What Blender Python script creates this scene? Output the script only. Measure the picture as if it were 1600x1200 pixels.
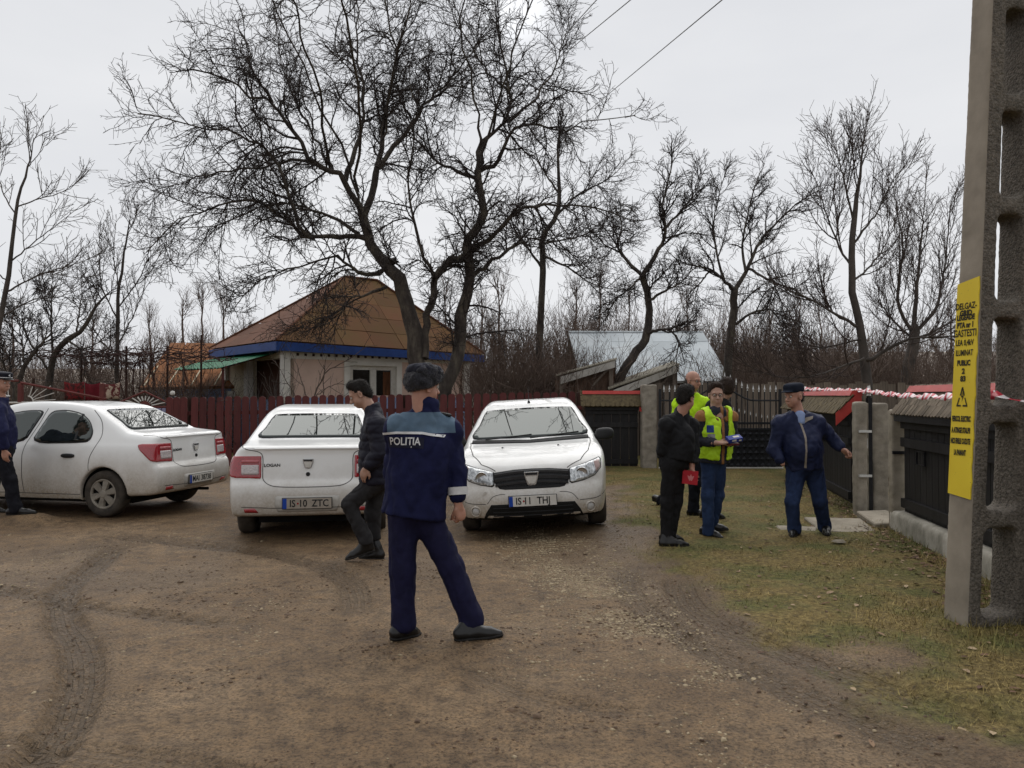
import bpy, bmesh, math, random
import numpy as np
from mathutils import Vector, Matrix, noise as mnoise
from mathutils.bvhtree import BVHTree
from mathutils.geometry import delaunay_2d_cdt

for _o in list(bpy.data.objects):
    bpy.data.objects.remove(_o)
SC = bpy.context.scene
COL = SC.collection
rnd = random.Random(11)
NR = np.random.RandomState(5)
PI = math.pi
R = math.radians

# ------------------------------------------------------------------ camera
CAM_H = 1.58
PITCH = math.atan(18 / 1200)
cam_data = bpy.data.cameras.new('camera')
cam_data.sensor_width = 36.0
cam_data.lens = 27.0
cam_data.clip_start = 0.05
cam_data.clip_end = 3000
cam = bpy.data.objects.new('camera', cam_data)
cam.location = (0, 0, CAM_H)
cam.rotation_euler = (PI / 2 + PITCH, 0, 0)
COL.objects.link(cam)
SC.camera = cam

# ------------------------------------------------------------------ sky (overcast) and sun
SUN_EL, SUN_AZ = R(52), R(4)          # veiled sun ahead of the camera, behind the big tree
world = bpy.data.worlds.new('World')
SC.world = world
world.use_nodes = True
wt = world.node_tree
wt.nodes.clear()
def wn(t, **k):
    n = wt.nodes.new(t)
    for a, b in k.items():
        setattr(n, a, b)
    return n
w_out = wn('ShaderNodeOutputWorld')
w_bg = wn('ShaderNodeBackground')
w_sky = wn('ShaderNodeTexSky', sky_type='NISHITA', sun_disc=False)
w_sky.sun_elevation = SUN_EL
w_sky.sun_rotation = SUN_AZ
w_hs = wn('ShaderNodeHueSaturation')
w_hs.inputs['Saturation'].default_value = 0.15
w_hs.inputs['Value'].default_value = 0.6
w_tc = wn('ShaderNodeTexCoord')
w_map = wn('ShaderNodeMapping')
w_map.inputs['Scale'].default_value = (1.0, 1.0, 3.2)
w_no = wn('ShaderNodeTexNoise')
w_no.inputs['Scale'].default_value = 1.7
w_no.inputs['Detail'].default_value = 5
w_no.inputs['Roughness'].default_value = 0.5
w_rp = wn('ShaderNodeValToRGB')
w_rp.color_ramp.elements[0].position = 0.3
w_rp.color_ramp.elements[0].color = (4.45, 4.55, 4.8, 1)
w_rp.color_ramp.elements[1].position = 0.75
w_rp.color_ramp.elements[1].color = (5.45, 5.5, 5.62, 1)
w_mx = wn('ShaderNodeMix', data_type='RGBA')
w_mx.inputs[0].default_value = 0.9
L = wt.links.new
L(w_tc.outputs['Generated'], w_map.inputs['Vector'])
L(w_map.outputs[0], w_no.inputs['Vector'])
L(w_no.outputs['Fac'], w_rp.inputs['Fac'])
L(w_sky.outputs[0], w_hs.inputs['Color'])
L(w_hs.outputs[0], w_mx.inputs[6])
L(w_rp.outputs[0], w_mx.inputs[7])
# the veiled sun itself: a soft bright patch in the cloud sheet
w_dot = wn('ShaderNodeVectorMath', operation='DOT_PRODUCT')
sdir = Vector((math.sin(R(0.2)) * math.cos(R(27)), math.cos(R(0.2)) * math.cos(R(27)), math.sin(R(27))))
w_nrm = wn('ShaderNodeVectorMath', operation='NORMALIZE')
L(w_tc.outputs['Generated'], w_nrm.inputs[0])
L(w_nrm.outputs[0], w_dot.inputs[0])
w_dot.inputs[1].default_value = sdir
w_mr = wn('ShaderNodeMapRange', interpolation_type='SMOOTHSTEP')
w_mr.inputs[1].default_value = math.cos(R(3.2))
w_mr.inputs[2].default_value = 1.0
w_mr.inputs[3].default_value = 0.0
w_mr.inputs[4].default_value = 1.7
L(w_dot.outputs['Value'], w_mr.inputs[0])
w_add = wn('ShaderNodeMix', data_type='RGBA', blend_type='ADD')
w_add.inputs[0].default_value = 1.0
L(w_mx.outputs[2], w_add.inputs[6])
L(w_mr.outputs[0], w_add.inputs[7])
L(w_add.outputs[2], w_bg.inputs['Color'])
w_bg.inputs['Strength'].default_value = 0.1
L(w_bg.outputs[0], w_out.inputs['Surface'])

sun_d = bpy.data.lights.new('sun', 'SUN')
sun_d.energy = 1.5
sun_d.angle = R(75)
sun_d.color = (1.0, 0.97, 0.93)
sun = bpy.data.objects.new('sun', sun_d)
sun.rotation_euler = Vector((math.sin(SUN_AZ) * math.cos(SUN_EL), math.cos(SUN_AZ) * math.cos(SUN_EL), math.sin(SUN_EL))).to_track_quat('Z', 'Y').to_euler()
COL.objects.link(sun)

SC.view_settings.view_transform = 'Standard'
SC.view_settings.look = 'None'
SC.view_settings.exposure = 0.68
SC.view_settings.gamma = 1.0
SC.view_settings.use_curve_mapping = False
SC.render.engine = 'CYCLES'
SC.cycles.use_denoising = True
SC.cycles.max_bounces = 6
SC.cycles.diffuse_bounces = 3
SC.cycles.glossy_bounces = 3
SC.cycles.transmission_bounces = 4
SC.cycles.transparent_max_bounces = 8
SC.cycles.caustics_reflective = False
SC.cycles.caustics_refractive = False

# ------------------------------------------------------------------ scene-graph helpers
WM = {}
def place(o, parent=None, world=None):
    """link o; its world matrix becomes `world` whatever the parent is"""
    world = world or Matrix.Identity(4)
    COL.objects.link(o)
    WM[o.name] = world
    o.matrix_basis = world
    if parent is not None:
        o.parent = parent
        o.matrix_parent_inverse = WM[parent.name].inverted()
    return o
def tag(o, label=None, cat=None, group=None, kind=None):
    if label: o['label'] = label
    if cat: o['category'] = cat
    if group: o['group'] = group
    if kind: o['kind'] = kind
    return o
def thing(name, label, cat, loc=(0, 0, 0), group=None, rotz=0.0):
    o = bpy.data.objects.new(name, None)
    o.empty_display_size = 0.2
    place(o, None, Matrix.Translation(Vector(loc)) @ Matrix.Rotation(rotz, 4, 'Z'))
    return tag(o, label, cat, group, 'thing')
def np_mesh(name, v, f, mat=None, smooth=False):
    """v (N,3) array, f (M,k) array of one polygon size"""
    me = bpy.data.meshes.new(name)
    v = np.asarray(v, dtype=np.float32); f = np.asarray(f, dtype=np.int32)
    n, k = f.shape
    me.vertices.add(len(v)); me.vertices.foreach_set('co', v.ravel())
    me.loops.add(n * k); me.loops.foreach_set('vertex_index', f.ravel())
    me.polygons.add(n)
    me.polygons.foreach_set('loop_start', np.arange(0, n * k, k, dtype=np.int32))
    me.polygons.foreach_set('loop_total', np.full(n, k, dtype=np.int32))
    if smooth: me.polygons.foreach_set('use_smooth', np.ones(n, dtype=bool))
    if mat: me.materials.append(mat)
    me.update(calc_edges=True)
    me.validate()
    return me
def mobj(name, me, parent=None, world=None):
    return place(bpy.data.objects.new(name, me), parent, world)

class MB:
    """collects polygons into one mesh"""
    def __init__(s): s.v = []; s.f = []
    def add(s, vs, fs, M=None):
        b = len(s.v)
        for p in vs:
            p = Vector(p)
            s.v.append(M @ p if M else p)
        for f in fs: s.f.append([b + i for i in f])
        return s
    def box(s, c, d, M=None, rz=0.0):
        x, y, z = d[0] / 2, d[1] / 2, d[2] / 2
        T = Matrix.Translation(Vector(c)) @ Matrix.Rotation(rz, 4, 'Z')
        if M: T = M @ T
        vs = [(-x, -y, -z), (x, -y, -z), (x, y, -z), (-x, y, -z), (-x, -y, z), (x, -y, z), (x, y, z), (-x, y, z)]
        return s.add(vs, [(0, 3, 2, 1), (4, 5, 6, 7), (0, 1, 5, 4), (1, 2, 6, 5), (2, 3, 7, 6), (3, 0, 4, 7)], T)
    def hexa(s, b, t):
        """4 bottom points, 4 top points (both counter-clockwise seen from above)"""
        return s.add(list(b) + list(t), [(3, 2, 1, 0), (4, 5, 6, 7), (0, 1, 5, 4), (1, 2, 6, 5), (2, 3, 7, 6), (3, 0, 4, 7)])
    def prism(s, poly, h, M=None):
        """2D polygon (x,y) extruded 0..h along z"""
        n = len(poly)
        vs = [(p[0], p[1], 0) for p in poly] + [(p[0], p[1], h) for p in poly]
        fs = [tuple(range(n - 1, -1, -1)), tuple(range(n, 2 * n))] + [(i, (i + 1) % n, n + (i + 1) % n, n + i) for i in range(n)]
        return s.add(vs, fs, M)
    def slab(s, poly3, t):
        """planar 3D polygon given thickness t against its normal"""
        p = [Vector(q) for q in poly3]
        n = Vector((0, 0, 0))
        for i in range(len(p)): n += p[i].cross(p[(i + 1) % len(p)])
        n.normalize()
        k = len(p)
        vs = p + [q - n * t for q in p]
        fs = [tuple(range(k)), tuple(range(2 * k - 1, k - 1, -1))] + [(i, k + i, k + (i + 1) % k, (i + 1) % k) for i in range(k)]
        return s.add(vs, fs)
    def tube(s, pts, rad, n=8, cap=True):
        pts = [Vector(p) for p in pts]
        if not hasattr(rad, '__len__'): rad = [rad] * len(pts)
        b = len(s.v); up = None
        for i, p in enumerate(pts):
            t = (pts[min(i + 1, len(pts) - 1)] - pts[max(i - 1, 0)]).normalized()
            if up is None:
                up = t.orthogonal().normalized()
            up = (up - t * up.dot(t)).normalized()
            w = t.cross(up)
            for k in range(n):
                a = 2 * PI * k / n
                s.v.append(p + (up * math.cos(a) + w * math.sin(a)) * rad[i])
        for i in range(len(pts) - 1):
            for k in range(n):
                a = b + i * n + k; c = b + i * n + (k + 1) % n
                s.f.append([a, c, c + n, a + n])
        if cap:
            s.f.append([b + k for k in range(n - 1, -1, -1)])
            e = b + (len(pts) - 1) * n
            s.f.append([e + k for k in range(n)])
        return s
    def lathe(s, prof, M=None, n=24, closed=False):
        """profile of (r, z) turned about z"""
        vs = []; fs = []; m = len(prof)
        for k in range(n):
            a = 2 * PI * k / n
            for r, z in prof: vs.append((r * math.cos(a), r * math.sin(a), z))
        for k in range(n):
            k2 = (k + 1) % n
            for i in range(m - 1 + (1 if closed else 0)):
                j = (i + 1) % m
                fs.append((k * m + i, k2 * m + i, k2 * m + j, k * m + j))
        return s.add(vs, fs, M)
    def mesh(s, name, mat=None, smooth=False, bevel=0.0, merge=False):
        me = bpy.data.meshes.new(name)
        me.from_pydata([tuple(p) for p in s.v], [], s.f)
        if bevel or merge:
            bm = bmesh.new(); bm.from_mesh(me)
            if merge: bmesh.ops.remove_doubles(bm, verts=bm.verts, dist=1e-4)
            if bevel:
                bmesh.ops.bevel(bm, geom=bm.edges[:], offset=bevel, segments=1, affect='EDGES', clamp_overlap=True)
            bm.to_mesh(me); bm.free()
        if smooth: me.polygons.foreach_set('use_smooth', [True] * len(me.polygons))
        if mat: me.materials.append(mat)
        me.update()
        return me
    def obj(s, name, mat=None, parent=None, smooth=False, bevel=0.0, world=None):
        return mobj(name, s.mesh(name, mat, smooth, bevel), parent, world)

def auto_smooth(me, deg=35):
    """smooth faces, sharp edges where the crease is steep"""
    me.polygons.foreach_set('use_smooth', [True] * len(me.polygons))
    bm = bmesh.new(); bm.from_mesh(me)
    lim = R(deg)
    for e in bm.edges:
        e.smooth = not (len(e.link_faces) == 2 and e.calc_face_angle(0) > lim)
    bm.to_mesh(me); bm.free()
    return me

def px(x, y, d):
    """world point that the photograph shows at pixel (x, y) of 1600x1200, at distance d along the view axis on the ground"""
    a = (x - 800) / 1200.0; b = (600 - y) / 1200.0
    c, s_ = math.cos(PITCH), math.sin(PITCH)
    dy = c - b * s_; dz = s_ + b * c
    return Vector((a * d / dy, d, CAM_H + dz * d / dy))

def text_mesh(txt, size, mat, extrude=0.0, bold=0.0, name='lettering', sx=1.0):
    cu = bpy.data.curves.new('t', 'FONT')
    cu.body = txt; cu.size = size; cu.align_x = 'CENTER'; cu.align_y = 'CENTER'
    cu.extrude = extrude; cu.offset = bold; cu.resolution_u = 3
    o = bpy.data.objects.new('t', cu); COL.objects.link(o)
    dg = bpy.context.evaluated_depsgraph_get()
    me = bpy.data.meshes.new_from_object(o.evaluated_get(dg))
    bpy.data.objects.remove(o); bpy.data.curves.remove(cu)
    me.name = name
    if sx != 1.0:
        for v in me.vertices: v.co.x *= sx
    me.materials.clear(); me.materials.append(mat)
    return me

# ------------------------------------------------------------------ materials
def newmat(name):
    m = bpy.data.materials.new(name); m.use_nodes = True
    nt = m.node_tree
    return m, nt, nt.nodes['Principled BSDF']
def nd(nt, t, **k):
    n = nt.nodes.new(t)
    for a, b in k.items(): setattr(n, a, b)
    return n
def noise_node(nt, scale, detail=4, rough=0.6, coord='Object', sc=(1, 1, 1)):
    tc = nd(nt, 'ShaderNodeTexCoord'); mp = nd(nt, 'ShaderNodeMapping')
    mp.inputs['Scale'].default_value = sc
    nt.links.new(tc.outputs[coord], mp.inputs['Vector'])
    n = nd(nt, 'ShaderNodeTexNoise')
    n.inputs['Scale'].default_value = scale; n.inputs['Detail'].default_value = detail; n.inputs['Roughness'].default_value = rough
    nt.links.new(mp.outputs[0], n.inputs['Vector'])
    return n
def ramp(nt, src, stops):
    r = nd(nt, 'ShaderNodeValToRGB')
    el = r.color_ramp.elements
    el[0].position = stops[0][0]; el[0].color = (*stops[0][1], 1)
    el[1].position = stops[-1][0]; el[1].color = (*stops[-1][1], 1)
    for p, c in stops[1:-1]:
        e = el.new(p); e.color = (*c, 1)
    nt.links.new(src, r.inputs['Fac'])
    return r
def mixc(nt, fac, a, b, mode='MIX'):
    m = nd(nt, 'ShaderNodeMix', data_type='RGBA', blend_type=mode)
    for i, v in ((0, fac), (6, a), (7, b)):
        if isinstance(v, (int, float)): m.inputs[i].default_value = v
        elif isinstance(v, tuple): m.inputs[i].default_value = (*v, 1)
        else: nt.links.new(v, m.inputs[i])
    return m.outputs[2]
def mathn(nt, op, a, b=0.0, clamp=False):
    m = nd(nt, 'ShaderNodeMath', operation=op, use_clamp=clamp)
    for i, v in ((0, a), (1, b)):
        if isinstance(v, (int, float)): m.inputs[i].default_value = v
        else: nt.links.new(v, m.inputs[i])
    return m.outputs[0]
def maprange(nt, v, a, b, c=0.0, d=1.0):
    m = nd(nt, 'ShaderNodeMapRange')
    nt.links.new(v, m.inputs[0])
    for i, q in ((1, a), (2, b), (3, c), (4, d)): m.inputs[i].default_value = q
    return m.outputs[0]
def bump(nt, bs, h, strength=0.3, dist=0.01):
    b = nd(nt, 'ShaderNodeBump')
    b.inputs['Strength'].default_value = strength; b.inputs['Distance'].default_value = dist
    nt.links.new(h, b.inputs['Height']); nt.links.new(b.outputs[0], bs.inputs['Normal'])
    return b
def mat(name, c1, c2=None, scale=8.0, rough=0.7, bmp=0.0, bdist=0.01, detail=5, metal=0.0, sc=(1, 1, 1), lo=0.3, hi=0.7, spec=0.22, vary=0.0, bscale=None, coord='Object', sheen=0.0, coat=0.0):
    m, nt, bs = newmat(name)
    bs.inputs['Roughness'].default_value = rough
    bs.inputs['Metallic'].default_value = metal
    bs.inputs['Specular IOR Level'].default_value = spec
    if coat:
        bs.inputs['Coat Weight'].default_value = coat; bs.inputs['Coat Roughness'].default_value = 0.05
    if sheen:
        bs.inputs['Sheen Weight'].default_value = sheen; bs.inputs['Sheen Roughness'].default_value = 0.5
    if c2 is None:
        c2 = tuple(x * 0.75 for x in c1)
    n = noise_node(nt, scale, detail, 0.6, coord, sc)
    col = ramp(nt, n.outputs['Fac'], [(lo, c2), (hi, c1)]).outputs[0]
    if vary:
        oi = nd(nt, 'ShaderNodeObjectInfo')
        hs = nd(nt, 'ShaderNodeHueSaturation')
        nt.links.new(maprange(nt, oi.outputs['Random'], 0, 1, 1 - vary, 1 + vary), hs.inputs['Value'])
        nt.links.new(col, hs.inputs['Color']); col = hs.outputs[0]
    nt.links.new(col, bs.inputs['Base Color'])
    if bmp:
        n2 = noise_node(nt, bscale or scale * 3, 4, 0.6, coord, sc)
        bump(nt, bs, n2.outputs['Fac'], bmp, bdist)
    return m

# ------------------------------------------------------------------ numpy signed-distance modelling
def smin(a, b, k):
    h = np.clip(0.5 + 0.5 * (b - a) / k, 0, 1)
    return b + (a - b) * h - k * h * (1 - h)
def smax(a, b, k):
    return -smin(-a, -b, k)
def surface_nets(d, org, vs):
    s = d < 0
    nx, ny, nz = d.shape
    cnt = np.zeros((nx - 1, ny - 1, nz - 1), np.int8)
    cs = [(i, j, k) for i in (0, 1) for j in (0, 1) for k in (0, 1)]
    def sh(a, c): return a[c[0]:nx - 1 + c[0], c[1]:ny - 1 + c[1], c[2]:nz - 1 + c[2]]
    for c in cs: cnt += sh(s, c)
    act = np.argwhere((cnt > 0) & (cnt < 8))
    idx = np.full(cnt.shape, -1, np.int32)
    idx[act[:, 0], act[:, 1], act[:, 2]] = np.arange(len(act))
    acc = np.zeros((len(act), 3)); num = np.zeros(len(act))
    for a in range(3):
        for u in (0, 1):
            for w in (0, 1):
                c0 = [0, 0, 0]; o = [i for i in range(3) if i != a]
                c0[o[0]] = u; c0[o[1]] = w
                c1 = list(c0); c1[a] = 1
                d0 = d[act[:, 0] + c0[0], act[:, 1] + c0[1], act[:, 2] + c0[2]]
                d1 = d[act[:, 0] + c1[0], act[:, 1] + c1[1], act[:, 2] + c1[2]]
                m = (d0 < 0) != (d1 < 0)
                t = np.where(m, d0 / np.where(m, d0 - d1, 1), 0)
                p = np.tile(np.array(c0, float), (len(act), 1)); p[:, a] += t
                acc[m] += p[m]; num[m] += 1
    v = (act + acc / num[:, None]) * vs + np.array(org)
    faces = []
    for a in range(3):
        b, c = (a + 1) % 3, (a + 2) % 3
        sl0 = [slice(None)] * 3; sl1 = [slice(None)] * 3
        sl0[a] = slice(0, -1); sl1[a] = slice(1, None)
        diff = s[tuple(sl0)] != s[tuple(sl1)]
        e = np.argwhere(diff)
        e = e[(e[:, b] > 0) & (e[:, c] > 0) & (e[:, b] < d.shape[b] - 1) & (e[:, c] < d.shape[c] - 1)]
        inside = s[e[:, 0], e[:, 1], e[:, 2]]
        q = []
        for ob, oc in ((0, 0), (-1, 0), (-1, -1), (0, -1)):
            t = e.copy(); t[:, b] += ob; t[:, c] += oc
            q.append(idx[t[:, 0], t[:, 1], t[:, 2]])
        q = np.stack(q, 1)
        q[~inside] = q[~inside][:, ::-1]
        faces.append(q)
    f = np.concatenate(faces)
    return v, f[(f >= 0).all(1)]
def smooth_verts(v, f, it=2, lam=0.5):
    n = len(v)
    e = np.concatenate([f[:, [0, 1]], f[:, [1, 2]], f[:, [2, 3]], f[:, [3, 0]]])
    deg = np.bincount(e.ravel(), minlength=n).astype(float)[:, None]
    for _ in range(it):
        a = np.zeros_like(v)
        for k in range(3):
            a[:, k] = np.bincount(e[:, 0], v[e[:, 1], k], n) + np.bincount(e[:, 1], v[e[:, 0], k], n)
        v = v + lam * (a / deg - v)
    return v
def vert_normals(v, f):
    n = np.cross(v[f[:, 2]] - v[f[:, 0]], v[f[:, 3]] - v[f[:, 1]])
    out = np.zeros_like(v)
    for i in range(4):
        for k in range(3): out[:, k] += np.bincount(f[:, i], n[:, k], len(v))
    return out / np.maximum(np.linalg.norm(out, axis=1), 1e-9)[:, None]
class SDF:
    def __init__(s): s.ops = []; s.lo = np.full(3, 1e9); s.hi = np.full(3, -1e9)
    def _a(s, fn, lo, hi, op, k):
        lo = np.array(lo, float); hi = np.array(hi, float)
        s.ops.append((fn, lo, hi, op, k))
        if op == 'u': s.lo = np.minimum(s.lo, lo); s.hi = np.maximum(s.hi, hi)
        return s
    def cone(s, a, b, ra, rb, k=0.03, op='u', flat=None):
        """capsule from a to b with two radii; flat=(axis vector, factor) squashes it along an axis"""
        a = np.array(a, float); b = np.array(b, float)
        ab = b - a; L2 = max(ab @ ab, 1e-9)
        fa = None
        if flat is not None:
            fa = np.array(flat[0], float); fa /= np.linalg.norm(fa)
        def fn(X, Y, Z):
            px_, py_, pz_ = X - a[0], Y - a[1], Z - a[2]
            t = np.clip((px_ * ab[0] + py_ * ab[1] + pz_ * ab[2]) / L2, 0, 1)
            qx, qy, qz = px_ - t * ab[0], py_ - t * ab[1], pz_ - t * ab[2]
            if fa is not None:
                g = (qx * fa[0] + qy * fa[1] + qz * fa[2]) * (1 / flat[1] - 1)
                qx, qy, qz = qx + g * fa[0], qy + g * fa[1], qz + g * fa[2]
            r = ra + (rb - ra) * t
            d = np.sqrt(qx * qx + qy * qy + qz * qz) - r
            return d * (min(flat[1], 1.0) if fa is not None else 1.0)
        m = max(ra, rb) * (max(1, flat[1]) if flat is not None else 1)
        return s._a(fn, np.minimum(a, b) - m, np.maximum(a, b) + m, op, k)
    def ell(s, c, r, M=None, k=0.03, op='u', p=2.0):
        """(super)ellipsoid with radii r in the frame M (3x3, columns = axes)"""
        c = np.array(c, float); r = np.array(r, float)
        Mx = np.eye(3) if M is None else np.array(M, float)
        mr = r.min()
        def fn(X, Y, Z):
            x, y, z = X - c[0], Y - c[1], Z - c[2]
            u = (x * Mx[0, 0] + y * Mx[1, 0] + z * Mx[2, 0]) / r[0]
            v = (x * Mx[0, 1] + y * Mx[1, 1] + z * Mx[2, 1]) / r[1]
            w = (x * Mx[0, 2] + y * Mx[1, 2] + z * Mx[2, 2]) / r[2]
            if p == 2.0: q = np.sqrt(u * u + v * v + w * w)
            else: q = (np.abs(u) ** p + np.abs(v) ** p + np.abs(w) ** p) ** (1 / p)
            # first-order distance
            g = np.sqrt((u / r[0]) ** 2 + (v / r[1]) ** 2 + (w / r[2]) ** 2) + 1e-6
            return np.where(q > 1e-3, (q - 1) * q / g, -mr) if p == 2.0 else (q - 1) * mr
        ext = (np.abs(Mx) * r[None, :]).sum(1)
        return s._a(fn, c - ext, c + ext, op, k)
    def box(s, c, h, M=None, k=0.01, op='u', rr=0.01):
        c = np.array(c, float); h = np.array(h, float)
        Mx = np.eye(3) if M is None else np.array(M, float)
        def fn(X, Y, Z):
            x, y, z = X - c[0], Y - c[1], Z - c[2]
            q = [np.abs(x * Mx[0, i] + y * Mx[1, i] + z * Mx[2, i]) - (h[i] - rr) for i in range(3)]
            o = np.sqrt(sum(np.maximum(t, 0) ** 2 for t in q))
            return o + np.minimum(np.maximum(np.maximum(q[0], q[1]), q[2]), 0) - rr
        ext = (np.abs(Mx) * h[None, :]).sum(1)
        return s._a(fn, c - ext, c + ext, op, k)
    def half(s, p, n, k=0.01):
        """keep the side the normal points away from (cut plane)"""
        p = np.array(p, float); n = np.array(n, float); n /= np.linalg.norm(n)
        def fn(X, Y, Z): return (X - p[0]) * n[0] + (Y - p[1]) * n[1] + (Z - p[2]) * n[2]
        s.ops.append((fn, None, None, 'i', k)); return s
    def grid(s, vs):
        pad = vs * 3 + 0.015
        lo = s.lo - pad; n = np.ceil((s.hi + pad - lo) / vs).astype(int) + 1
        ax = [lo[i] + np.arange(n[i]) * vs for i in range(3)]
        d = np.full(n, 0.5, np.float32)
        for fn, a, b, op, k in s.ops:
            if a is None: sl = [slice(None)] * 3
            else:
                m = k + vs * 3
                sl = [slice(max(0, int((a[i] - m - lo[i]) / vs)), min(n[i], int((b[i] + m - lo[i]) / vs) + 2)) for i in range(3)]
            sl = tuple(sl)
            X = ax[0][sl[0]][:, None, None]; Y = ax[1][sl[1]][None, :, None]; Z = ax[2][sl[2]][None, None, :]
            g = fn(X, Y, Z)
            if op == 'u': d[sl] = smin(d[sl], g, k)
            elif op == 's': d[sl] = smax(d[sl], -g, k)
            else: d[sl] = smax(d[sl], g, k)
        return d, lo
    def mesh(s, vs, smooth=2):
        d, lo = s.grid(vs)
        v, f = surface_nets(d, lo, vs)
        if smooth: v = smooth_verts(v, f, smooth)
        return v, f
def sdf_obj(name, s, vs, m, parent=None, smooth=2, world=None, disp=None):
    v, f = s.mesh(vs, smooth)
    if disp is not None:
        v = disp(v, vert_normals(v, f))
    return mobj(name, np_mesh(name, v, f, m, True), parent, world)

def poly_sdf2(X, Z, poly):
    """signed distance to a 2D polygon, arrays X, Z of one shape"""
    d = np.full(X.shape, 1e9); ins = np.zeros(X.shape, bool)
    n = len(poly)
    for i in range(n):
        ax_, az = poly[i]; bx, bz = poly[(i + 1) % n]
        ex, ez = bx - ax_, bz - az
        wx, wz = X - ax_, Z - az
        t = np.clip((wx * ex + wz * ez) / max(ex * ex + ez * ez, 1e-12), 0, 1)
        dx, dz = wx - t * ex, wz - t * ez
        d = np.minimum(d, dx * dx + dz * dz)
        c = (az > Z) != (bz > Z)
        with np.errstate(divide='ignore', invalid='ignore'):
            xi = ax_ + (Z - az) * ex / (ez if ez != 0 else 1e-12)
        ins ^= c & (X < xi)
    return np.where(ins, -1, 1) * np.sqrt(d)
def spline(pts, n=8, closed=False):
    """Catmull-Rom through the points"""
    P = [Vector(p) for p in pts]; out = []; m = len(P)
    seg = m if closed else m - 1
    for i in range(seg):
        p0 = P[(i - 1) % m] if closed or i > 0 else P[0]
        p1 = P[i]; p2 = P[(i + 1) % m]
        p3 = P[(i + 2) % m] if closed or i + 2 < m else P[-1]
        for k in range(n):
            t = k / n
            out.append(0.5 * ((2 * p1) + (p2 - p0) * t + (2 * p0 - 5 * p1 + 4 * p2 - p3) * t * t + (3 * p1 - p0 - 3 * p2 + p3) * t ** 3))
    if not closed: out.append(P[-1])
    return out
def sstep(a, b, x):
    t = np.clip((np.asarray(x, float) - a) / (b - a), 0, 1)
    return t * t * (3 - 2 * t)
def vnoise(v, scale, seed=0.0):
    return np.array([mnoise.noise(Vector((p[0] * scale + seed, p[1] * scale, p[2] * scale))) for p in v])
# ================================================================== GROUND
def _hash(i, j, s):
    h = (i * 374761393 + j * 668265263 + s * 1274126177) & 0xffffffff
    h = ((h ^ (h >> 13)) * 1274126177) & 0xffffffff
    return ((h ^ (h >> 16)) & 0xffff) / 65535.0
def vn2(x, y, s=0):
    x = np.asarray(x, float); y = np.asarray(y, float)
    i = np.floor(x).astype(np.int64); j = np.floor(y).astype(np.int64)
    u = x - i; v = y - j
    u = u * u * (3 - 2 * u); v = v * v * (3 - 2 * v)
    a = _hash(i, j, s); b = _hash(i + 1, j, s); c = _hash(i, j + 1, s); d = _hash(i + 1, j + 1, s)
    return (a + (b - a) * u) * (1 - v) + (c + (d - c) * u) * v
def fbm2(x, y, o=4, s=0):
    t = 0; a = 0.5
    for k in range(o):
        t = t + a * vn2(x * 2 ** k, y * 2 ** k, s + k); a *= 0.5
    return t / (1 - 0.5 ** o)
def verge_line(y):
    """x of the border between the dirt road and the grass verge"""
    return np.interp(y, [1, 2.5, 3.6, 5, 6.2, 7.5, 9.0, 10.5, 13, 16], [3.4, 2.6, 2.1, 1.72, 1.45, 1.25, 1.15, 1.2, 1.5, 1.5])
RUTS = [[(-4.3, 8.5), (-3.9, 7.2), (-3.65, 6.3), (-3.2, 5.5), (-2.75, 4.9), (-2.35, 4.2), (-2.1, 3.5), (-2.05, 2.6)],
        [(-4.9, 6.6), (-4.0, 6.2), (-3.1, 5.75), (-2.3, 5.45), (-1.6, 5.3)],
        [(-5.0, 9.0), (-3.2, 8.2), (-2.2, 7.6), (-1.4, 6.6), (-1.1, 5.4)],
        [(-0.4, 4.9), (-0.05, 4.2), (0.5, 3.9), (0.95, 3.85)],
        [(1.5, 6.9), (1.35, 5.9), (1.55, 5.0), (2.0, 4.1), (2.6, 3.2)],
        [(1.05, 7.2), (0.95, 6.0), (1.15, 4.9), (1.6, 3.9), (2.1, 3.1)],
        [(-3.0, 3.6), (-1.8, 3.4), (-0.9, 3.15), (-0.1, 3.3)]]
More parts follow.
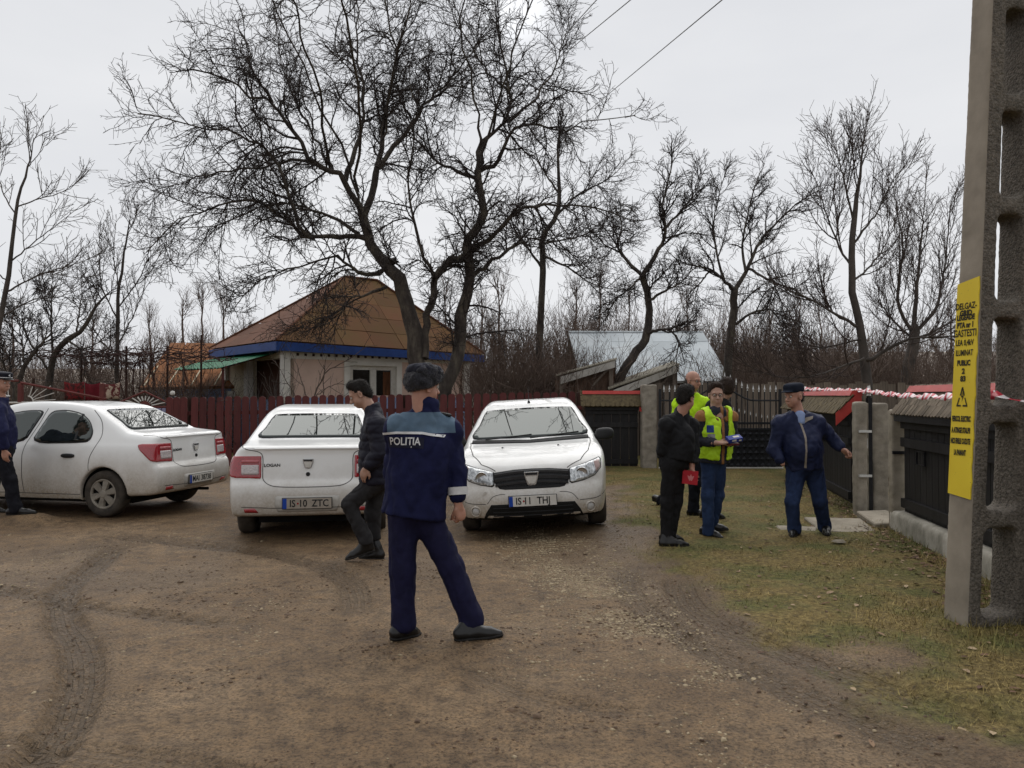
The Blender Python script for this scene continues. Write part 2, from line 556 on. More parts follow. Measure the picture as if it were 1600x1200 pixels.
def rut_field(x, y):
    """depth and side position of the tyre tracks"""
    dep = np.zeros_like(x); wet = np.zeros_like(x); cor = np.zeros_like(x); acr = np.zeros_like(x); alo = np.zeros_like(x)
    for k, r in enumerate(RUTS):
        pts = spline([(a, b, 0) for a, b in r], 6)
        best = np.full(x.shape, 9.0); sgn = np.zeros_like(x); along = np.zeros_like(x); acc = 0.0
        for p, q in zip(pts[:-1], pts[1:]):
            ex, ey = q.x - p.x, q.y - p.y; l2 = ex * ex + ey * ey; l = math.sqrt(l2)
            t = np.clip(((x - p.x) * ex + (y - p.y) * ey) / l2, 0, 1)
            dx, dy = x - p.x - t * ex, y - p.y - t * ey
            dd = np.sqrt(dx * dx + dy * dy)
            m = dd < best
            best = np.where(m, dd, best); sgn = np.where(m, (dx * ey - dy * ex) / l, sgn); along = np.where(m, acc + t * l, along)
            acc += l
        w = (0.12, 0.09, 0.13, 0.08, 0.14, 0.11, 0.11)[k]
        core = 1 - sstep(w * 0.75, w * 1.15, best)
        lip = np.exp(-((best - w * 1.35) / (w * 0.35)) ** 2)
        fade = sstep(0, 0.6, along) * (1 - sstep(acc - 0.6, acc, along))
        tread = (np.sin(sgn * 2 * PI / 0.045) > 0.2) * 0.008 + (np.sin(along * 2 * PI / 0.06 + sgn * 40) > 0.4) * 0.006
        amt = (1.0, 0.7, 0.8, 0.4, 0.9, 0.7, 0.5)[k]
        dep = dep + amt * fade * (-0.040 * core + core * tread + 0.022 * lip * fbm2(x * 9, y * 9, 2, 3))
        wet = np.maximum(wet, amt * fade * (core * 0.8 + lip * 0.4))
        c_ = amt * fade * core; m_ = amt * fade * (best < .3) > 0; near_ = m_ & (best < np.where(acr == 0, 9, np.abs(acr)))
        acr = np.where(near_, sgn, acr); alo = np.where(near_, along, alo)
        cor = np.maximum(cor, c_)
    return dep, wet, cor, acr, alo
def gz0(x, y):
    x = np.asarray(x, float); y = np.asarray(y, float)
    z = -0.035 * sstep(6, 8, y) * (1 - sstep(11, 14, y)) * (1 - sstep(0.0, 1.0, x))
    z = z + 0.06 * sstep(-0.1, 0.9, x) * sstep(7.6, 8.8, y) * (1 - sstep(10.5, 13, y)) * (1 - sstep(1.4, 2.6, x))
    z = z + 0.03 * sstep(-0.2, 0.8, x - verge_line(y))
    z = z + 0.05 * sstep(12, 16, y) * (1 - sstep(-3, -1, x)) * 0 + 0.10 * sstep(13, 16.5, y) * sstep(-4, 1, x)
    z = z + (fbm2(x * 0.45 + 7, y * 0.45, 3, 9) - 0.5) * 0.05 * (1 - sstep(14, 20, y))
    z = z + 7.0 * sstep(45, 160, y) + 3.0 * sstep(40, 90, y) * sstep(0, 40, x)
    return z
def gz(x, y):
    return float(gz0(np.array([x]), np.array([y]))[0])

xa = np.concatenate([-np.geomspace(400, 7.6, 26), np.arange(-7.5, 7.51, 0.042), np.geomspace(7.6, 400, 26)])
ya = np.concatenate([np.linspace(-120, 1.0, 14), np.geomspace(1.15, 19, 300), np.geomspace(19.6, 700, 30)])
GX, GY = np.meshgrid(xa, ya, indexing='ij')
near = (1 - sstep(12, 19, GY)) * sstep(0.5, 1.2, GY) * (1 - sstep(7.0, 7.6, np.abs(GX)))
rd, rw, rcore, racr, ralo = rut_field(GX, GY)
GZ = gz0(GX, GY)
grass = sstep(-0.45, 0.5, GX - verge_line(GY) + (fbm2(GX * 1.3, GY * 1.3, 4, 21) - 0.5) * 1.6)
grass = np.maximum(grass, sstep(15.5, 16.8, GY)) * (1 - .9 * sstep(21, 25, GY))
gravel_line = np.interp(GY, [1, 2.5, 3.3, 4.1, 5.2, 6.5, 8.2, 10], [1.75, 1.5, 1.27, 1.02, 0.85, 0.62, 0.34, 0.2])
gravel = np.exp(-((GX - gravel_line) / (0.20 + 0.035 * GY)) ** 2) * sstep(0.35, 0.6, fbm2(GX * 1.7, GY * 1.7, 3, 40)) * (1 - sstep(8, 10, GY))
gravel = np.maximum(gravel, 0.2 * sstep(0.6, 0.75, fbm2(GX * 1.1 + 3, GY * 1.1, 3, 55)) * (1 - grass))
mudline = np.exp(-((GX - verge_line(GY) + 0.28) / 0.34) ** 2) * sstep(0.30, 0.55, fbm2(GX * 1.5, GY * 1.1, 3, 77))
wet = np.clip(rw + mudline + 0.75 * sstep(0.52, 0.7, fbm2(GX * 0.55 + 11, GY * 0.55, 3, 31)) * (1 - grass) * (GY < 20) + sstep(21, 25, GY), 0, 1)
rough_z = (fbm2(GX * 5, GY * 5, 4, 2) - 0.5) * 0.022 + (fbm2(GX * 17, GY * 17, 3, 5) - 0.5) * 0.010
hoof = sstep(0.55, 0.75, fbm2(GX * 7, GY * 7, 2, 13)) * -0.012
GZ = GZ + near * (rough_z * (0.55 + 0.9 * wet) + hoof * (1 - grass) * wet + rd)
# trodden level where people stand
FEET = [(618, 1000, 4.94), (655, 992, 5.10), (719, 1001, 4.93), (786, 994, 4.97), (541, 876, 7.18), (562, 873, 7.40), (594, 874, 7.42), (15, 805, 9.77), (58, 802.5, 9.77), (10, 801, 9.97),
        (1036, 855, 7.98), (1077, 854, 7.96), (1036, 847, 8.12), (1068, 846, 8.14), (1103, 829, 8.75), (1138, 829, 8.67), (1098, 835, 8.63), (1130, 844, 8.45), (1104, 806, 9.95), (1078, 806, 10.03), (1042, 790, 10.45),
        (1118, 808, 9.6), (1098, 809, 9.6), (1132, 810, 9.48), (1108, 812, 9.5), (1238, 841, 8.40), (1243, 831, 8.64)]
sw = np.zeros_like(GZ); sz = np.zeros_like(GZ)
for f_ in FEET:
    q_ = px(*f_); w_ = np.exp(-((GX - q_.x) ** 2 + (GY - q_.y) ** 2) / (2 * .17 ** 2)); sw += w_; sz += w_ * q_.z
GZ = GZ + (sz - sw * GZ) / np.maximum(sw, 1.0) + 0.002 * np.minimum(sw, 1)
nx_, ny_ = GX.shape
gi = np.arange(nx_ * ny_).reshape(nx_, ny_)
gf = np.stack([gi[:-1, :-1], gi[1:, :-1], gi[1:, 1:], gi[:-1, 1:]], -1).reshape(-1, 4)

def ground_material():
    m, nt, bs = newmat('muddy_ground')
    at = nd(nt, 'ShaderNodeAttribute', attribute_name='mask')
    sep = nd(nt, 'ShaderNodeSeparateColor')
    nt.links.new(at.outputs['Color'], sep.inputs[0])
    g, gr, we = sep.outputs[0], sep.outputs[1], sep.outputs[2]
    nA = noise_node(nt, 0.9, 6, 0.62); nB = noise_node(nt, 7, 6, 0.7); nC = noise_node(nt, 55, 5, 0.75); nD = noise_node(nt, 240, 2, 0.6)
    mud = ramp(nt, nA.outputs['Fac'], [(0.28, (0.122, 0.076, 0.039)), (0.5, (0.190, 0.126, 0.068)), (0.72, (0.250, 0.176, 0.104))]).outputs[0]
    mud2 = ramp(nt, nB.outputs['Fac'], [(0.36, (0.50, 0.47, 0.44)), (0.50, (1, 1, 1)), (0.64, (1.22, 1.2, 1.17))]).outputs[0]
    col = mixc(nt, 0.85, mud, mud2, 'MULTIPLY')
    crumb = ramp(nt, nC.outputs['Fac'], [(0.40, (0.36, 0.32, 0.28)), (0.49, (1, 1, 1)), (0.60, (1.42, 1.38, 1.32))]).outputs[0]
    col = mixc(nt, 0.8, col, crumb, 'MULTIPLY')
    wetf = mathn(nt, 'MULTIPLY', we, maprange(nt, nB.outputs['Fac'], 0.35, 0.6), True)
    col = mixc(nt, mathn(nt, 'MULTIPLY', wetf, 0.62), col, (0.060, 0.041, 0.022))
    # tyre tread pressed into the mud
    ar = nd(nt, 'ShaderNodeAttribute', attribute_name='rut'); rs_ = nd(nt, 'ShaderNodeSeparateXYZ'); nt.links.new(ar.outputs['Vector'], rs_.inputs[0])
    wob = mathn(nt, 'MULTIPLY', nB.outputs['Fac'], 2.4)
    s1 = maprange(nt, mathn(nt, 'SINE', mathn(nt, 'ADD', mathn(nt, 'MULTIPLY', rs_.outputs[0], 2 * PI / 0.055), wob)), -0.3, 0.3)
    s2 = maprange(nt, mathn(nt, 'SINE', mathn(nt, 'ADD', mathn(nt, 'MULTIPLY', rs_.outputs[1], 2 * PI / 0.07), mathn(nt, 'MULTIPLY', rs_.outputs[0], 60))), 0.1, 0.5)
    tread = mathn(nt, 'MAXIMUM', s1, mathn(nt, 'MULTIPLY', s2, 0.6))
    tread = mathn(nt, 'MULTIPLY', tread, mathn(nt, 'MULTIPLY', rs_.outputs[2], maprange(nt, nA.outputs['Fac'], 0.35, 0.55, 0.35, 1.0)))
    col = mixc(nt, mathn(nt, 'ADD', mathn(nt, 'MULTIPLY', tread, 0.42), mathn(nt, 'MULTIPLY', rs_.outputs[2], 0.06), True), col, (0.058, 0.039, 0.021))
    # dark crumbs trodden loose in patches
    v2 = nd(nt, 'ShaderNodeTexVoronoi', feature='F1'); v2.inputs['Scale'].default_value = 85
    tc2 = nd(nt, 'ShaderNodeTexCoord'); nt.links.new(tc2.outputs['Object'], v2.inputs['Vector'])
    nG = noise_node(nt, 2.1, 5, 0.65)
    crm = mathn(nt, 'MULTIPLY', maprange(nt, v2.outputs['Distance'], 0.36, 0.2), maprange(nt, nG.outputs['Fac'], 0.50, 0.66), True)
    col = mixc(nt, mathn(nt, 'MULTIPLY', crm, 0.7), col, (0.045, 0.029, 0.015))
    # pale gravel bits
    vo = nd(nt, 'ShaderNodeTexVoronoi', feature='F1')
    tc = nd(nt, 'ShaderNodeTexCoord')
    nt.links.new(tc.outputs['Object'], vo.inputs['Vector']); vo.inputs['Scale'].default_value = 42
    vcol = nd(nt, 'ShaderNodeSeparateColor'); nt.links.new(vo.outputs['Color'], vcol.inputs[0])
    stone = mathn(nt, 'MULTIPLY', maprange(nt, vo.outputs['Distance'], 0.42, 0.22), maprange(nt, vcol.outputs[0], 0.45, 0.62), True)
    stone = mathn(nt, 'MULTIPLY', stone, maprange(nt, gr, 0.12, 0.6), True)
    scol = ramp(nt, vcol.outputs[1], [(0.0, (0.20, 0.155, 0.10)), (1.0, (0.40, 0.33, 0.22))]).outputs[0]
    col = mixc(nt, mathn(nt, 'MULTIPLY', stone, 0.8), col, scol)
    # matted winter grass and bare earth under it
    nE = noise_node(nt, 26, 6, 0.8, sc=(1, 1, 1)); nF = noise_node(nt, 1.6, 4, 0.6)
    gcol = ramp(nt, nE.outputs['Fac'], [(0.34, (0.045, 0.032, 0.014)), (0.5, (0.170, 0.122, 0.040)), (0.66, (0.33, 0.25, 0.095))]).outputs[0]
    green = ramp(nt, nE.outputs['Fac'], [(0.36, (0.036, 0.042, 0.012)), (0.6, (0.115, 0.135, 0.034))]).outputs[0]
    gcol = mixc(nt, maprange(nt, nF.outputs['Fac'], 0.43, 0.62, 0, 0.7), gcol, green)
    gfac = mathn(nt, 'MULTIPLY', g, maprange(nt, mathn(nt, 'ADD', nB.outputs['Fac'], g), 0.85, 1.25), True)
    col = mixc(nt, gfac, col, gcol)
    nt.links.new(col, bs.inputs['Base Color'])
    rg = mathn(nt, 'ADD', maprange(nt, nB.outputs['Fac'], 0.3, 0.7, 0.50, 0.72), mathn(nt, 'MULTIPLY', gfac, 0.3))
    rg = mathn(nt, 'SUBTRACT', rg, mathn(nt, 'MULTIPLY', wetf, 0.24))
    nt.links.new(rg, bs.inputs['Roughness'])
    bs.inputs['Specular IOR Level'].default_value = 0.3
    h = mathn(nt, 'ADD', mathn(nt, 'MULTIPLY', nC.outputs['Fac'], 0.7), mathn(nt, 'MULTIPLY', nD.outputs['Fac'], 0.25))
    h = mathn(nt, 'ADD', h, mathn(nt, 'MULTIPLY', stone, 0.35)); h = mathn(nt, 'ADD', h, mathn(nt, 'MULTIPLY', crm, 0.4)); h = mathn(nt, 'SUBTRACT', h, mathn(nt, 'MULTIPLY', tread, 0.7))
    h = mathn(nt, 'ADD', h, mathn(nt, 'MULTIPLY', nB.outputs['Fac'], 1.2))
    bump(nt, bs, h, 0.95, 0.03)
    return m
me = np_mesh('ground', np.stack([GX, GY, GZ], -1).reshape(-1, 3), gf, ground_material(), True)
ca = me.color_attributes.new('mask', 'FLOAT_COLOR', 'POINT')
ca.data.foreach_set('color', np.stack([grass, gravel, wet, rcore], -1).astype(np.float32).ravel())
ra = me.attributes.new('rut', 'FLOAT_VECTOR', 'POINT')
ra.data.foreach_set('vector', np.stack([racr, ralo, rcore], -1).astype(np.float32).ravel())
ground = tag(mobj('ground', me), 'muddy dirt road with tyre tracks and a grass verge', kind='structure')

# loose stones, clods, dead leaves and matted grass lying on it: nobody could count them
def scatter_mesh(pts, size, flat, kind):
    ico = np.array([(1, 0, 0), (0, 1, 0), (-1, 0, 0), (0, -1, 0), (.5, .5, .62), (-.5, .5, .7), (-.5, -.5, .6), (.5, -.5, .72)]) * .9
    fi = np.array([(0, 1, 4), (1, 2, 5), (2, 3, 6), (3, 0, 7), (4, 1, 5), (5, 2, 6), (6, 3, 7), (7, 0, 4), (4, 5, 6), (4, 6, 7)])
    n = len(pts)
    jit = 1 + NR.uniform(-0.35, 0.35, (n, 8, 1))
    v = ico[None] * jit * size[:, None, None]
    v[:, :, 0] *= NR.uniform(0.7, 1.4, (n, 1)); v[:, :, 2] *= flat
    a = NR.uniform(0, 2 * PI, n); c, s = np.cos(a)[:, None], np.sin(a)[:, None]
    x = v[:, :, 0] * c - v[:, :, 1] * s; y = v[:, :, 0] * s + v[:, :, 1] * c
    v = np.stack([x, y, v[:, :, 2]], -1) + pts[:, None, :]
    return v.reshape(-1, 3), (fi[None] + (np.arange(n) * 8)[:, None, None]).reshape(-1, 3)
def sample_field(field, n, ylo=2.2, yhi=12, xlo=-6.5, xhi=6.5):
    """random ground points, as likely as the field is high"""
    out = []
    ix = (xa > xlo) & (xa < xhi); iy = (ya > ylo) & (ya < yhi)
    X, Y, Z, F = GX[ix][:, iy], GY[ix][:, iy], GZ[ix][:, iy], field[ix][:, iy]
    w = (F * np.gradient(ya)[iy][None, :]).ravel(); w = w / w.sum()
    k = NR.choice(len(w), n, p=w)
    return np.stack([X.ravel()[k] + NR.uniform(-.02, .02, n), Y.ravel()[k] + NR.uniform(-.02, .02, n), Z.ravel()[k]], -1)
p = np.concatenate([sample_field(gravel ** 1.5 * (GY < 9), 9500), sample_field((1 - grass) * 0.3 + 0.02, 900)])
v, f = scatter_mesh(p, NR.gamma(2.2, 0.0019, len(p)) + 0.0028, 0.6, 0)
gravel_o = tag(mobj('gravel', np_mesh('gravel', v, f, mat('pale_gravel', (0.38, 0.31, 0.20), (0.19, 0.145, 0.09), 9, 0.8, 0.2))), 'pale loose gravel along the edge of the dirt road', kind='stuff')
clump = sstep(0.56, 0.70, fbm2(GX * 1.15 + 31, GY * 1.6, 4, 63)) * (1 - grass)
p = np.concatenate([sample_field(np.clip(wet * 1.2 + mudline, 0, 1) * (1 - 0.7 * grass) + 0.03, 4500), sample_field(clump ** 2, 2600, 2.2, 8)])
v, f = scatter_mesh(p, NR.gamma(2.2, 0.0025, len(p)) + 0.0025, 0.65, 0)
clods = tag(mobj('mud', np_mesh('mud', v, f, mat('mud_clod', (0.13, 0.085, 0.053), (0.07, 0.045, 0.03), 12, 0.75, 0.3))), 'dark crumbs of mud along the tyre tracks', kind='stuff')

def blades(pts, ln, wd, lean, col_mat, name, label):
    n = len(pts)
    a = NR.uniform(0, 2 * PI, n); d = np.stack([np.cos(a), np.sin(a), np.zeros(n)], -1)
    s = np.stack([-np.sin(a), np.cos(a), np.zeros(n)], -1)
    l = ln[:, None]; w = wd[:, None]; t = lean[:, None]
    b0 = pts - s * w; b1 = pts + s * w
    mid = pts + d * l * 0.5 * t * 0.7 + np.array([0, 0, 1]) * l * 0.55 * np.sqrt(np.maximum(1 - t * t * 0.5, 0.1))
    m0 = mid - s * w * 0.8; m1 = mid + s * w * 0.8
    tip = pts + d * l * t + np.array([0, 0, 1]) * l * np.sqrt(np.maximum(1 - t * t, 0.05)) * 0.9
    t0 = tip - s * w * 0.15; t1 = tip + s * w * 0.15
    v = np.stack([b0, b1, m1, tip, m0], 1).reshape(-1, 3)
    f = (np.array([(0, 1, 2, 4)])[None] + (np.arange(n) * 5)[:, None, None]).reshape(-1, 4)
    f2 = (np.array([(4, 2, 3, 3)])[None] + (np.arange(n) * 5)[:, None, None]).reshape(-1, 4)
    v = np.stack([b0, b1, tip + s * w * .25, tip - s * w * .25], 1).reshape(-1, 3)
    f = np.arange(n * 4).reshape(-1, 4)
    return tag(mobj(name, np_mesh(name, v, f, col_mat)), label, kind='stuff')
def grass_material(nm, a, b, c):
    m, nt, bs = newmat(nm)
    g = nd(nt, 'ShaderNodeNewGeometry')
    r1 = ramp(nt, g.outputs['Random Per Island'], [(0.0, a), (0.5, b), (1.0, c)])
    nF = noise_node(nt, 1.6, 4, 0.6)
    col = mixc(nt, maprange(nt, nF.outputs['Fac'], 0.42, 0.60, 0, 0.75), r1.outputs[0], (0.105, 0.130, 0.030))
    nt.links.new(col, bs.inputs['Base Color']); bs.inputs['Roughness'].default_value = 0.8
    return m
gm = grass_material('winter_grass', (0.090, 0.062, 0.018), (0.22, 0.158, 0.046), (0.38, 0.285, 0.10))
dens = sstep(0.25, 0.9, grass) * (0.06 + 1.2 * sstep(0.35, 0.62, fbm2(GX * 2.2, GY * 2.2, 4, 91))) / np.maximum(GY, 3) ** 0.7
p = sample_field(dens, 52000, 2.6, 15.5, 0.9, 7.0)
blades(p, NR.gamma(5, 0.0052, len(p)), NR.uniform(.0012, .003, len(p)), NR.uniform(0.45, 0.95, len(p)), gm, 'grass', 'short matted winter grass on the verge')
tuft_f = np.exp(-((GX - 3.15) / 0.55) ** 2 - ((GY - 5.2) / 0.5) ** 2) + np.exp(-((GX - (4.2 + (GY - 8) * 0.2)) / 0.16) ** 2) * (GY < 15) * (GY > 5)
p = sample_field(tuft_f, 5200, 3.5, 15, 1.5, 7)
blades(p, NR.gamma(7, 0.0085, len(p)), NR.uniform(.0015, .0035, len(p)), NR.uniform(0.2, 0.85, len(p)), gm, 'weeds', 'taller tufts of grass by the concrete pole and fence foot')
# dead leaves
def leaves(pts, size, m, name, label):
    n = len(pts)
    base = np.array([(-1, 0, 0.0), (-0.4, 0.5, 0.18), (0.4, 0.42, 0.22), (1, 0, 0.05), (0.4, -0.45, 0.2), (-0.4, -0.5, 0.15)])
    a = NR.uniform(0, 2 * PI, n); c, s = np.cos(a)[:, None], np.sin(a)[:, None]
    v = base[None] * size[:, None, None] * NR.uniform(0.6, 1.2, (n, 1, 3))
    x = v[:, :, 0] * c - v[:, :, 1] * s; y = v[:, :, 0] * s + v[:, :, 1] * c
    tl = NR.uniform(-0.5, 0.5, (n, 2))
    z = np.abs(v[:, :, 2]) + x * tl[:, :1] * 0.5 + y * tl[:, 1:] * 0.5
    v = (np.stack([x, y, z + 0.008], -1) + pts[:, None, :]).reshape(-1, 3)
    q = np.array([(0, 1, 2, 3), (0, 3, 4, 5)])
    return tag(mobj(name, np_mesh(name, v, (q[None] + (np.arange(n) * 6)[:, None, None]).reshape(-1, 4), m)), label, kind='stuff')
lf = np.exp(-((GX - (4.15 + (GY - 8) * 0.2)) / 0.3) ** 2) * (GY > 5.2) * (GY < 14) * 3 + 0.12 * grass * (GY < 13)
p = sample_field(lf, 2600, 3.0, 14, 1.3, 6.5)
lm, nt, bs = newmat('dead_leaf')
g = nd(nt, 'ShaderNodeNewGeometry')
nt.links.new(ramp(nt, g.outputs['Random Per Island'], [(0, (0.07, 0.035, 0.02)), (0.6, (0.16, 0.085, 0.045)), (1, (0.34, 0.25, 0.15))]).outputs[0], bs.inputs['Base Color'])
bs.inputs['Roughness'].default_value = 0.85
leaves(p, NR.uniform(0.012, 0.038, len(p)), lm, 'leaves', 'dead brown leaves blown against the fence foot')
# ================================================================== MATERIALS of the built things
M_red = mat('oxblood_paint', (0.112, 0.028, 0.025), (0.066, 0.018, 0.018), 6, 0.6, 0.25, 0.004, sc=(3, 3, 0.6), vary=0.22)
M_redwood = mat('red_brown_board', (0.13, 0.032, 0.028), (0.07, 0.02, 0.018), 6, 0.6, 0.25, 0.004, sc=(3, 3, 0.6), vary=0.15)
M_black = mat('black_stained_board', (0.022, 0.021, 0.022), (0.010, 0.0095, 0.010), 5, 0.55, 0.3, 0.004, sc=(4, 4, 0.5), vary=0.2)
M_grey = mat('weathered_grey_board', (0.185, 0.150, 0.120), (0.085, 0.067, 0.053), 5, 0.85, 0.4, 0.005, sc=(5, 5, 0.4), vary=0.22)
M_iron = mat('black_iron', (0.022, 0.023, 0.026), (0.012, 0.012, 0.014), 20, 0.45, 0.15, 0.002)
M_silver = mat('silver_paint', (0.62, 0.62, 0.61), (0.45, 0.45, 0.44), 20, 0.4, metal=0.3)
M_conc = mat('rough_concrete', (0.32, 0.285, 0.235), (0.17, 0.15, 0.12), 7, 0.9, 0.5, 0.008, bscale=60)
M_conc2 = mat('pale_concrete', (0.34, 0.30, 0.24), (0.19, 0.165, 0.125), 5, 0.9, 0.4, 0.006, bscale=45)
M_conc3 = mat('lime_streaked_plinth', (0.46, 0.43, 0.37), (0.18, 0.17, 0.135), 4, 0.9, 0.5, 0.01, bscale=30, sc=(1, 1, 0.7))
M_shing = mat('weathered_shingle', (0.19, 0.155, 0.115), (0.085, 0.068, 0.05), 9, 0.9, 0.4, 0.004, vary=0.35)
M_shing2 = mat('mossy_shingle', (0.135, 0.105, 0.055), (0.06, 0.045, 0.028), 14, 0.9, 0.4, 0.004)
M_redcap = mat('red_sheet_metal', (0.46, 0.055, 0.045), (0.34, 0.04, 0.035), 5, 0.42)
M_white = mat('white_plaster', (0.72, 0.70, 0.66), (0.60, 0.58, 0.53), 4, 0.8)
M_pink = mat('pink_plaster', (0.66, 0.49, 0.415), (0.56, 0.41, 0.34), 2.5, 0.9, 0.2, 0.004)
M_beige = mat('beige_plaster', (0.62, 0.56, 0.42), (0.50, 0.45, 0.33), 2.5, 0.9, 0.2, 0.004)
M_blue = mat('blue_fascia_paint', (0.026, 0.070, 0.26), (0.016, 0.045, 0.18), 4, 0.5)
M_blue2 = mat('blue_limewash', (0.30, 0.40, 0.62), (0.20, 0.28, 0.48), 3, 0.9)
M_green = mat('green_corrugated', (0.012, 0.15, 0.07), (0.008, 0.09, 0.04), 4, 0.55, spec=.1)
M_glassd, nt, bs = newmat('dark_window_glass')
bs.inputs['Base Color'].default_value = (0.015, 0.014, 0.013, 1); bs.inputs['Roughness'].default_value = 0.06
M_curtain = mat('brown_curtain', (0.16, 0.065, 0.03), (0.05, 0.022, 0.012), 6, 0.9, sc=(3, 3, .3))
M_darkwood = mat('dark_brown_door', (0.055, 0.028, 0.02), (0.03, 0.016, 0.012), 6, 0.7, sc=(3, 3, .5))
M_brick = mat('raw_brown_boards', (0.16, 0.10, 0.07), (0.08, 0.05, 0.036), 6, 0.9, 0.3)

def rust_material(nm, a, b, c, d, seams=True, moss=0.0):
    m, nt, bs = newmat(nm)
    n1 = noise_node(nt, 0.8, 6, 0.65); n2 = noise_node(nt, 9, 6, 0.75); oi = nd(nt, 'ShaderNodeObjectInfo')
    col = ramp(nt, n1.outputs['Fac'], [(0.3, a), (0.5, b), (0.7, c)]).outputs[0]
    col = mixc(nt, maprange(nt, n2.outputs['Fac'], 0.42, 0.7, 0, 0.75), col, d)
    hs = nd(nt, 'ShaderNodeHueSaturation'); nt.links.new(maprange(nt, oi.outputs['Random'], 0, 1, 0.84, 1.12), hs.inputs['Value']); nt.links.new(col, hs.inputs['Color'])
    nt.links.new(hs.outputs[0], bs.inputs['Base Color'])
    bs.inputs['Roughness'].default_value = 0.8; bs.inputs['Specular IOR Level'].default_value = .12
    bump(nt, bs, n2.outputs['Fac'], 0.25, 0.006)
    return m
M_rust = rust_material('rusty_red_roof', (0.098, 0.038, 0.021), (0.128, 0.052, 0.030), (0.14, 0.064, 0.038), (0.085, 0.044, 0.022))
M_rust2 = rust_material('mossy_rusty_roof', (0.128, 0.050, 0.022), (0.112, 0.056, 0.020), (0.098, 0.064, 0.018), (0.118, 0.058, 0.028))
M_rust3 = rust_material('orange_rust_roof', (0.19, 0.075, 0.028), (0.23, 0.088, 0.032), (0.17, 0.078, 0.038), (0.15, 0.078, 0.034))
M_tin = rust_material('bare_tin_roof', (0.40, 0.44, 0.46), (0.48, 0.52, 0.54), (0.54, 0.57, 0.58), (0.42, 0.45, 0.47))
M_slate = mat('old_cement_sheet', (0.27, 0.245, 0.195), (0.14, 0.125, 0.09), 6, 0.9, 0.3, sc=(4, 1, 1))

def clip_poly(poly, a, b, c):
    """keep a*u+b*v<=c of a 2D polygon"""
    out = []
    for i in range(len(poly)):
        p, q = poly[i], poly[(i + 1) % len(poly)]
        dp, dq = a * p[0] + b * p[1] - c, a * q[0] + b * q[1] - c
        if dp <= 0: out.append(p)
        if dp * dq < 0:
            t = dp / (dp - dq); out.append((p[0] + t * (q[0] - p[0]), p[1] + t * (q[1] - p[1])))
    return out
def sheet_face(poly3, su, sv, parent, m, name, t=0.012, gap=0.02, stagger=0.5, edge=(0, 1)):
    """a planar roof face laid with sheets su x sv, each an object of its own; u runs along poly3[edge]"""
    P = [Vector(p) for p in poly3]
    u = (P[edge[1]] - P[edge[0]]).normalized()
    n = Vector((0, 0, 0))
    for i in range(len(P)): n += P[i].cross(P[(i + 1) % len(P)])
    n.normalize()
    if n.z < 0: n = -n
    v = n.cross(u)
    o = P[edge[0]]
    q = [((p - o).dot(u), (p - o).dot(v)) for p in P]
    u0, u1 = min(a for a, b in q), max(a for a, b in q); v0, v1 = min(b for a, b in q), max(b for a, b in q)
    j = 0; vv = v0
    while vv < v1:
        uu = u0 - (stagger * su if j % 2 else 0)
        while uu < u1:
            c = q
            for h in ((-1, 0, -(uu + gap / 2)), (1, 0, uu + su - gap / 2), (0, -1, -(vv + gap / 2)), (0, 1, vv + sv - gap / 2)):
                c = clip_poly(c, *h)
                if len(c) < 3: break
            if len(c) >= 3:
                dz = rnd.uniform(0, 0.010); tl = rnd.uniform(-0.006, 0.006)
                MB().slab([o + u * a + v * b + n * (0.012 + dz + tl * (a - uu)) for a, b in c], t).obj(name, m, parent)
            uu += su
        vv += sv; j += 1

# ================================================================== RED PICKET FENCE
FD = 16.4
fence_z = lambda x: float(np.interp(x, [-7.1, -1.0, 1.5], [0.03, 0.11, 0.15]))
t = thing('picket_fence', 'dark red picket fence with rounded tops behind the parked cars', 'fence', (-2.8, FD, 0.05))
pk = []
for k in range(9):
    a = PI * k / 8; pk.append((-0.0725 * math.cos(a), 1.44 + 0.055 * math.sin(a)))
poly = [(-0.0725, 0.0), (0.0725, 0.0)] + pk[::-1]
me_p = MB().prism(poly, 0.022, Matrix(((1, 0, 0, 0), (0, 0, -1, 0.011), (0, 1, 0, 0), (0, 0, 0, 1)))).mesh('picket', M_red)
x = -6.78; k = 0
while x < 1.42:
    jx, jz, ra = rnd.uniform(-.006, .006), rnd.uniform(-.012, .012), rnd.uniform(-.008, .008)
    mobj('picket', me_p, t, Matrix.Translation((x + jx, FD, fence_z(x) + jz + 0.02)) @ Matrix.Rotation(ra, 4, 'Y'))
    x += 0.183; k += 1
for h in (0.36, 1.17):
    MB().hexa([(-7.0, FD + .02, fence_z(-7) + h - .04), (1.5, FD + .02, fence_z(1.5) + h - .04), (1.5, FD + .065, fence_z(1.5) + h - .04), (-7.0, FD + .065, fence_z(-7) + h - .04)],
              [(-7.0, FD + .02, fence_z(-7) + h + .04), (1.5, FD + .02, fence_z(1.5) + h + .04), (1.5, FD + .065, fence_z(1.5) + h + .04), (-7.0, FD + .065, fence_z(-7) + h + .04)]).obj('rail', M_red, t)
for x in (-6.9, -4.6, -2.3, 0.0, 1.44):
    MB().box((x, FD + .12, 0.75 + fence_z(x)), (.09, .09, 1.5)).obj('post', M_darkwood, t, bevel=.006)
# close-boarded wicket at the fence's end
t = thing('board_gate', 'narrow dark red gate of close boards at the end of the picket fence', 'gate', (-7.2, FD, 0.0))
for i in range(3):
    mobj('board', me_p, t, Matrix.Translation((-7.29 + i * 0.15, FD - .03, 0.055)))
MB().box((-7.12, FD + .03, 1.2), (.5, .04, .08)).obj('rail', M_red, t)

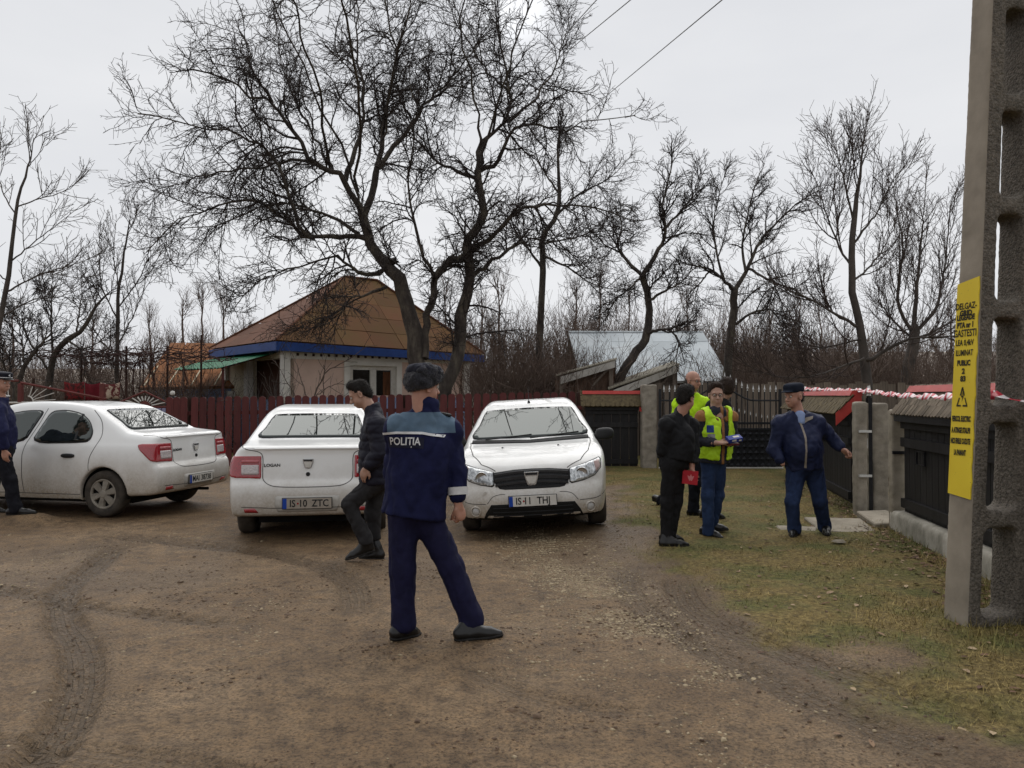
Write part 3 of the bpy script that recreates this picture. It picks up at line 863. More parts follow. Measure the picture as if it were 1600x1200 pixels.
# ornate metal gate with a pointed top behind the first car
def arc_pts(cx, cz, r, a0, a1, n):
    return [(cx + r * math.cos(R(a0 + (a1 - a0) * i / n)), cz + r * math.sin(R(a0 + (a1 - a0) * i / n))) for i in range(n + 1)]
def xz(pts, y): return [(p[0], y, p[1]) for p in pts]
GD = 16.9
M_brownm = mat('brown_enamel', (0.14, 0.035, 0.03), (0.09, 0.025, 0.022), 8, 0.45)
M_lilac = mat('lilac_panel', (0.36, 0.36, 0.50), (0.2, 0.2, 0.33), 10, 0.6)
M_offw = mat('off_white_enamel', (0.62, 0.60, 0.56), (0.5, 0.48, 0.44), 10, 0.45)
t = thing('arched_gate', 'pointed metal gate with white sunburst, rising behind the first white car', 'gate', (-8.05, GD, 0))
x0, x1, xm = -8.75, -7.45, -8.08
zt = 1.58 + 4 / 1200 * GD
MB().box((xm, GD, .66), (1.26, .03, 1.3)).obj('panel', M_brownm, t)
MB().tube([(x0, GD, 1.38), (xm, GD, 1.67), (x1, GD, 1.36)], .022, 6).obj('top_rail', M_brownm, t)
MB().tube([(x0, GD, 1.33), (x1, GD, 1.33)], .02, 6).obj('middle_rail', M_brownm, t)
MB().prism(arc_pts(xm, 1.33, .13, 0, 180, 10), .02, Matrix(((1, 0, 0, 0), (0, 0, -1, GD + .01), (0, 1, 0, 0), (0, 0, 0, 1)))).obj('hub', M_brownm, t)
for a in (14, 32, 50, 68, 86, 104, 122, 140, 158):
    r2 = {14: .5, 32: .36, 50: .30, 68: .28, 86: .28, 104: .28, 122: .30, 140: .36, 158: .45}[a]
    MB().tube([(xm + .16 * math.cos(R(a)), GD, 1.33 + .16 * math.sin(R(a)) * .9), (xm + r2 * math.cos(R(a)), GD, 1.33 + r2 * math.sin(R(a)) * .85)], .014, 5).obj('ray', M_offw, t)
for i in range(3):
    for j in range(5):
        MB().box((xm + .12 + j * .105, GD - .03, 1.26 - i * .11), (.085, .02, .085)).obj('lilac_tile', M_lilac, t)
t = thing('gate_post', 'black gate post with a round white lamp beside the pointed gate', 'post', (-7.38, GD - .2, 0))
MB().box((-7.38, GD - .2, .78), (.13, .13, 1.56)).obj('shaft', M_iron, t, bevel=.01)
MB().lathe([(0, -.055), (.04, -.04), (.055, 0), (.04, .04), (0, .055)], Matrix.Translation((-7.38, GD - .2, 1.63)), 12).obj('lamp_globe', M_offw, t, smooth=True)
# brown fence with sunburst panels at the far left
t = thing('sunburst_fence', 'brown metal fence with white sunburst fans at the photo left edge', 'fence', (-10.4, 16.6, 0))
SD = 16.6
for xp in (-11.6, -10.62, -8.85):
    MB().box((xp, SD, .92), (.09, .09, 1.84)).obj('post', M_brownm, t, bevel=.008)
MB().box((-10.2, SD, .7), (2.6, .03, 1.3)).obj('panel', M_brownm, t)
MB().tube([(-10.6, SD - .03, 1.86), (-8.75, SD - .03, 1.50)], .026, 6).obj('top_rail', M_brownm, t)
MB().tube([(-11.6, SD - .03, 1.90), (-10.65, SD - .03, 1.90)], .026, 6).obj('top_rail', M_brownm, t)
MB().tube([(-11.6, SD - .03, 1.42), (-8.8, SD - .03, 1.44)], .02, 6).obj('middle_rail', M_offw, t)
for cx, angs in ((-10.45, (4, 18, 34, 52, 72)), (-10.85, (96, 116, 136, 156, 176))):
    MB().tube(xz(arc_pts(cx, 1.45, .12, angs[0] - 8, angs[-1] + 12, 6), SD - .03), .014, 5).obj('fan_arc', M_offw, t)
    for a in angs:
        r2 = .34 if a in (52, 72, 96, 116, 136) else .6
        MB().tube([(cx + .12 * math.cos(R(a)), SD - .03, 1.45 + .12 * math.sin(R(a))), (cx + r2 * math.cos(R(a)), SD - .03, 1.45 + min(r2 * math.sin(R(a)), .38))], .009, 5).obj('ray', M_offw, t)
# rugs hung out behind it
def rug(name, label, xa_, xb, zt_, zb, m):
    mb = MB(); n = 10
    for i in range(n + 1):
        u = i / n; xx = xa_ + (xb - xa_) * u
        for j in range(5):
            w = j / 4
            mb.v.append(Vector((xx, 18.6 + 0.03 * math.sin(u * 9 + w) + .02 * w, zt_ - .05 * math.sin(u * PI) * (1 - w) + (zb - zt_) * w)))
    for i in range(n):
        for j in range(4): mb.f.append([i * 5 + j, (i + 1) * 5 + j, (i + 1) * 5 + j + 1, i * 5 + j + 1])
    me = mb.mesh(name, m, True)
    bm = bmesh.new(); bm.from_mesh(me); bmesh.ops.solidify(bm, geom=bm.faces[:], thickness=.015); bm.to_mesh(me); bm.free()
    tag(mobj(name, me), label, 'rug', 'rugs hung out to air')
rug('rug', 'plain dark crimson rug hung out above the first car', -10.35, -9.98, 1.9, 1.46, mat('crimson_pile', (0.16, 0.012, 0.02), (0.09, 0.01, 0.015), 5, .95))
rug('rug', 'crimson rug with dark pattern hung beside the plain one', -10.85, -10.37, 1.92, 1.48, mat('patterned_pile', (0.17, 0.02, 0.022), (0.05, 0.02, 0.018), 14, .95, lo=.45, hi=.52))
rug('rug', 'cream and maroon flowered rug on the washing line', -9.97, -9.5, 1.9, 1.5, mat('flower_pile', (0.46, 0.37, 0.28), (0.12, 0.03, 0.03), 9, .95, lo=.47, hi=.53))
t = thing('washing_line', 'line on two thin posts that the rugs hang from', 'washing line', (-10.2, 18.62, 0))
MB().tube([(-11.6, 18.62, 1.97), (-10.2, 18.6, 1.87), (-9.35, 18.62, 1.97)], .006, 4).obj('line', M_iron, t)
for xp in (-11.6, -9.35): MB().tube([(xp, 18.62, 0), (xp, 18.62, 2.0)], .03, 6).obj('post', M_darkwood, t)

# ================================================================== HOUSE
FL = Vector((-6.3, 20.5, 0)); hu = Vector((.766, .643, 0)); hv = Vector((-.643, .766, 0)); HL, HD = 7.05, 5.3
def H(a, b, z): return FL + hu * a + hv * b + Vector((0, 0, z))
EZ = lambda a, b: 3.05 - 0.02 * a
house = thing('village_house', 'pink single-storey house with rusty hipped roof behind the red fence', 'house', H(3.5, 2.6, 0))
roof = mobj('roof', MB().slab([H(0.05, 0.05, EZ(0, 0) - .02), H(HL - .05, .05, EZ(HL, 0) - .02), H(4.6, 2.65, 5.36), H(3.4, 2.65, 5.36)], .03).slab([H(.05, HD - .05, 3.03), H(.05, .05, 3.03), H(3.4, 2.65, 5.36)], .03)
            .slab([H(HL - .05, HD - .05, 2.9), H(.05, HD - .05, 3.03), H(3.4, 2.65, 5.36), H(4.6, 2.65, 5.36)], .03).slab([H(HL - .05, .05, 2.9), H(HL - .05, HD - .05, 2.9), H(4.6, 2.65, 5.36)], .03).mesh('roof', M_rust), house)
sheet_face([H(0, 0, EZ(0, 0)), H(HL, 0, EZ(HL, 0)), H(4.6, 2.65, 5.38), H(3.4, 2.65, 5.38)], 1.0, .72, roof, M_rust2, 'roof_sheet', .012, .014, .0)
sheet_face([H(0, HD, 3.05), H(0, 0, 3.05), H(3.4, 2.65, 5.38)], 1.25, .72, roof, M_rust, 'roof_sheet', .008, .02, .5)
for a, b in ((H(0, 0, 3.08), H(3.4, 2.65, 5.42)), (H(3.4, 2.65, 5.42), H(4.6, 2.65, 5.42)), (H(0, HD, 3.08), H(3.4, 2.65, 5.42)), (H(HL, 0, 2.95), H(4.6, 2.65, 5.42))):
    MB().tube([a, b], .04, 6).obj('ridge_cap', M_rust, roof)
def wallbox(a0, b0, a1, b1, z0, z1, th, m, nm, par, off=0.0):
    p, q = H(a0, b0, 0), H(a1, b1, 0)
    d = (q - p).normalized(); n = Vector((d.y, -d.x, 0))
    p = p + n * off; q = q + n * off
    return MB().hexa([p + Vector((0, 0, z0)), q + Vector((0, 0, z0)), q - n * th + Vector((0, 0, z0)), p - n * th + Vector((0, 0, z0))],
                     [p + Vector((0, 0, z1)), q + Vector((0, 0, z1)), q - n * th + Vector((0, 0, z1)), p - n * th + Vector((0, 0, z1))]).obj(nm, m, par)
O = .45                                                            # eaves overhang
# front wall with a window hole, left wall with the veranda
w0, w1 = 2.35, 4.05                                                # window in the front wall
wallbox(O, O, w0, O, 1.5, 2.86, .25, M_pink, 'wall', house)
wallbox(w1, O, HL - O, O, 1.5, 2.8, .25, M_pink, 'wall', house)
wallbox(w0, O, w1, O, 1.5, 1.58, .25, M_pink, 'wall', house); wallbox(w0, O, w1, O, 2.52, 2.84, .25, M_pink, 'wall', house)
wallbox(O - .04, O - .04, HL - O + .04, O - .04, 0, 1.52, .28, M_blue2, 'plinth', house)
wallbox(O - .04, HD - O, O - .04, O - .04, 0, 1.46, .28, M_blue2, 'plinth', house)
wallbox(HL - O, O, HL - O, HD - O, 0, 2.8, .25, M_pink, 'wall', house)
wallbox(O, HD - O, O, 3.1, 1.4, 2.9, .25, M_beige, 'wall', house)
wallbox(O, 3.1, O, .8, 2.62, 2.9, .25, M_beige, 'wall', house)
wallbox(O, .8, O, O, 1.4, 2.9, .25, M_beige, 'wall', house)
wallbox(O + .3, HD - O, O + .3, O + .3, 0, 2.78, .1, mat('brown_door_wood', (.10, .045, .03), (.06, .028, .02), 6, .7, sc=(3, 3, .5)), 'veranda_back', house)
wallbox(HL - O, HD - O, O, HD - O, 0, 2.8, .25, M_pink, 'wall', house)
for a, b in ((O, O), (HL - O, O), (O, HD - O), (O, 3.1)):
    c = H(a, b, 0)
    MB().box((c.x, c.y, 2.12), (.22, .22, 1.5), rz=R(40)).obj('corner_pilaster', M_white, house, bevel=.01)
fas = mobj('fascia', MB().hexa([H(0, 0, 2.79), H(HL, 0, 2.67), H(HL, .05, 2.67), H(0, .05, 2.79)], [H(0, 0, 3.03), H(HL, 0, 2.89), H(HL, .05, 2.89), H(0, .05, 3.03)])
           .hexa([H(-.002, HD, 2.79), H(-.002, .052, 2.79), H(.05, .052, 2.79), H(.05, HD, 2.79)], [H(-.002, HD, 3.03), H(-.002, .052, 3.03), H(.05, .052, 3.03), H(.05, HD, 3.03)]).mesh('fascia', M_blue), house)
MB().hexa([H(.05, .05, 2.80), H(HL, .05, 2.68), H(HL, HD, 2.68), H(.05, HD, 2.80)], [H(.05, .05, 2.83), H(HL, .05, 2.71), H(HL, HD, 2.71), H(.05, HD, 2.83)]).obj('soffit', M_blue, house)
wallbox(O, O, HL - O, O, 2.60, 2.79, .05, M_white, 'frieze', house, off=.05)
for i in range(26):                                                # dentils
    c = H(O + .1 + i * .235, O - .06, 2.72 - .0 * i)
    MB().box((c.x, c.y, c.z), (.06, .05, .07), rz=R(40)).obj('dentil', M_darkwood, house)
win = wallbox(w0 + .12, O, w1 - .12, O, 1.58, 2.52, .02, M_glassd, 'window', house, off=-.12)
for a0, a1, z0, z1 in ((w0 - .12, w0 + .06, 1.52, 2.62), (w1 - .06, w1 + .12, 1.52, 2.62), (w0 + .06, w1 - .06, 2.46, 2.62)):
    wallbox(a0, O, a1, O, z0, z1, .1, M_white, 'window_frame', win, off=.05)
for a0, a1, z0, z1 in ((w0 + .06, w0 + .2, 1.56, 2.46), (w1 - .2, w1 - .06, 1.56, 2.46), (w0 + .78, w0 + .98, 1.56, 2.36), (w0 + .2, w1 - .2, 2.34, 2.46)):
    wallbox(a0, O, a1, O, z0, z1, .06, M_offw, 'sash', win, off=-.05)
wallbox(w0 + 1.25, O, w0 + 1.5, O, 1.58, 2.3, .01, M_curtain, 'curtain', win, off=-.113)
# chimneyless roof; green corrugated porch canopy on two red posts
can = thing('porch_canopy', 'green corrugated canopy on thin red posts beside the house', 'canopy', H(-.6, 3.4, 0))
mb = MB(); n = 36
for i in range(n + 1):
    bq = 1.0 + 4.0 * i / n; zc = .025 * math.sin(i * PI / 1.0 * .8)
    for a_, z_ in ((O, 2.80), (-1.15, 2.32)):
        for th in (0, -.012): mb.v.append(H(a_, bq, z_ + zc + th + .06 * (i / n)))
for i in range(n):
    b = i * 4
    mb.f += [[b, b + 4, b + 6, b + 2], [b + 1, b + 3, b + 7, b + 5], [b + 2, b + 6, b + 7, b + 3]]
mobj('corrugated_sheet', auto_smooth(mb.mesh('corrugated_sheet', M_green), 60), can)
for b in (1.3, 4.7):
    c = H(-.95, b, 0); MB().tube([c, c + Vector((0, 0, 2.34))], .035, 8).obj('post', M_brownm, can)
    MB().tube([H(-1.0, b, 2.33), H(O - .1, b, 2.74)], .03, 6).obj('rafter', M_brownm, can)
MB().tube([H(-.97, 1.0, 2.35), H(-.97, 5.0, 2.36)], .03, 6).obj('beam', M_brownm, can)

# ================================================================== OUTBUILDINGS
an = thing('rusty_shed', 'low blue shed under an orange rusted roof left of the house', 'shed', (-10, 25, 0))
A0, A1, B1, B0 = Vector((-11.45, 23.6, 1.80)), Vector((-7.9, 24.2, 1.86)), Vector((-8.2, 27.2, 3.42)), Vector((-11.9, 26.8, 3.36))
ar = mobj('roof', MB().slab([A0, A1, B1, B0], .05).mesh('roof', M_rust3), an)
sheet_face([A0 + Vector((0, 0, .01)), A1 + Vector((0, 0, .01)), B1 + Vector((0, 0, .01)), B0 + Vector((0, 0, .01))], .62, 1.0, ar, M_rust3, 'roof_sheet', .008, .03, 0)
for i in range(5):
    p = A0.lerp(A1, (i + .15) / 5.2); q = B0.lerp(B1, (i + .15) / 5.2)
    MB().tube([p.lerp(q, .02) + Vector((0, 0, .04)), p.lerp(q, .45) + Vector((0, 0, .04))], .022, 4).obj('batten', M_beige, ar)
MB().hexa([(-11.2, 23.9, 0), (-8.0, 24.4, 0), (-8.3, 27.0, 0), (-11.6, 26.6, 0)], [(-11.2, 23.9, 1.78), (-8.0, 24.4, 1.82), (-8.3, 27.0, 3.2), (-11.6, 26.6, 3.2)]).obj('wall', M_blue2, an)
MB().hexa([(-8.9, 23.95, 1.55), (-8.1, 24.1, 1.55), (-8.1, 24.3, 1.55), (-8.9, 24.2, 1.55)], [(-8.9, 23.95, 1.72), (-8.1, 24.1, 1.72), (-8.1, 24.3, 1.72), (-8.9, 24.2, 1.72)]).obj('ledge', M_white, an)

ts = thing('tin_roofed_barn', 'barn with a bright bare tin roof behind the leaning fruit tree', 'barn', (4.3, 25.5, 0))
A0, A1, B1, B0 = Vector((2.15, 24, 2.0)), Vector((6.85, 24, 2.02)), Vector((6.72, 27, 3.76)), Vector((2.0, 27, 3.78))
tr = mobj('roof', MB().slab([A0, A1, B1, B0], .05).slab([B0 - Vector((0, 0, .02)), B1 - Vector((0, 0, .02)), B1 + Vector((0, 3, -1.8)), B0 + Vector((0, 3, -1.8))], .05).mesh('roof', M_tin), ts)
sheet_face([A0 + Vector((0, 0, .01)), A1 + Vector((0, 0, .01)), B1 + Vector((0, 0, .01)), B0 + Vector((0, 0, .01))], .95, 2.75, tr, M_tin, 'roof_sheet', .006, .008, 0)
MB().tube([B0 + Vector((0, 0, .03)), B1 + Vector((0, 0, .03))], .05, 6).obj('ridge_cap', M_tin, tr)
MB().hexa([(2.35, 24.3, 0), (6.6, 24.3, 0), (6.6, 29.6, 0), (2.35, 29.6, 0)], [(2.35, 24.3, 1.95), (6.6, 24.3, 1.95), (6.6, 29.6, 1.95), (2.35, 29.6, 1.95)]).obj('wall', M_brick, ts)
for s_, xx in ((-1, 2.35), (1, 6.6)):
    MB().add([(xx, 24.3, 1.9), (xx, 29.6, 1.9), (xx, 27, 3.65), (xx - s_ * .1, 24.3, 1.9), (xx - s_ * .1, 29.6, 1.9), (xx - s_ * .1, 27, 3.65)], [(0, 1, 2), (5, 4, 3), (0, 2, 5, 3), (1, 4, 5, 2), (0, 3, 4, 1)]).obj('gable', M_darkwood, ts)

def lean_to(name, label, c1, c2, dz, dep, m, zb, wall_m, extra):
    """plank roof between pixel-placed corners c1 (low) and c2 (high)"""
    t = thing(name, label, 'shed', ((c1.x + c2.x) / 2, c1.y, 0))
    d = Vector((0.25, dep, dz))
    n = 7
    for i in range(n):
        a, b = i / n, (i + 1) / n - .012
        MB().slab([c1 + d * a, c2 + d * a, c2 + d * b, c1 + d * b], .03).obj('roof_board', m, t)
    MB().hexa([c1 + Vector((.12, -.03, -.22)), c2 + Vector((-.02, -.03, -.20)), c2 + Vector((-.02, 0, -.20)), c1 + Vector((.12, 0, -.22))],
              [c1 + Vector((.12, -.03, -.04)), c2 + Vector((-.02, -.03, -.04)), c2 + Vector((-.02, 0, -.04)), c1 + Vector((.12, 0, -.04))]).obj('fascia_board', mat('pale_board', (.44, .42, .38), (.3, .28, .25), 6, .8), t)
    nb = 9
    for i in range(nb):
        p = c1.lerp(c2, (i + .5) / nb)
        MB().box((p.x, p.y + .3, (p.z - .14) / 2), (abs(c2.x - c1.x) / nb - .012, .025, p.z - .14)).obj('wall_board', wall_m, t)
    for u in (.1, .93):
        p = c1.lerp(c2, u); MB().box((p.x, p.y + .12, (p.z - .1) / 2), (.09, .09, p.z - .1)).obj('post', M_grey, t)
    p = c1.lerp(c2, .93)
    MB().tube([(p.x - .45, p.y + .12, p.z - .62), (p.x - .04, p.y + .12, p.z - .18)], .035, 4).obj('brace', M_grey, t)
    MB().hexa([c1 + Vector((.3, dep * .9, -.6)), c2 + Vector((.2, dep * .9, -.6)), c2 + Vector((.2, dep, -.6)), c1 + Vector((.3, dep, -.6))], [c1 + Vector((.3, dep * .9, dz * .8)), c2 + Vector((.2, dep * .9, dz * .8)), c2 + Vector((.2, dep, dz * .8)), c1 + Vector((.3, dep, dz * .8))]).obj('back_wall', wall_m, t)
lean_to('lean_to_shed', 'small shed with a slanting board roof just behind the picket fence', px(868, 586, 18.5), px(962, 561, 18.5), .12, 1.6, M_slate, 0, M_brick, 0)
lean_to('wood_store', 'grey wood store with a sagging sheet roof behind the iron gate', px(950, 607, 18.0), px(1062, 568, 18.8), .15, 2.0, M_slate, 0, M_grey, 1)

# ================================================================== GREY BOARD FENCE behind the gate
t = thing('board_fence', 'tall weathered grey board fence standing behind the iron gate', 'fence', (6.5, 18, 0))
P0, P1 = Vector((3.2, 18.6, 0)), Vector((11.0, 16.9, 0))
n = 46; dv = (P1 - P0); ang = math.atan2(dv.y, dv.x)
for i in range(n):
    p = P0.lerp(P1, i / n); hh = 1.86 + rnd.uniform(-.05, .05)
    MB().box((0, 0, hh / 2), (.158, .024, hh)).obj('board', M_grey, t, world=Matrix.Translation(p) @ Matrix.Rotation(ang, 4, 'Z') @ Matrix.Rotation(rnd.uniform(-.012, .012), 4, 'Y'))
for h in (.45, 1.45):
    MB().box((0, .045, h), (dv.length, .05, .09)).obj('rail', M_grey, t, world=Matrix.Translation((P0 + P1) / 2) @ Matrix.Rotation(ang, 4, 'Z'))
# yard wall and packed earth seen through the wicket
t = thing('yard_wall', 'low dry-brick edging in the yard beyond the open wicket', 'wall', (6.6, 12.6, 0))
for j in range(3):
    for i in range(8):
        MB().box((5.75 + i * .27 + (j % 2) * .12, 13.2 - i * .02, .10 + j * .11), (.25, .12, .10)).obj('brick', M_brick, t)

# ================================================================== SHINGLED BLACK FENCE SECTIONS
def black_section(name, label, p0, p1, z0, ztop, side, big, caps, wall_z=0.0):
    """boarded panel from p0 to p1 under a shingle pent roof that slopes to the road side (normal `side`)"""
    p0, p1 = Vector((*p0, 0)), Vector((*p1, 0))
    d = (p1 - p0); ln = d.length; d.normalize(); n = Vector((*side, 0)); n.normalize()
    t = thing(name, label, 'fence', (p0 + p1) / 2)
    ang = math.atan2(d.y, d.x)
    nb = max(3, int(ln / .16)); Rz = Matrix.Rotation(ang, 4, 'Z')
    for i in range(nb):
        c = p0 + d * (ln * (i + .5) / nb)
        hh = ztop - .3 - z0
        mobj('board', MB().box((0, 0, hh / 2), (ln / nb - .008, .022, hh)).mesh('board', M_black), t, Matrix.Translation(c + Vector((0, 0, z0))) @ Rz)
    for h in (z0 + .1, (z0 + ztop) / 2 + .1, ztop - .38):
        c = (p0 + p1) / 2 + n * .032
        mobj('rail', MB().box((0, 0, 0), (ln, .04, .10)).mesh('rail', M_black), t, Matrix.Translation(c + Vector((0, 0, h))) @ Rz)
    e0, e1 = p0 - d * .06, p1 + d * .06
    zr, ze = ztop, ztop - .27; oe, orr = (.10, -.13) if big else (.20, -.06)
    A, B = e0 + n * oe + Vector((0, 0, ze)), e1 + n * oe + Vector((0, 0, ze))
    C, D = e1 + n * orr + Vector((0, 0, zr)), e0 + n * orr + Vector((0, 0, zr))
    rf = mobj('shingle_roof', MB().slab([A, B, C, D] if (B - A).cross(D - A).z > 0 else [D, C, B, A], .02).mesh('shingle_roof', M_shing2 if not big else M_darkwood), t)
    E, F = e0 - n * .3 + Vector((0, 0, ze)), e1 - n * .3 + Vector((0, 0, ze))
    MB().slab([D, C, F, E] if (C - D).cross(E - D).z > 0 else [E, F, C, D], .02).obj('rear_slope', M_shing2, t)
    MB().hexa([p0 + n * .12 + Vector((0, 0, ze - .08)), p1 + n * .12 + Vector((0, 0, ze - .08)), p1 - n * .12 + Vector((0, 0, ze - .08)), p0 - n * .12 + Vector((0, 0, ze - .08))] if d.cross(n).z < 0 else
              [p1 + n * .12 + Vector((0, 0, ze - .08)), p0 + n * .12 + Vector((0, 0, ze - .08)), p0 - n * .12 + Vector((0, 0, ze - .08)), p1 - n * .12 + Vector((0, 0, ze - .08))],
              [p0 + n * .12 + Vector((0, 0, ze - .005)), p1 + n * .12 + Vector((0, 0, ze - .005)), p1 - n * .12 + Vector((0, 0, ze + .09)), p0 - n * .12 + Vector((0, 0, ze + .09))] if d.cross(n).z < 0 else
              [p1 + n * .12 + Vector((0, 0, ze - .005)), p0 + n * .12 + Vector((0, 0, ze - .005)), p0 - n * .12 + Vector((0, 0, ze + .09)), p1 - n * .12 + Vector((0, 0, ze + .09))]).obj('eaves_beam', M_black, t)
    # shingles in overlapping courses with pointed butts
    up = (D - A); ul = up.length; up.normalize(); nn = d.cross(up); nn = nn if nn.z > 0 else -nn
    rows = 6 if big else 5; w = .085 if big else .10
    sh_poly = [(-w * .47, 0), (0, -.018), (w * .47, 0), (w * .47, .12), (-w * .47, .12)]
    fr = Matrix.Identity(4)
    for i, c in enumerate((d, up, nn)):
        for j in range(3): fr[j][i] = c[j]
    tilt = Matrix.Rotation(R(4.5), 4, 'X')
    if big:
        smesh = MB().prism(sh_poly, .011).mesh('shingle', M_shing)
    acc = MB()
    for r_ in range(rows):
        s0 = ul * r_ / rows - .012; k = 0
        xx = (w / 2 if r_ % 2 else 0)
        while xx < ln + .12:
            M = Matrix.Translation(A + d * xx + up * s0 + nn * (.018 + rnd.uniform(0, .006))) @ fr @ tilt @ Matrix.Rotation(rnd.uniform(-.07, .07), 4, 'Z')
            if big: mobj('shingle', smesh, rf, M)
            else: acc.prism(sh_poly, .011, M)
            xx += w
    if not big: tag(acc.obj('shingle_courses', M_shing2, rf), kind='stuff')
    MB().hexa([D + n * .10 + Vector((0, 0, -.02)), C + n * .10 + Vector((0, 0, -.02)), C - n * .07 + Vector((0, 0, -.02)), D - n * .07 + Vector((0, 0, -.02))] if d.cross(n).z < 0 else [C + n * .10 + Vector((0, 0, -.02)), D + n * .10 + Vector((0, 0, -.02)), D - n * .07 + Vector((0, 0, -.02)), C - n * .07 + Vector((0, 0, -.02))],
              [D + n * .06 + Vector((0, 0, .05)), C + n * .06 + Vector((0, 0, .05)), C - n * .04 + Vector((0, 0, .05)), D - n * .04 + Vector((0, 0, .05))] if d.cross(n).z < 0 else [C + n * .06 + Vector((0, 0, .05)), D + n * .06 + Vector((0, 0, .05)), D - n * .04 + Vector((0, 0, .05)), C - n * .04 + Vector((0, 0, .05))]).obj('red_ridge_cap', M_redcap, rf)
    for cpt in caps:                                              # red barge board on an end
        q0, q1 = (A, D) if cpt == 0 else (B, C)
        dd = d * (-.015 if cpt == 0 else .015)
        a_, b_ = q0 + dd + n * .02 - Vector((0, 0, .06)), q1 + dd
        MB().slab([a_ - Vector((0, 0, .10)), b_ - Vector((0, 0, .12)) - n * .05, b_ + Vector((0, 0, .06)) - n * .05, a_ + Vector((0, 0, .07))], .012).obj('red_barge_board', M_redcap, rf)
    return t
bs_ = black_section('shingled_fence', 'black boarded fence panel with mossy shingle cap right of the small hatchback', (1.52, 15.95), (2.6, 15.9), .12, 1.63, (0, -1), False, (1,))
MB().hexa([(2.60, 15.66, 1.26), (2.69, 15.66, 1.24), (2.69, 15.69, 1.24), (2.60, 15.69, 1.26)], [(2.64, 15.90, 1.64), (2.70, 15.90, 1.64), (2.70, 15.93, 1.64), (2.64, 15.93, 1.64)]).obj('red_end_board', M_redcap, bs_)
black_section('shingled_fence', 'black boarded fence panel with red ridge behind the man in the cap', (5.5, 15.0), (4.62, 10.45), .12, 1.60, (-1, .2), False, (1,))
black_section('shingled_fence', 'black boarded fence panel on a concrete plinth beside the power pole', (4.46, 8.72), (3.80, 4.4), .27, 1.64, (-1, .16), True, ())
# concrete plinth and end post of the near panel
t = thing('plinth_wall', 'lime-streaked concrete plinth under the near black fence panel', 'wall', (4.2, 7, 0))
s = SDF()
d = Vector((3.80 - 4.46, 4.4 - 8.72, 0)).normalized()
c = Vector(((4.46 + 3.8) / 2, (8.72 + 4.4) / 2, .10))
Mx = np.array([[d.x, -d.y, 0], [d.y, d.x, 0], [0, 0, 1]])
s.box((c.x, c.y, .08), (2.35, .13, .19), Mx, rr=.03)
def pl_disp(v, n):
    a = vnoise(v, 3) * .006 + vnoise(v, 24, 3) * .004
    return v + n * a[:, None]
sdf_obj('wall', s, .03, M_conc3, t, 1, disp=pl_disp)
t = thing('fence_post', 'pale concrete post at the open end of the near black panel', 'post', (4.44, 8.84, 0))
s = SDF().box((4.43, 8.85, .70), (.075, .075, .72), np.array([[d.x, -d.y, 0], [d.y, d.x, 0], [0, 0, 1]]), rr=.015)
sdf_obj('shaft', s, .02, M_conc2, t, 1, disp=lambda v, n: v + n * (vnoise(v, 14) * .006)[:, None])
MB().box((4.42, 8.76, .93), (.17, .03, .035)).obj('bracket', M_iron, t)
mobj('hatch_frame', MB().box((0, 0, .0), (.02, .16, .012)).box((0, 0, -.14), (.02, .16, .012)).box((0, .08, -.07), (.02, .012, .15)).box((0, -.08, -.07), (.02, .012, .15)).mesh('hatch_frame', M_iron), t, Matrix.Translation((4.33, 8.15, .98)))

# ================================================================== POSTS AND GATES
def conc_post(name, label, x, y, w, dpt, h, z0=0.0, m=M_conc, rz=0):
    t = thing(name, label, 'post', (x, y, z0))
    c, s_ = math.cos(rz), math.sin(rz)
    s = SDF().box((x, y, z0 + h / 2 - .05), (w / 2, dpt / 2, h / 2 + .05), np.array([[c, -s_, 0], [s_, c, 0], [0, 0, 1]]), rr=.025)
    sdf_obj('shaft', s, .02, m, t, 1, disp=lambda v, n: v + n * (vnoise(v, 9, x) * .008 + vnoise(v, 25, x) * .004)[:, None])
    return t
conc_post('gate_pier', 'square concrete pier at the hinge side of the iron gate', 2.79, 15.7, .30, .30, 1.72, .08)
pt = conc_post('wicket_post', 'slim concrete post the open wicket hangs from', 4.50, 9.95, .15, .15, 1.50)
conc_post('wicket_pier', 'thick crumbling concrete pier behind the open wicket', 4.86, 10.25, .22, .26, 1.48, m=M_conc)
for zz in (.55, 1.12):
    MB().box((4.53, 9.86, zz), (.16, .03, .03)).obj('hinge', M_silver, pt)

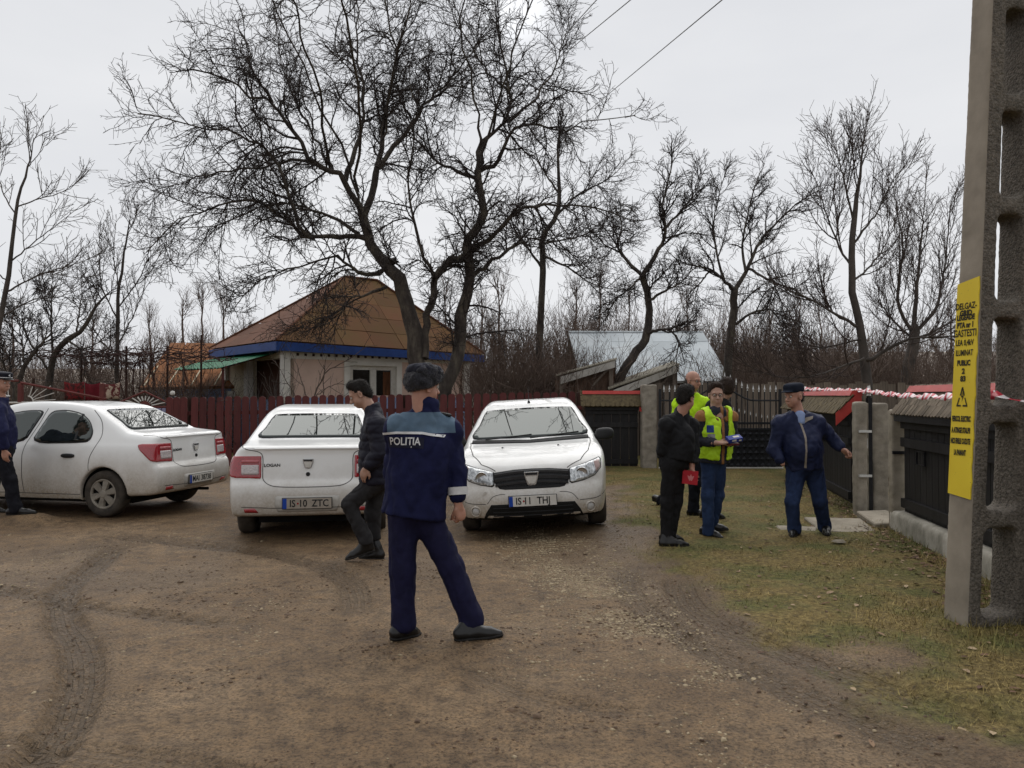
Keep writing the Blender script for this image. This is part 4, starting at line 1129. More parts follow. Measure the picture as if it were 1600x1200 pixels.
def finial(mb, x, y, z, s=1.0):
    pr = [(0.006, 0), (.016, .012), (.008, .026), (.022, .055), (.012, .085), (.0, .15)]
    mb.lathe([(r * s, h * s) for r, h in pr], Matrix.Translation((x, y, z)), 6)
fin_me = MB(); finial(fin_me, 0, 0, 0, 1.0); fin_me = fin_me.mesh('finial', M_silver)
fin_s = MB(); finial(fin_s, 0, 0, 0, .6); fin_s = fin_s.mesh('finial', M_silver)
GY0 = 15.55
gx0, gx1 = 2.97, 5.45
gm = (gx0 + gx1) / 2 - .02
def gate_leaf(xa_, xb, hinge, label):
    t = thing('iron_gate', label, 'gate', ((xa_ + xb) / 2, GY0, .1), 'two leaves of the iron gate')
    w = xb - xa_
    top = lambda x: 1.66 + .28 * float(sstep(.45, 1.0, abs(x - hinge) / w))
    low = lambda x: 1.12 + .17 * float(sstep(.2, .9, abs(x - hinge) / w))
    # frame
    MB().box((xa_ + .025, GY0, .88), (.05, .05, 1.66)).obj('stile', M_iron, t); MB().box((xb - .025, GY0, .88), (.05, .05, 1.66)).obj('stile', M_iron, t)
    for z in (.07, .90, 1.02): MB().box(((xa_ + xb) / 2, GY0, z), (w - .1, .04, .045)).obj('rail', M_iron, t)
    MB().tube([(xa_ + (xb - xa_) * i / 10, GY0, top(xa_ + (xb - xa_) * i / 10) - .18) for i in range(11)], .018, 5).obj('top_rail', M_iron, t)
    nb = 10
    for i in range(nb):
        x = xa_ + .05 + (w - .1) * (i + .5) / nb
        b = MB().tube([(x, GY0, .9), (x, GY0, top(x))], .011, 6).obj('bar', M_iron, t)
        mobj('finial', fin_me, b, Matrix.Translation((x, GY0, top(x) - .01)))
        x2 = x + (w - .1) / nb / 2
        if i < nb - 1:
            b = MB().tube([(x2, GY0, .9), (x2, GY0, low(x2))], .009, 6).obj('short_bar', M_iron, t)
            mobj('finial', fin_s, b, Matrix.Translation((x2, GY0, low(x2) - .01)))
    # embossed panel of little pyramids
    pn = MB().box(((xa_ + xb) / 2, GY0 + .01, .485), (w - .1, .01, .79)).obj('panel', M_iron, t)
    mb = MB(); cols, rows = 9, 6; cw, ch = (w - .14) / cols, .76 / rows
    for i in range(cols):
        for j in range(rows):
            cx, cz = xa_ + .07 + cw * (i + .5), .105 + ch * (j + .5)
            mb.add([(cx - cw * .46, GY0 + .003, cz), (cx, GY0 + .003, cz - ch * .46), (cx + cw * .46, GY0 + .003, cz), (cx, GY0 + .003, cz + ch * .46), (cx, GY0 - .045, cz)], [(0, 1, 4), (1, 2, 4), (2, 3, 4), (3, 0, 4)])
    tag(mb.obj('embossed_pyramids', M_iron, pn), kind='stuff')
gate_leaf(gx0, gm - .01, gx0, 'iron gate leaf with silver spear points behind the man in black')
gate_leaf(gm + .01, gx1, gx1, 'iron gate leaf with silver spear points next to the man in the cap')
MB().box((0, 0, 0), (2.5, .03, .025)).obj('gate_sill', M_offw, None, world=Matrix.Translation((4.2, 15.45, .13)))
tag(bpy.data.objects['gate_sill'], 'thin pale strip on the ground under the iron gate', 'sill')
# open wicket leaf, seen edge-on
t = thing('wicket_gate', 'open black iron wicket seen edge-on between the two posts', 'gate', (4.62, 9.98, .05))
W0, W1 = Vector((4.64, 9.95, 0)), Vector((5.08, 10.98, 0))
for u in (0, 1):
    p = W0.lerp(W1, u); MB().box((p.x, p.y, .80), (.045, .045, 1.5), rz=R(67)).obj('stile', M_iron, t)
for z in (.10, .72, 1.36):
    MB().tube([W0 + Vector((0, 0, z)), W1 + Vector((0, 0, z))], .022, 4).obj('rail', M_iron, t)
for i in range(7):
    p = W0.lerp(W1, (i + .5) / 7)
    b = MB().tube([p + Vector((0, 0, .7)), p + Vector((0, 0, 1.58))], .011, 6).obj('bar', M_iron, t)
    mobj('finial', fin_me, b, Matrix.Translation(p + Vector((0, 0, 1.57))))
MB().hexa([W0 + Vector((-.01, 0, .1)), W1 + Vector((-.01, 0, .1)), W1 + Vector((.01, 0, .1)), W0 + Vector((.01, 0, .1))], [W0 + Vector((-.01, 0, .72)), W1 + Vector((-.01, 0, .72)), W1 + Vector((.01, 0, .72)), W0 + Vector((.01, 0, .72))]).obj('panel', M_iron, t)
MB().tube([W0 + Vector((-.06, -.03, .9)), W0 + Vector((-.06, -.03, 1.02)), W0 + Vector((-.12, -.06, 1.03))], .012, 6).obj('handle', M_silver, t)

# slabs over the ditch in front of the wicket
def slab(label, pts, z, th, seed):
    mb = MB().slab([(p[0], p[1], z + p[2]) for p in pts], th)
    me = mb.mesh('concrete_slab', M_conc2, bevel=.012)
    tag(mobj('concrete_slab', me), label, 'slab', 'slabs across the ditch')
slab('wide pale concrete slab under the man in the cap', [(3.52, 8.75, 0), (4.12, 8.62, -.01), (4.28, 9.45, .03), (3.62, 9.55, .03)], .045, .09, 1)
slab('narrow concrete slab left of the wide one', [(3.06, 8.75, 0), (3.44, 8.72, 0), (3.56, 9.0, .02), (3.12, 9.1, .02)], .03, .08, 2)
slab('rough concrete step at the open wicket', [(4.22, 8.95, 0), (4.62, 8.95, .03), (4.72, 9.7, .05), (4.36, 9.75, .03)], .09, .16, 3)
tag(mobj('stone', np_mesh('stone', *scatter_mesh(np.array([[3.42, 8.05, .05]]), np.array([.075]), .45, 0), M_conc2, False)), 'pale flat stone lying in the grass below the slab', 'stone')

# ================================================================== POLICE TAPE
M_tr = mat('tape_red', (0.50, 0.03, 0.05), (0.42, 0.02, 0.04), 10, .35); M_tw = mat('tape_white', (0.72, 0.68, 0.68), (0.62, 0.56, 0.57), 10, .35)
def tape(pts, twist, name, label, w=.036):
    P = spline(pts, 40); v = []; f = []; mi = []; acc = 0.0
    for i, p in enumerate(P):
        t_ = (P[min(i + 1, len(P) - 1)] - P[max(i - 1, 0)]).normalized()
        a = .9 + .5 * math.sin(acc * twist) + .3 * math.sin(acc * twist * 2.7)
        s1 = t_.cross(Vector((0, 0, 1))).normalized(); s2 = t_.cross(s1)
        o = (s2 * math.cos(a) + s1 * math.sin(a)) * w
        v += [p + o, p + s1 * .004 + s2 * .003, p - o]
        if i < len(P) - 1:
            f += [(3 * i, 3 * i + 1, 3 * i + 4, 3 * i + 3), (3 * i + 1, 3 * i + 2, 3 * i + 5, 3 * i + 4)]
            c = int(acc / .07) % 2; mi += [c, c]; acc += (P[i + 1] - p).length
    me = bpy.data.meshes.new(name); me.from_pydata([tuple(q) for q in v], [], f)
    me.materials.append(M_tr); me.materials.append(M_tw)
    me.polygons.foreach_set('material_index', mi); me.polygons.foreach_set('use_smooth', [True] * len(f))
    bm = bmesh.new(); bm.from_mesh(me); bmesh.ops.solidify(bm, geom=bm.faces[:], thickness=.001); bm.to_mesh(me); bm.free()
    tag(mobj(name, me), label, 'tape', 'barrier tape')
tape([px(1228, 606, 15.3), px(1300, 609.5, 12.4), px(1356, 611, 9.9)], 9, 'barrier_tape', 'red and white tape from the iron gate to the wicket post', .042)
tape([px(1356, 611, 9.9), px(1400, 617, 8.3), px(1450, 619.5, 7.0), px(1512, 619, 5.75), px(1560, 617, 5.62)], 8, 'barrier_tape', 'red and white tape from the wicket post to the power pole', .034)
tape([px(1552, 614, 5.32), px(1572, 622, 5.2), px(1610, 628, 5.1), Vector((3.62, 4.85, 1.50)), Vector((3.84, 4.55, 1.56))], 5, 'barrier_tape', 'end of red and white tape slung from the power pole to the photo edge', .028)
# ================================================================== CONCRETE POWER POLE
POLE = thing('power_pole', 'tapering concrete power pole with ladder-like openings at the verge', 'power pole', (3.3, 5.25, 0))
PHI = R(10); tB = Vector((math.cos(PHI), math.sin(PHI), 0)); iB = Vector((-math.sin(PHI), math.cos(PHI), 0))
PC = Vector((3.04, 5.15, 0))                                       # near corner at the ground
WA = .24
def pole_map(s, t, z):
    """local (s along the wide face 0..0.53, t depth 0..WA, z) with taper and lean"""
    k = 1 - z * .045
    return PC + tB * (.24 + (s - .24) * k + z * .049) + iB * (WA / 2 + (t - WA / 2) * (1 - z * .03)) + Vector((0, 0, z))
HP = 8.6
s = SDF().box((.24, WA / 2, HP / 2 - .2), (.24, WA / 2, HP / 2 + .2), rr=.022)
i = 0
z0 = .09
while z0 < HP - 1.2:
    k = 1 - z0 * .045
    m = .108 + .010 * z0
    s.box((.24, WA / 2, z0 + .295), (.24 - m, .4, .295), op='s', k=.02, rr=.045)
    z0 += .713
v, f = s.mesh(.021, 1)
nrm = vert_normals(v, f)
rough = np.clip(1 - np.abs(nrm[:, 0]) * 1.2, 0, 1)
amp = np.array([mnoise.noise(Vector(p) * 38) for p in v]) * .006 + np.array([mnoise.noise(Vector(p) * 14) for p in v]) * .004
v2 = v + nrm * (amp * (0.25 + rough))[:, None]
w = np.array([pole_map(*p) for p in v2])
m_a = mat('cast_concrete_face', (0.30, 0.262, 0.21), (0.20, 0.172, 0.136), 4, .85, .3, .004, bscale=90)
m_b, nt, bs = newmat('exposed_aggregate')
n1 = noise_node(nt, 45, 5, .8); n2 = noise_node(nt, 3, 4, .6)
col = ramp(nt, n1.outputs['Fac'], [(.34, (.045, .039, .032)), (.5, (.13, .114, .094)), (.66, (.21, .185, .155)), (.78, (.36, .33, .28))]).outputs[0]
col = mixc(nt, .6, col, ramp(nt, n2.outputs['Fac'], [(.3, (.6, .58, .56)), (.7, (1.15, 1.1, 1.05))]).outputs[0], 'MULTIPLY')
nt.links.new(col, bs.inputs['Base Color']); bs.inputs['Roughness'].default_value = .9
vo = nd(nt, 'ShaderNodeTexVoronoi'); tc = nd(nt, 'ShaderNodeTexCoord'); nt.links.new(tc.outputs['Object'], vo.inputs['Vector']); vo.inputs['Scale'].default_value = 60
bump(nt, bs, mathn(nt, 'SUBTRACT', n1.outputs['Fac'], vo.outputs['Distance']), .8, .012)
me = np_mesh('shaft', w, f, m_a, True); me.materials.append(m_b)
fn = nrm[f].mean(1)
fc = v[f].mean(1)
me.polygons.foreach_set('material_index', np.where((fn[:, 0] < -.6) & (fc[:, 0] < .02), 0, 1).astype(np.int32))
shaft = mobj('shaft', me, POLE)
# yellow warning panel painted on the narrow face
m_y, nt, bs = newmat('yellow_paint')
n1 = noise_node(nt, 70, 3, .6); n2 = noise_node(nt, 2.2, 3, .5)
col = ramp(nt, n2.outputs['Fac'], [(.3, (.60, .43, .012)), (.7, (.70, .53, .02))]).outputs[0]
col = mixc(nt, maprange(nt, n1.outputs['Fac'], .70, .73), col, (.04, .035, .03))
nt.links.new(col, bs.inputs['Base Color']); bs.inputs['Roughness'].default_value = .6
def panel_pt(u, z, off): return pole_map(-off / (1 - z * .045), WA - u, z)   # u from the left edge
zb, zt_ = .90, 2.36; n = 30; mb = MB()
for i in range(n + 1):
    z = zb + (zt_ - zb) * i / n
    e = .016 + .004 * math.sin(i * 2.1) + .003 * math.sin(i * 5.3)
    for u, off in ((.012, .006), (WA - e, .006), (.012, -.003), (WA - e, -.003)):
        zz = z + (.03 if i == n and u > .1 else 0) + (-.02 if i == 0 and u > .1 else 0)
        mb.v.append(panel_pt(u, zz, off + .002))
for i in range(n):
    b = i * 4
    mb.f += [[b, b + 1, b + 5, b + 4], [b + 1, b + 3, b + 7, b + 5], [b + 2, b, b + 4, b + 6]]
yp = mobj('yellow_panel', mb.mesh('yellow_panel', m_y), POLE)
m_ink = mat('black_stencil_paint', (.02, .018, .015), (.05, .042, .02), 60, .7)
def ypx(y, d=5.25): return CAM_H - (y - 618) / 1200 * d
def stencil(txt, y, h, wmax, bold=.0015):
    me = text_mesh(txt, h * 1.12, m_ink, 0, bold * 1.5)
    xs = [q.co.x for q in me.vertices]; wd = max(xs) - min(xs); k = min(wmax / wd, 1.6)
    zc = ypx(y)
    for q in me.vertices:
        q.co = panel_pt(.112 + q.co.x * k * 1.5, zc + q.co.y, .0105)
    mobj('lettering', me, yp)
for txt, y, h, wm in (('DELGAZ-', 477, .055, .135), ('GRID', 488, .045, .08), ('LEGEADE', 495, .045, .115), ('PTA nr 1', 507, .045, .105), ('GASTESTI', 520, .062, .145), ('LEA 0,4kV', 535, .05, .115),
                      ('ILUMINAT', 551, .05, .11), ('PUBLIC', 567, .045, .085), ('2', 580, .045, .02), ('83', 592, .045, .035), ('PERICOL ELECTRIC', 655, .045, .118), ('A ATINGE STALPII', 673, .045, .118), ('NICI FIRELE CAZUTE', 690, .045, .124), ('LA PAMANT', 708, .045, .075)):
    stencil(txt, y, h, wm, .002 if h < .05 else .001)
def bar2(a, b, wd):
    a, b = Vector(a), Vector(b); d = (b - a).normalized(); nn = Vector((-d.y, d.x)) * wd / 2
    return [a - nn, b - nn, b + nn, a + nn]
tz, tb = ypx(604), ypx(634); c0 = .112
tri = [bar2((c0 - .018, tz - .062), (c0, tz - .004), .012), bar2((c0, tz - .004), (c0 + .018, tz - .062), .012), bar2((c0 - .047, tb), (c0 - .026, tb + .055), .010), bar2((c0 + .047, tb), (c0 + .026, tb + .055), .010),
       bar2((c0 - .052, tb), (c0 - .010, tb), .012), bar2((c0 + .008, tb), (c0 + .052, tb), .012),
       [Vector((c0 + .006, tz - .03)), Vector((c0 - .012, tz - .075)), Vector((c0 + .002, tz - .072)), Vector((c0 - .004, tb + .02)), Vector((c0 + .014, tz - .062)), Vector((c0 + .001, tz - .063))]]
mb = MB()
for q in tri: mb.add([panel_pt(p[0], p[1], .0105) for p in q], [tuple(range(len(q)))])
mb.obj('warning_triangle', m_ink, yp)
# overhead wires running from the pole over the road and past the big tree
def wire(label, a, b, sag, r=.0075):
    pts = [a.lerp(b, i / 30) - Vector((0, 0, sag * 4 * (i / 30) * (1 - i / 30))) for i in range(31)]
    tag(MB().tube(pts, r, 5).obj('overhead_wire', M_iron), label, 'wire', 'overhead wires', 'thing')
for lab, p1, p2 in (('lowest overhead wire reaching furthest to the pole side', (1128, 0, 8.5), (940, 156, 17)), ('middle one of the three overhead wires', (985, 0, 9.5), (858, 104, 17)), ('highest overhead wire nearest the tree top', (932, 0, 10), (850, 90, 17))):
    a, b = px(*p1), px(*p2); d = b - a
    wire(lab, a - d * .28, b + d * 2.2, .0)
# ================================================================== CARS
def paint_material():
    m, nt, bs = newmat('white_car_paint')
    tc = nd(nt, 'ShaderNodeTexCoord'); sp = nd(nt, 'ShaderNodeSeparateXYZ'); nt.links.new(tc.outputs['Object'], sp.inputs[0])
    n1 = noise_node(nt, 3.0, 5, .65); n2 = noise_node(nt, 40, 4, .7)
    # road dirt thrown up along the sills and bumpers
    h = mathn(nt, 'ADD', sp.outputs['Z'], mathn(nt, 'MULTIPLY', mathn(nt, 'SUBTRACT', n1.outputs['Fac'], .5), .5))
    low = maprange(nt, h, .86, .26)
    dirt = mathn(nt, 'MULTIPLY', low, maprange(nt, n2.outputs['Fac'], .25, .75, .45, 1.0), True)
    film = maprange(nt, h, 1.1, .3, .02, .20)
    oi = nd(nt, 'ShaderNodeObjectInfo')
    col = mixc(nt, mathn(nt, 'ADD', mathn(nt, 'MULTIPLY', dirt, .80), film, True), (.78, .785, .77), (.255, .195, .12))
    nt.links.new(col, bs.inputs['Base Color'])
    nt.links.new(mathn(nt, 'ADD', mathn(nt, 'MULTIPLY', dirt, .4), .28), bs.inputs['Roughness'])
    bs.inputs['Coat Weight'].default_value = .6; bs.inputs['Coat Roughness'].default_value = .06
    return m
M_paint = paint_material()
M_blk = mat('black_plastic', (.022, .022, .023), (.014, .014, .015), 12, .55)
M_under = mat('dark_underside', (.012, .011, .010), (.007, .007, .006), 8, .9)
M_seam = mat('panel_gap', (.09, .088, .085), (.06, .058, .055), 8, .9)
M_glass, nt, bs = newmat('car_glass')
bs.inputs['Base Color'].default_value = (.010, .013, .012, 1); bs.inputs['Roughness'].default_value = .015
bs.inputs['IOR'].default_value = 1.78; bs.inputs['Specular Tint'].default_value = (.90, .97, .94, 1)
M_tail, nt, bs = newmat('red_lamp_plastic')
n1 = noise_node(nt, 60, 2, .5); nt.links.new(ramp(nt, n1.outputs['Fac'], [(.3, (.24, .008, .014)), (.7, (.36, .014, .022))]).outputs[0], bs.inputs['Base Color'])
bs.inputs['Roughness'].default_value = .12; bs.inputs['Coat Weight'].default_value = 1
M_clear, nt, bs = newmat('clear_lamp_plastic')
n1 = noise_node(nt, 45, 3, .6, sc=(1, 1, 3)); nt.links.new(ramp(nt, n1.outputs['Fac'], [(.3, (.30, .26, .26)), (.7, (.62, .56, .55))]).outputs[0], bs.inputs['Base Color'])
bs.inputs['Roughness'].default_value = .15; bs.inputs['Coat Weight'].default_value = 1
M_head, nt, bs = newmat('headlamp_lens')
n1 = noise_node(nt, 26, 4, .7, sc=(1, 1.6, 1)); nt.links.new(ramp(nt, n1.outputs['Fac'], [(.36, (.20, .21, .22)), (.5, (.42, .44, .45)), (.64, (.72, .74, .75))]).outputs[0], bs.inputs['Base Color'])
bs.inputs['Roughness'].default_value = .08; bs.inputs['Coat Weight'].default_value = 1; bs.inputs['Metallic'].default_value = .35
M_chrome = mat('satin_chrome', (.55, .56, .57), (.42, .43, .44), 30, .22, metal=.9)
M_tyre = mat('tyre_rubber', (.070, .058, .046), (.024, .021, .018), 9, .85, .3, .003)
M_rim = mat('dusty_wheel_cover', (.27, .245, .205), (.15, .13, .105), 8, .6, .2, .002)
M_plate = mat('number_plate_white', (.62, .60, .56), (.52, .50, .45), 12, .45)
M_platedirty = mat('number_plate_dirty', (.36, .32, .27), (.27, .235, .19), 9, .6)
M_eu = mat('plate_blue_band', (.012, .06, .36), (.01, .045, .28), 12, .45)
M_ink2 = mat('plate_black_ink', (.012, .012, .013), (.02, .02, .02), 12, .5)
M_amber = mat('indicator_amber', (.5, .16, .06), (.4, .12, .05), 12, .2)

def width_fn(x, z, L, wz, rear, front):
    zz, ww = zip(*wz)
    W = np.interp(z, zz, ww)
    t = np.clip((rear[0] - x) / rear[0], 0, 1.3); W = W - rear[1] * t ** rear[2]
    t = np.clip((x - (L - front[0])) / front[0], 0, 1.3); W = W - front[1] * t ** front[2]
    return W
class CarShape:
    def __init__(s, L, prof, wz, rear, front, bowf, bowr, axles, wr, k_lo=.05, k_hi=.13, extra=None):
        s.L = L; s.prof = [(p.x, p.y) for p in spline([(a, b, 0) for a, b in prof], 5, True)]
        s.wz = [(p.x, p.y) for p in spline([(a, b, 0) for a, b in wz], 5)]
        s.rear, s.front, s.bowf, s.bowr, s.axles, s.wr, s.k_lo, s.k_hi, s.extra = rear, front, bowf, bowr, axles, wr, k_lo, k_hi, extra
    def d(s, xs, ys, zs, arches=True):
        hx = .01
        xt = np.arange(xs[0] - .5, xs[-1] + .5, hx)
        XT, ZT = np.meshgrid(xt, zs, indexing='ij')
        tab = poly_sdf2(XT, ZT, s.prof)
        X, Z = np.meshgrid(xs, zs, indexing='ij')
        W = width_fn(X, Z, s.L, s.wz, s.rear, s.front)
        k = s.k_lo + (s.k_hi - s.k_lo) * sstep(.45, 1.0, Z)
        out = np.empty((len(xs), len(ys), len(zs)), np.float32)
        wf = sstep(s.L - 1.4, s.L - .1, X); wr_ = 1 - sstep(.0, 1.0, X)
        zi = np.broadcast_to(np.arange(len(zs))[None, :], X.shape)
        for j, y in enumerate(ys):
            q = (abs(y) / .85) ** 2.2
            xp = X + s.bowf * q * wf - s.bowr * q * wr_
            g = np.clip((xp - xt[0]) / hx, 0, len(xt) - 1.001); gi_ = g.astype(int); fr = g - gi_
            dp = tab[gi_, zi] * (1 - fr) + tab[gi_ + 1, zi] * fr
            out[:, j, :] = smax(dp, abs(y) - W, k)
        if s.extra is not None: out = s.extra(out, xs, ys, zs)
        if arches:
            for ax in s.axles:
                c = np.sqrt((X - ax) ** 2 + (Z - s.wr) ** 2) - (s.wr + .045)
                inn = .52 - np.abs(ys)
                cut = np.maximum(c[:, None, :], inn[None, :, None])
                out = smax(out, -cut, .012)
        return out
def car_body(shape, vs=.0185):
    xs = np.arange(-.12, shape.L + .12, vs); ys = np.arange(-.98, .981, vs); zs = np.arange(.06, 1.66, vs)
    d = shape.d(xs, ys, zs)
    v, f = surface_nets(d, (xs[0], ys[0], zs[0]), vs)
    v = smooth_verts(v, f, 3, .5)
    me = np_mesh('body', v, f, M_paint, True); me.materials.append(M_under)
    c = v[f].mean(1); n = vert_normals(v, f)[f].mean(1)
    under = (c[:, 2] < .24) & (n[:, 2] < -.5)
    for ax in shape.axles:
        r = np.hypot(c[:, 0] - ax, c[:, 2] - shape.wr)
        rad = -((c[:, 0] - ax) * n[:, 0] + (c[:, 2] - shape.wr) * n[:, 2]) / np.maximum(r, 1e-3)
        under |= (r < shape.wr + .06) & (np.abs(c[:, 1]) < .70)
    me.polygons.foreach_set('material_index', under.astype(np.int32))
    tri = np.concatenate([f[:, [0, 1, 2]], f[:, [0, 2, 3]]])
    bvh = BVHTree.FromPolygons([tuple(p) for p in v], [tuple(map(int, t)) for t in tri])
    return me, bvh
def shell(shape, box, poly, ylim, off, vs=.009):
    """piece of the body's own skin raised by `off`, cut out by a side-view polygon (x, z) and a y range"""
    (x0, x1), (y0, y1), (z0, z1) = box
    xs = np.arange(x0, x1, vs); ys = np.arange(y0, y1, vs); zs = np.arange(z0, z1, vs)
    d = shape.d(xs, ys, zs, False)
    X, Z = np.meshgrid(xs, zs, indexing='ij')
    p = poly_sdf2(X, Z, poly)[:, None, :]
    yl = np.maximum(ylim[0] - ys, ys - ylim[1])[None, :, None]
    e = smax(smax(d - off, p, .01), yl, .01)
    e = np.maximum(e, -(d + .03))
    v, f = surface_nets(e, (xs[0], ys[0], zs[0]), vs)
    return smooth_verts(v, f, 2), f
AX = {'side': (lambda u, w, s: Vector((u, s * 3, w)), lambda s: Vector((0, -s, 0))),
      'rear': (lambda u, w, s: Vector((-3, u, w)), lambda s: Vector((1, 0, 0))),
      'front': (lambda u, w, s: Vector((9, u, w)), lambda s: Vector((-1, 0, 0))),
      'top': (lambda u, w, s: Vector((u, w, 3)), lambda s: Vector((0, 0, -1)))}
def hit(bvh, ax, u, w, s=1):
    o, d = AX[ax][0](u, w, s), AX[ax][1](s)
    loc, n, i, dist = bvh.ray_cast(o, d)
    if loc is None: return None
    if n.dot(d) > 0: n = -n
    return loc, n
def patch(bvh, ax, outline, off, s=1, step=.05, thick=.012, fit=0, flatv=False):
    """outline in the projection plane laid onto the body; a thin raised piece that follows the bodywork"""
    B = [Vector((p[0], p[1])) for p in outline]
    pts = []
    for i in range(len(B)):
        a, b = B[i], B[(i + 1) % len(B)]
        m = max(1, int((b - a).length / (step * .6)))
        pts += [a.lerp(b, k / m) for k in range(m)]
    nb = len(pts)
    edges = [(i, (i + 1) % nb) for i in range(nb)]
    lo = (min(p.x for p in pts), min(p.y for p in pts)); hi = (max(p.x for p in pts), max(p.y for p in pts))
    px_ = np.array([p.x for p in pts]); 
    gx, gy = np.meshgrid(np.arange(lo[0] + step / 2, hi[0], step), np.arange(lo[1] + step / 2, hi[1], step), indexing='ij')
    dd = poly_sdf2(gx, gy, [(p.x, p.y) for p in pts])
    inn = [Vector((a, b)) for a, b in zip(gx[dd < -step * .3], gy[dd < -step * .3])]
    vv, ee, ff, *_ = delaunay_2d_cdt(pts + inn, edges, [], 1, 1e-6)
    V = []; last = None
    for p in vv:
        h = hit(bvh, ax, p.x, p.y, s)
        if h is None: h = last
        last = h
        V.append(h)
    if any(h is None for h in V):
        g = next(h for h in V if h is not None); V = [h or g for h in V]
    d = AX[ax][1](s)
    if fit:                                                     # true the pane up to one smooth curved sheet
        uv = np.array([(p.x, p.y) for p in vv]); c_ = uv.mean(0); sc_ = np.abs(uv - c_).max(0); q_ = (uv - c_) / sc_
        A_ = np.stack([q_[:, 0] ** i * q_[:, 1] ** j for i in range(fit + 1) for j in range(fit + 1 - i) if not (flatv and j > 1)], 1)
        dep = np.array([h[0].dot(d) for h in V]); co = np.linalg.lstsq(A_, dep, rcond=None)[0]; nd_ = A_ @ co
        V = [(h[0] + d * float(b_ - a_), h[1]) for h, a_, b_ in zip(V, dep, nd_)]
        nm_ = sum((h[1] for h in V), Vector()).normalized(); V = [(h[0], nm_) for h in V]
    top = [h[0] + (h[1] * .75 - d * .25) * off for h in V]; bot = [h[0] - h[1] * thick for h in V]
    n = len(top); F = []
    for t_ in ff:
        a, b, c = [top[i] for i in t_[:3]]
        F.append(list(t_) if (b - a).cross(c - a).dot(-d) > 0 else list(t_)[::-1])
    cnt = {}
    for t_ in F:
        for i in range(len(t_)): cnt[(t_[i], t_[(i + 1) % len(t_)])] = 1
    for (a, b) in list(cnt):
        if (b, a) not in cnt: F.append([b, a, a + n, b + n])
    me = bpy.data.meshes.new('patch'); me.from_pydata([tuple(p) for p in top + bot], [], F)
    me.polygons.foreach_set('use_smooth', [True] * len(F))
    return me
def seam(bvh, ax, line, s=1, w=.0045, off=.0015, dense=.02):
    L_ = []
    for a, b in zip(line[:-1], line[1:]):
        a, b = Vector(a[:2]), Vector(b[:2]); m = max(1, int((b - a).length / dense))
        L_ += [a.lerp(b, k / m) for k in range(m)]
    L_.append(Vector(line[-1][:2]))
    H_ = [hit(bvh, ax, p.x, p.y, s) for p in L_]; H_ = [h for h in H_ if h]
    mb = MB()
    for i, (p, n) in enumerate(H_):
        t_ = (H_[min(i + 1, len(H_) - 1)][0] - H_[max(i - 1, 0)][0]).normalized(); c = n.cross(t_).normalized()
        mb.v += [p + n * off + c * w, p + n * off - c * w]
        if i: mb.f.append([2 * i - 2, 2 * i - 1, 2 * i + 1, 2 * i])
    return mb
def add_part(name, me, m, parent, s=None):
    me.name = name
    if m is not None:
        me.materials.clear(); me.materials.append(m)
    return mobj(name, me, parent)

def wheel(parent, x, y, r, side):
    """tyre with rim and a six-spoked cover"""
    M = Matrix.Translation((x, y, r)) @ Matrix.Rotation(-PI / 2 * side, 4, 'X')
    w = .19
    w_me = MB().lathe([(r * .64, -w / 2), (r * .9, -w / 2 - .004), (r * .975, -w / 2 + .022), (r, -w / 2 + .045), (r, w / 2 - .045), (r * .975, w / 2 - .022), (r * .9, w / 2 + .004), (r * .64, w / 2), (r * .62, w / 2 - .02), (r * .62, -w / 2 + .02)], M, 40, True).mesh('wheel', M_tyre, True)
    wo = mobj('wheel', w_me, parent)
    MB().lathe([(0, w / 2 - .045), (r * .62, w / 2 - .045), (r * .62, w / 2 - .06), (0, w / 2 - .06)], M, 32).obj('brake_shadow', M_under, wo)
    mb = MB().lathe([(r * .55, w / 2 - .01), (r * .60, w / 2 + .002), (r * .655, w / 2 - .002), (r * .655, w / 2 - .03), (r * .55, w / 2 - .035)], M, 40, True)
    mb.lathe([(0, w / 2 + .016), (r * .13, w / 2 + .012), (r * .2, w / 2 - .002), (r * .2, w / 2 - .03)], M, 24)
    for k in range(6):
        a = 2 * PI * k / 6 + .3; c, sn = math.cos(a), math.sin(a)
        def q(rr, o, h): return M @ Vector((c * rr - sn * o, sn * rr + c * o, w / 2 + h))
        mb.hexa([q(r * .15, -.034, -.03), q(r * .58, -.052, -.03), q(r * .58, .052, -.03), q(r * .15, .034, -.03)], [q(r * .15, -.024, .006), q(r * .58, -.042, -.004), q(r * .58, .042, -.004), q(r * .15, .024, .006)])
    mb.obj('wheel_cover', M_rim, wo)
    # tread ribs
    return wo
def arch_liner(parent, x, y, r, side):
    mb = MB(); n = 20; R0 = r + .036
    for i in range(n + 1):
        a = PI * (-.06 + 1.12 * i / n)
        for yy in (.50, .80): mb.v.append(Vector((x + R0 * math.cos(a), side * yy, r + R0 * math.sin(a))))
        mb.v.append(Vector((x, side * .50, r)))
    for i in range(n):
        b = i * 3
        mb.f += [[b, b + 1, b + 4, b + 3], [b, b + 3, b + 2]]
    return mb.obj('wheel_arch_liner', M_under, parent)
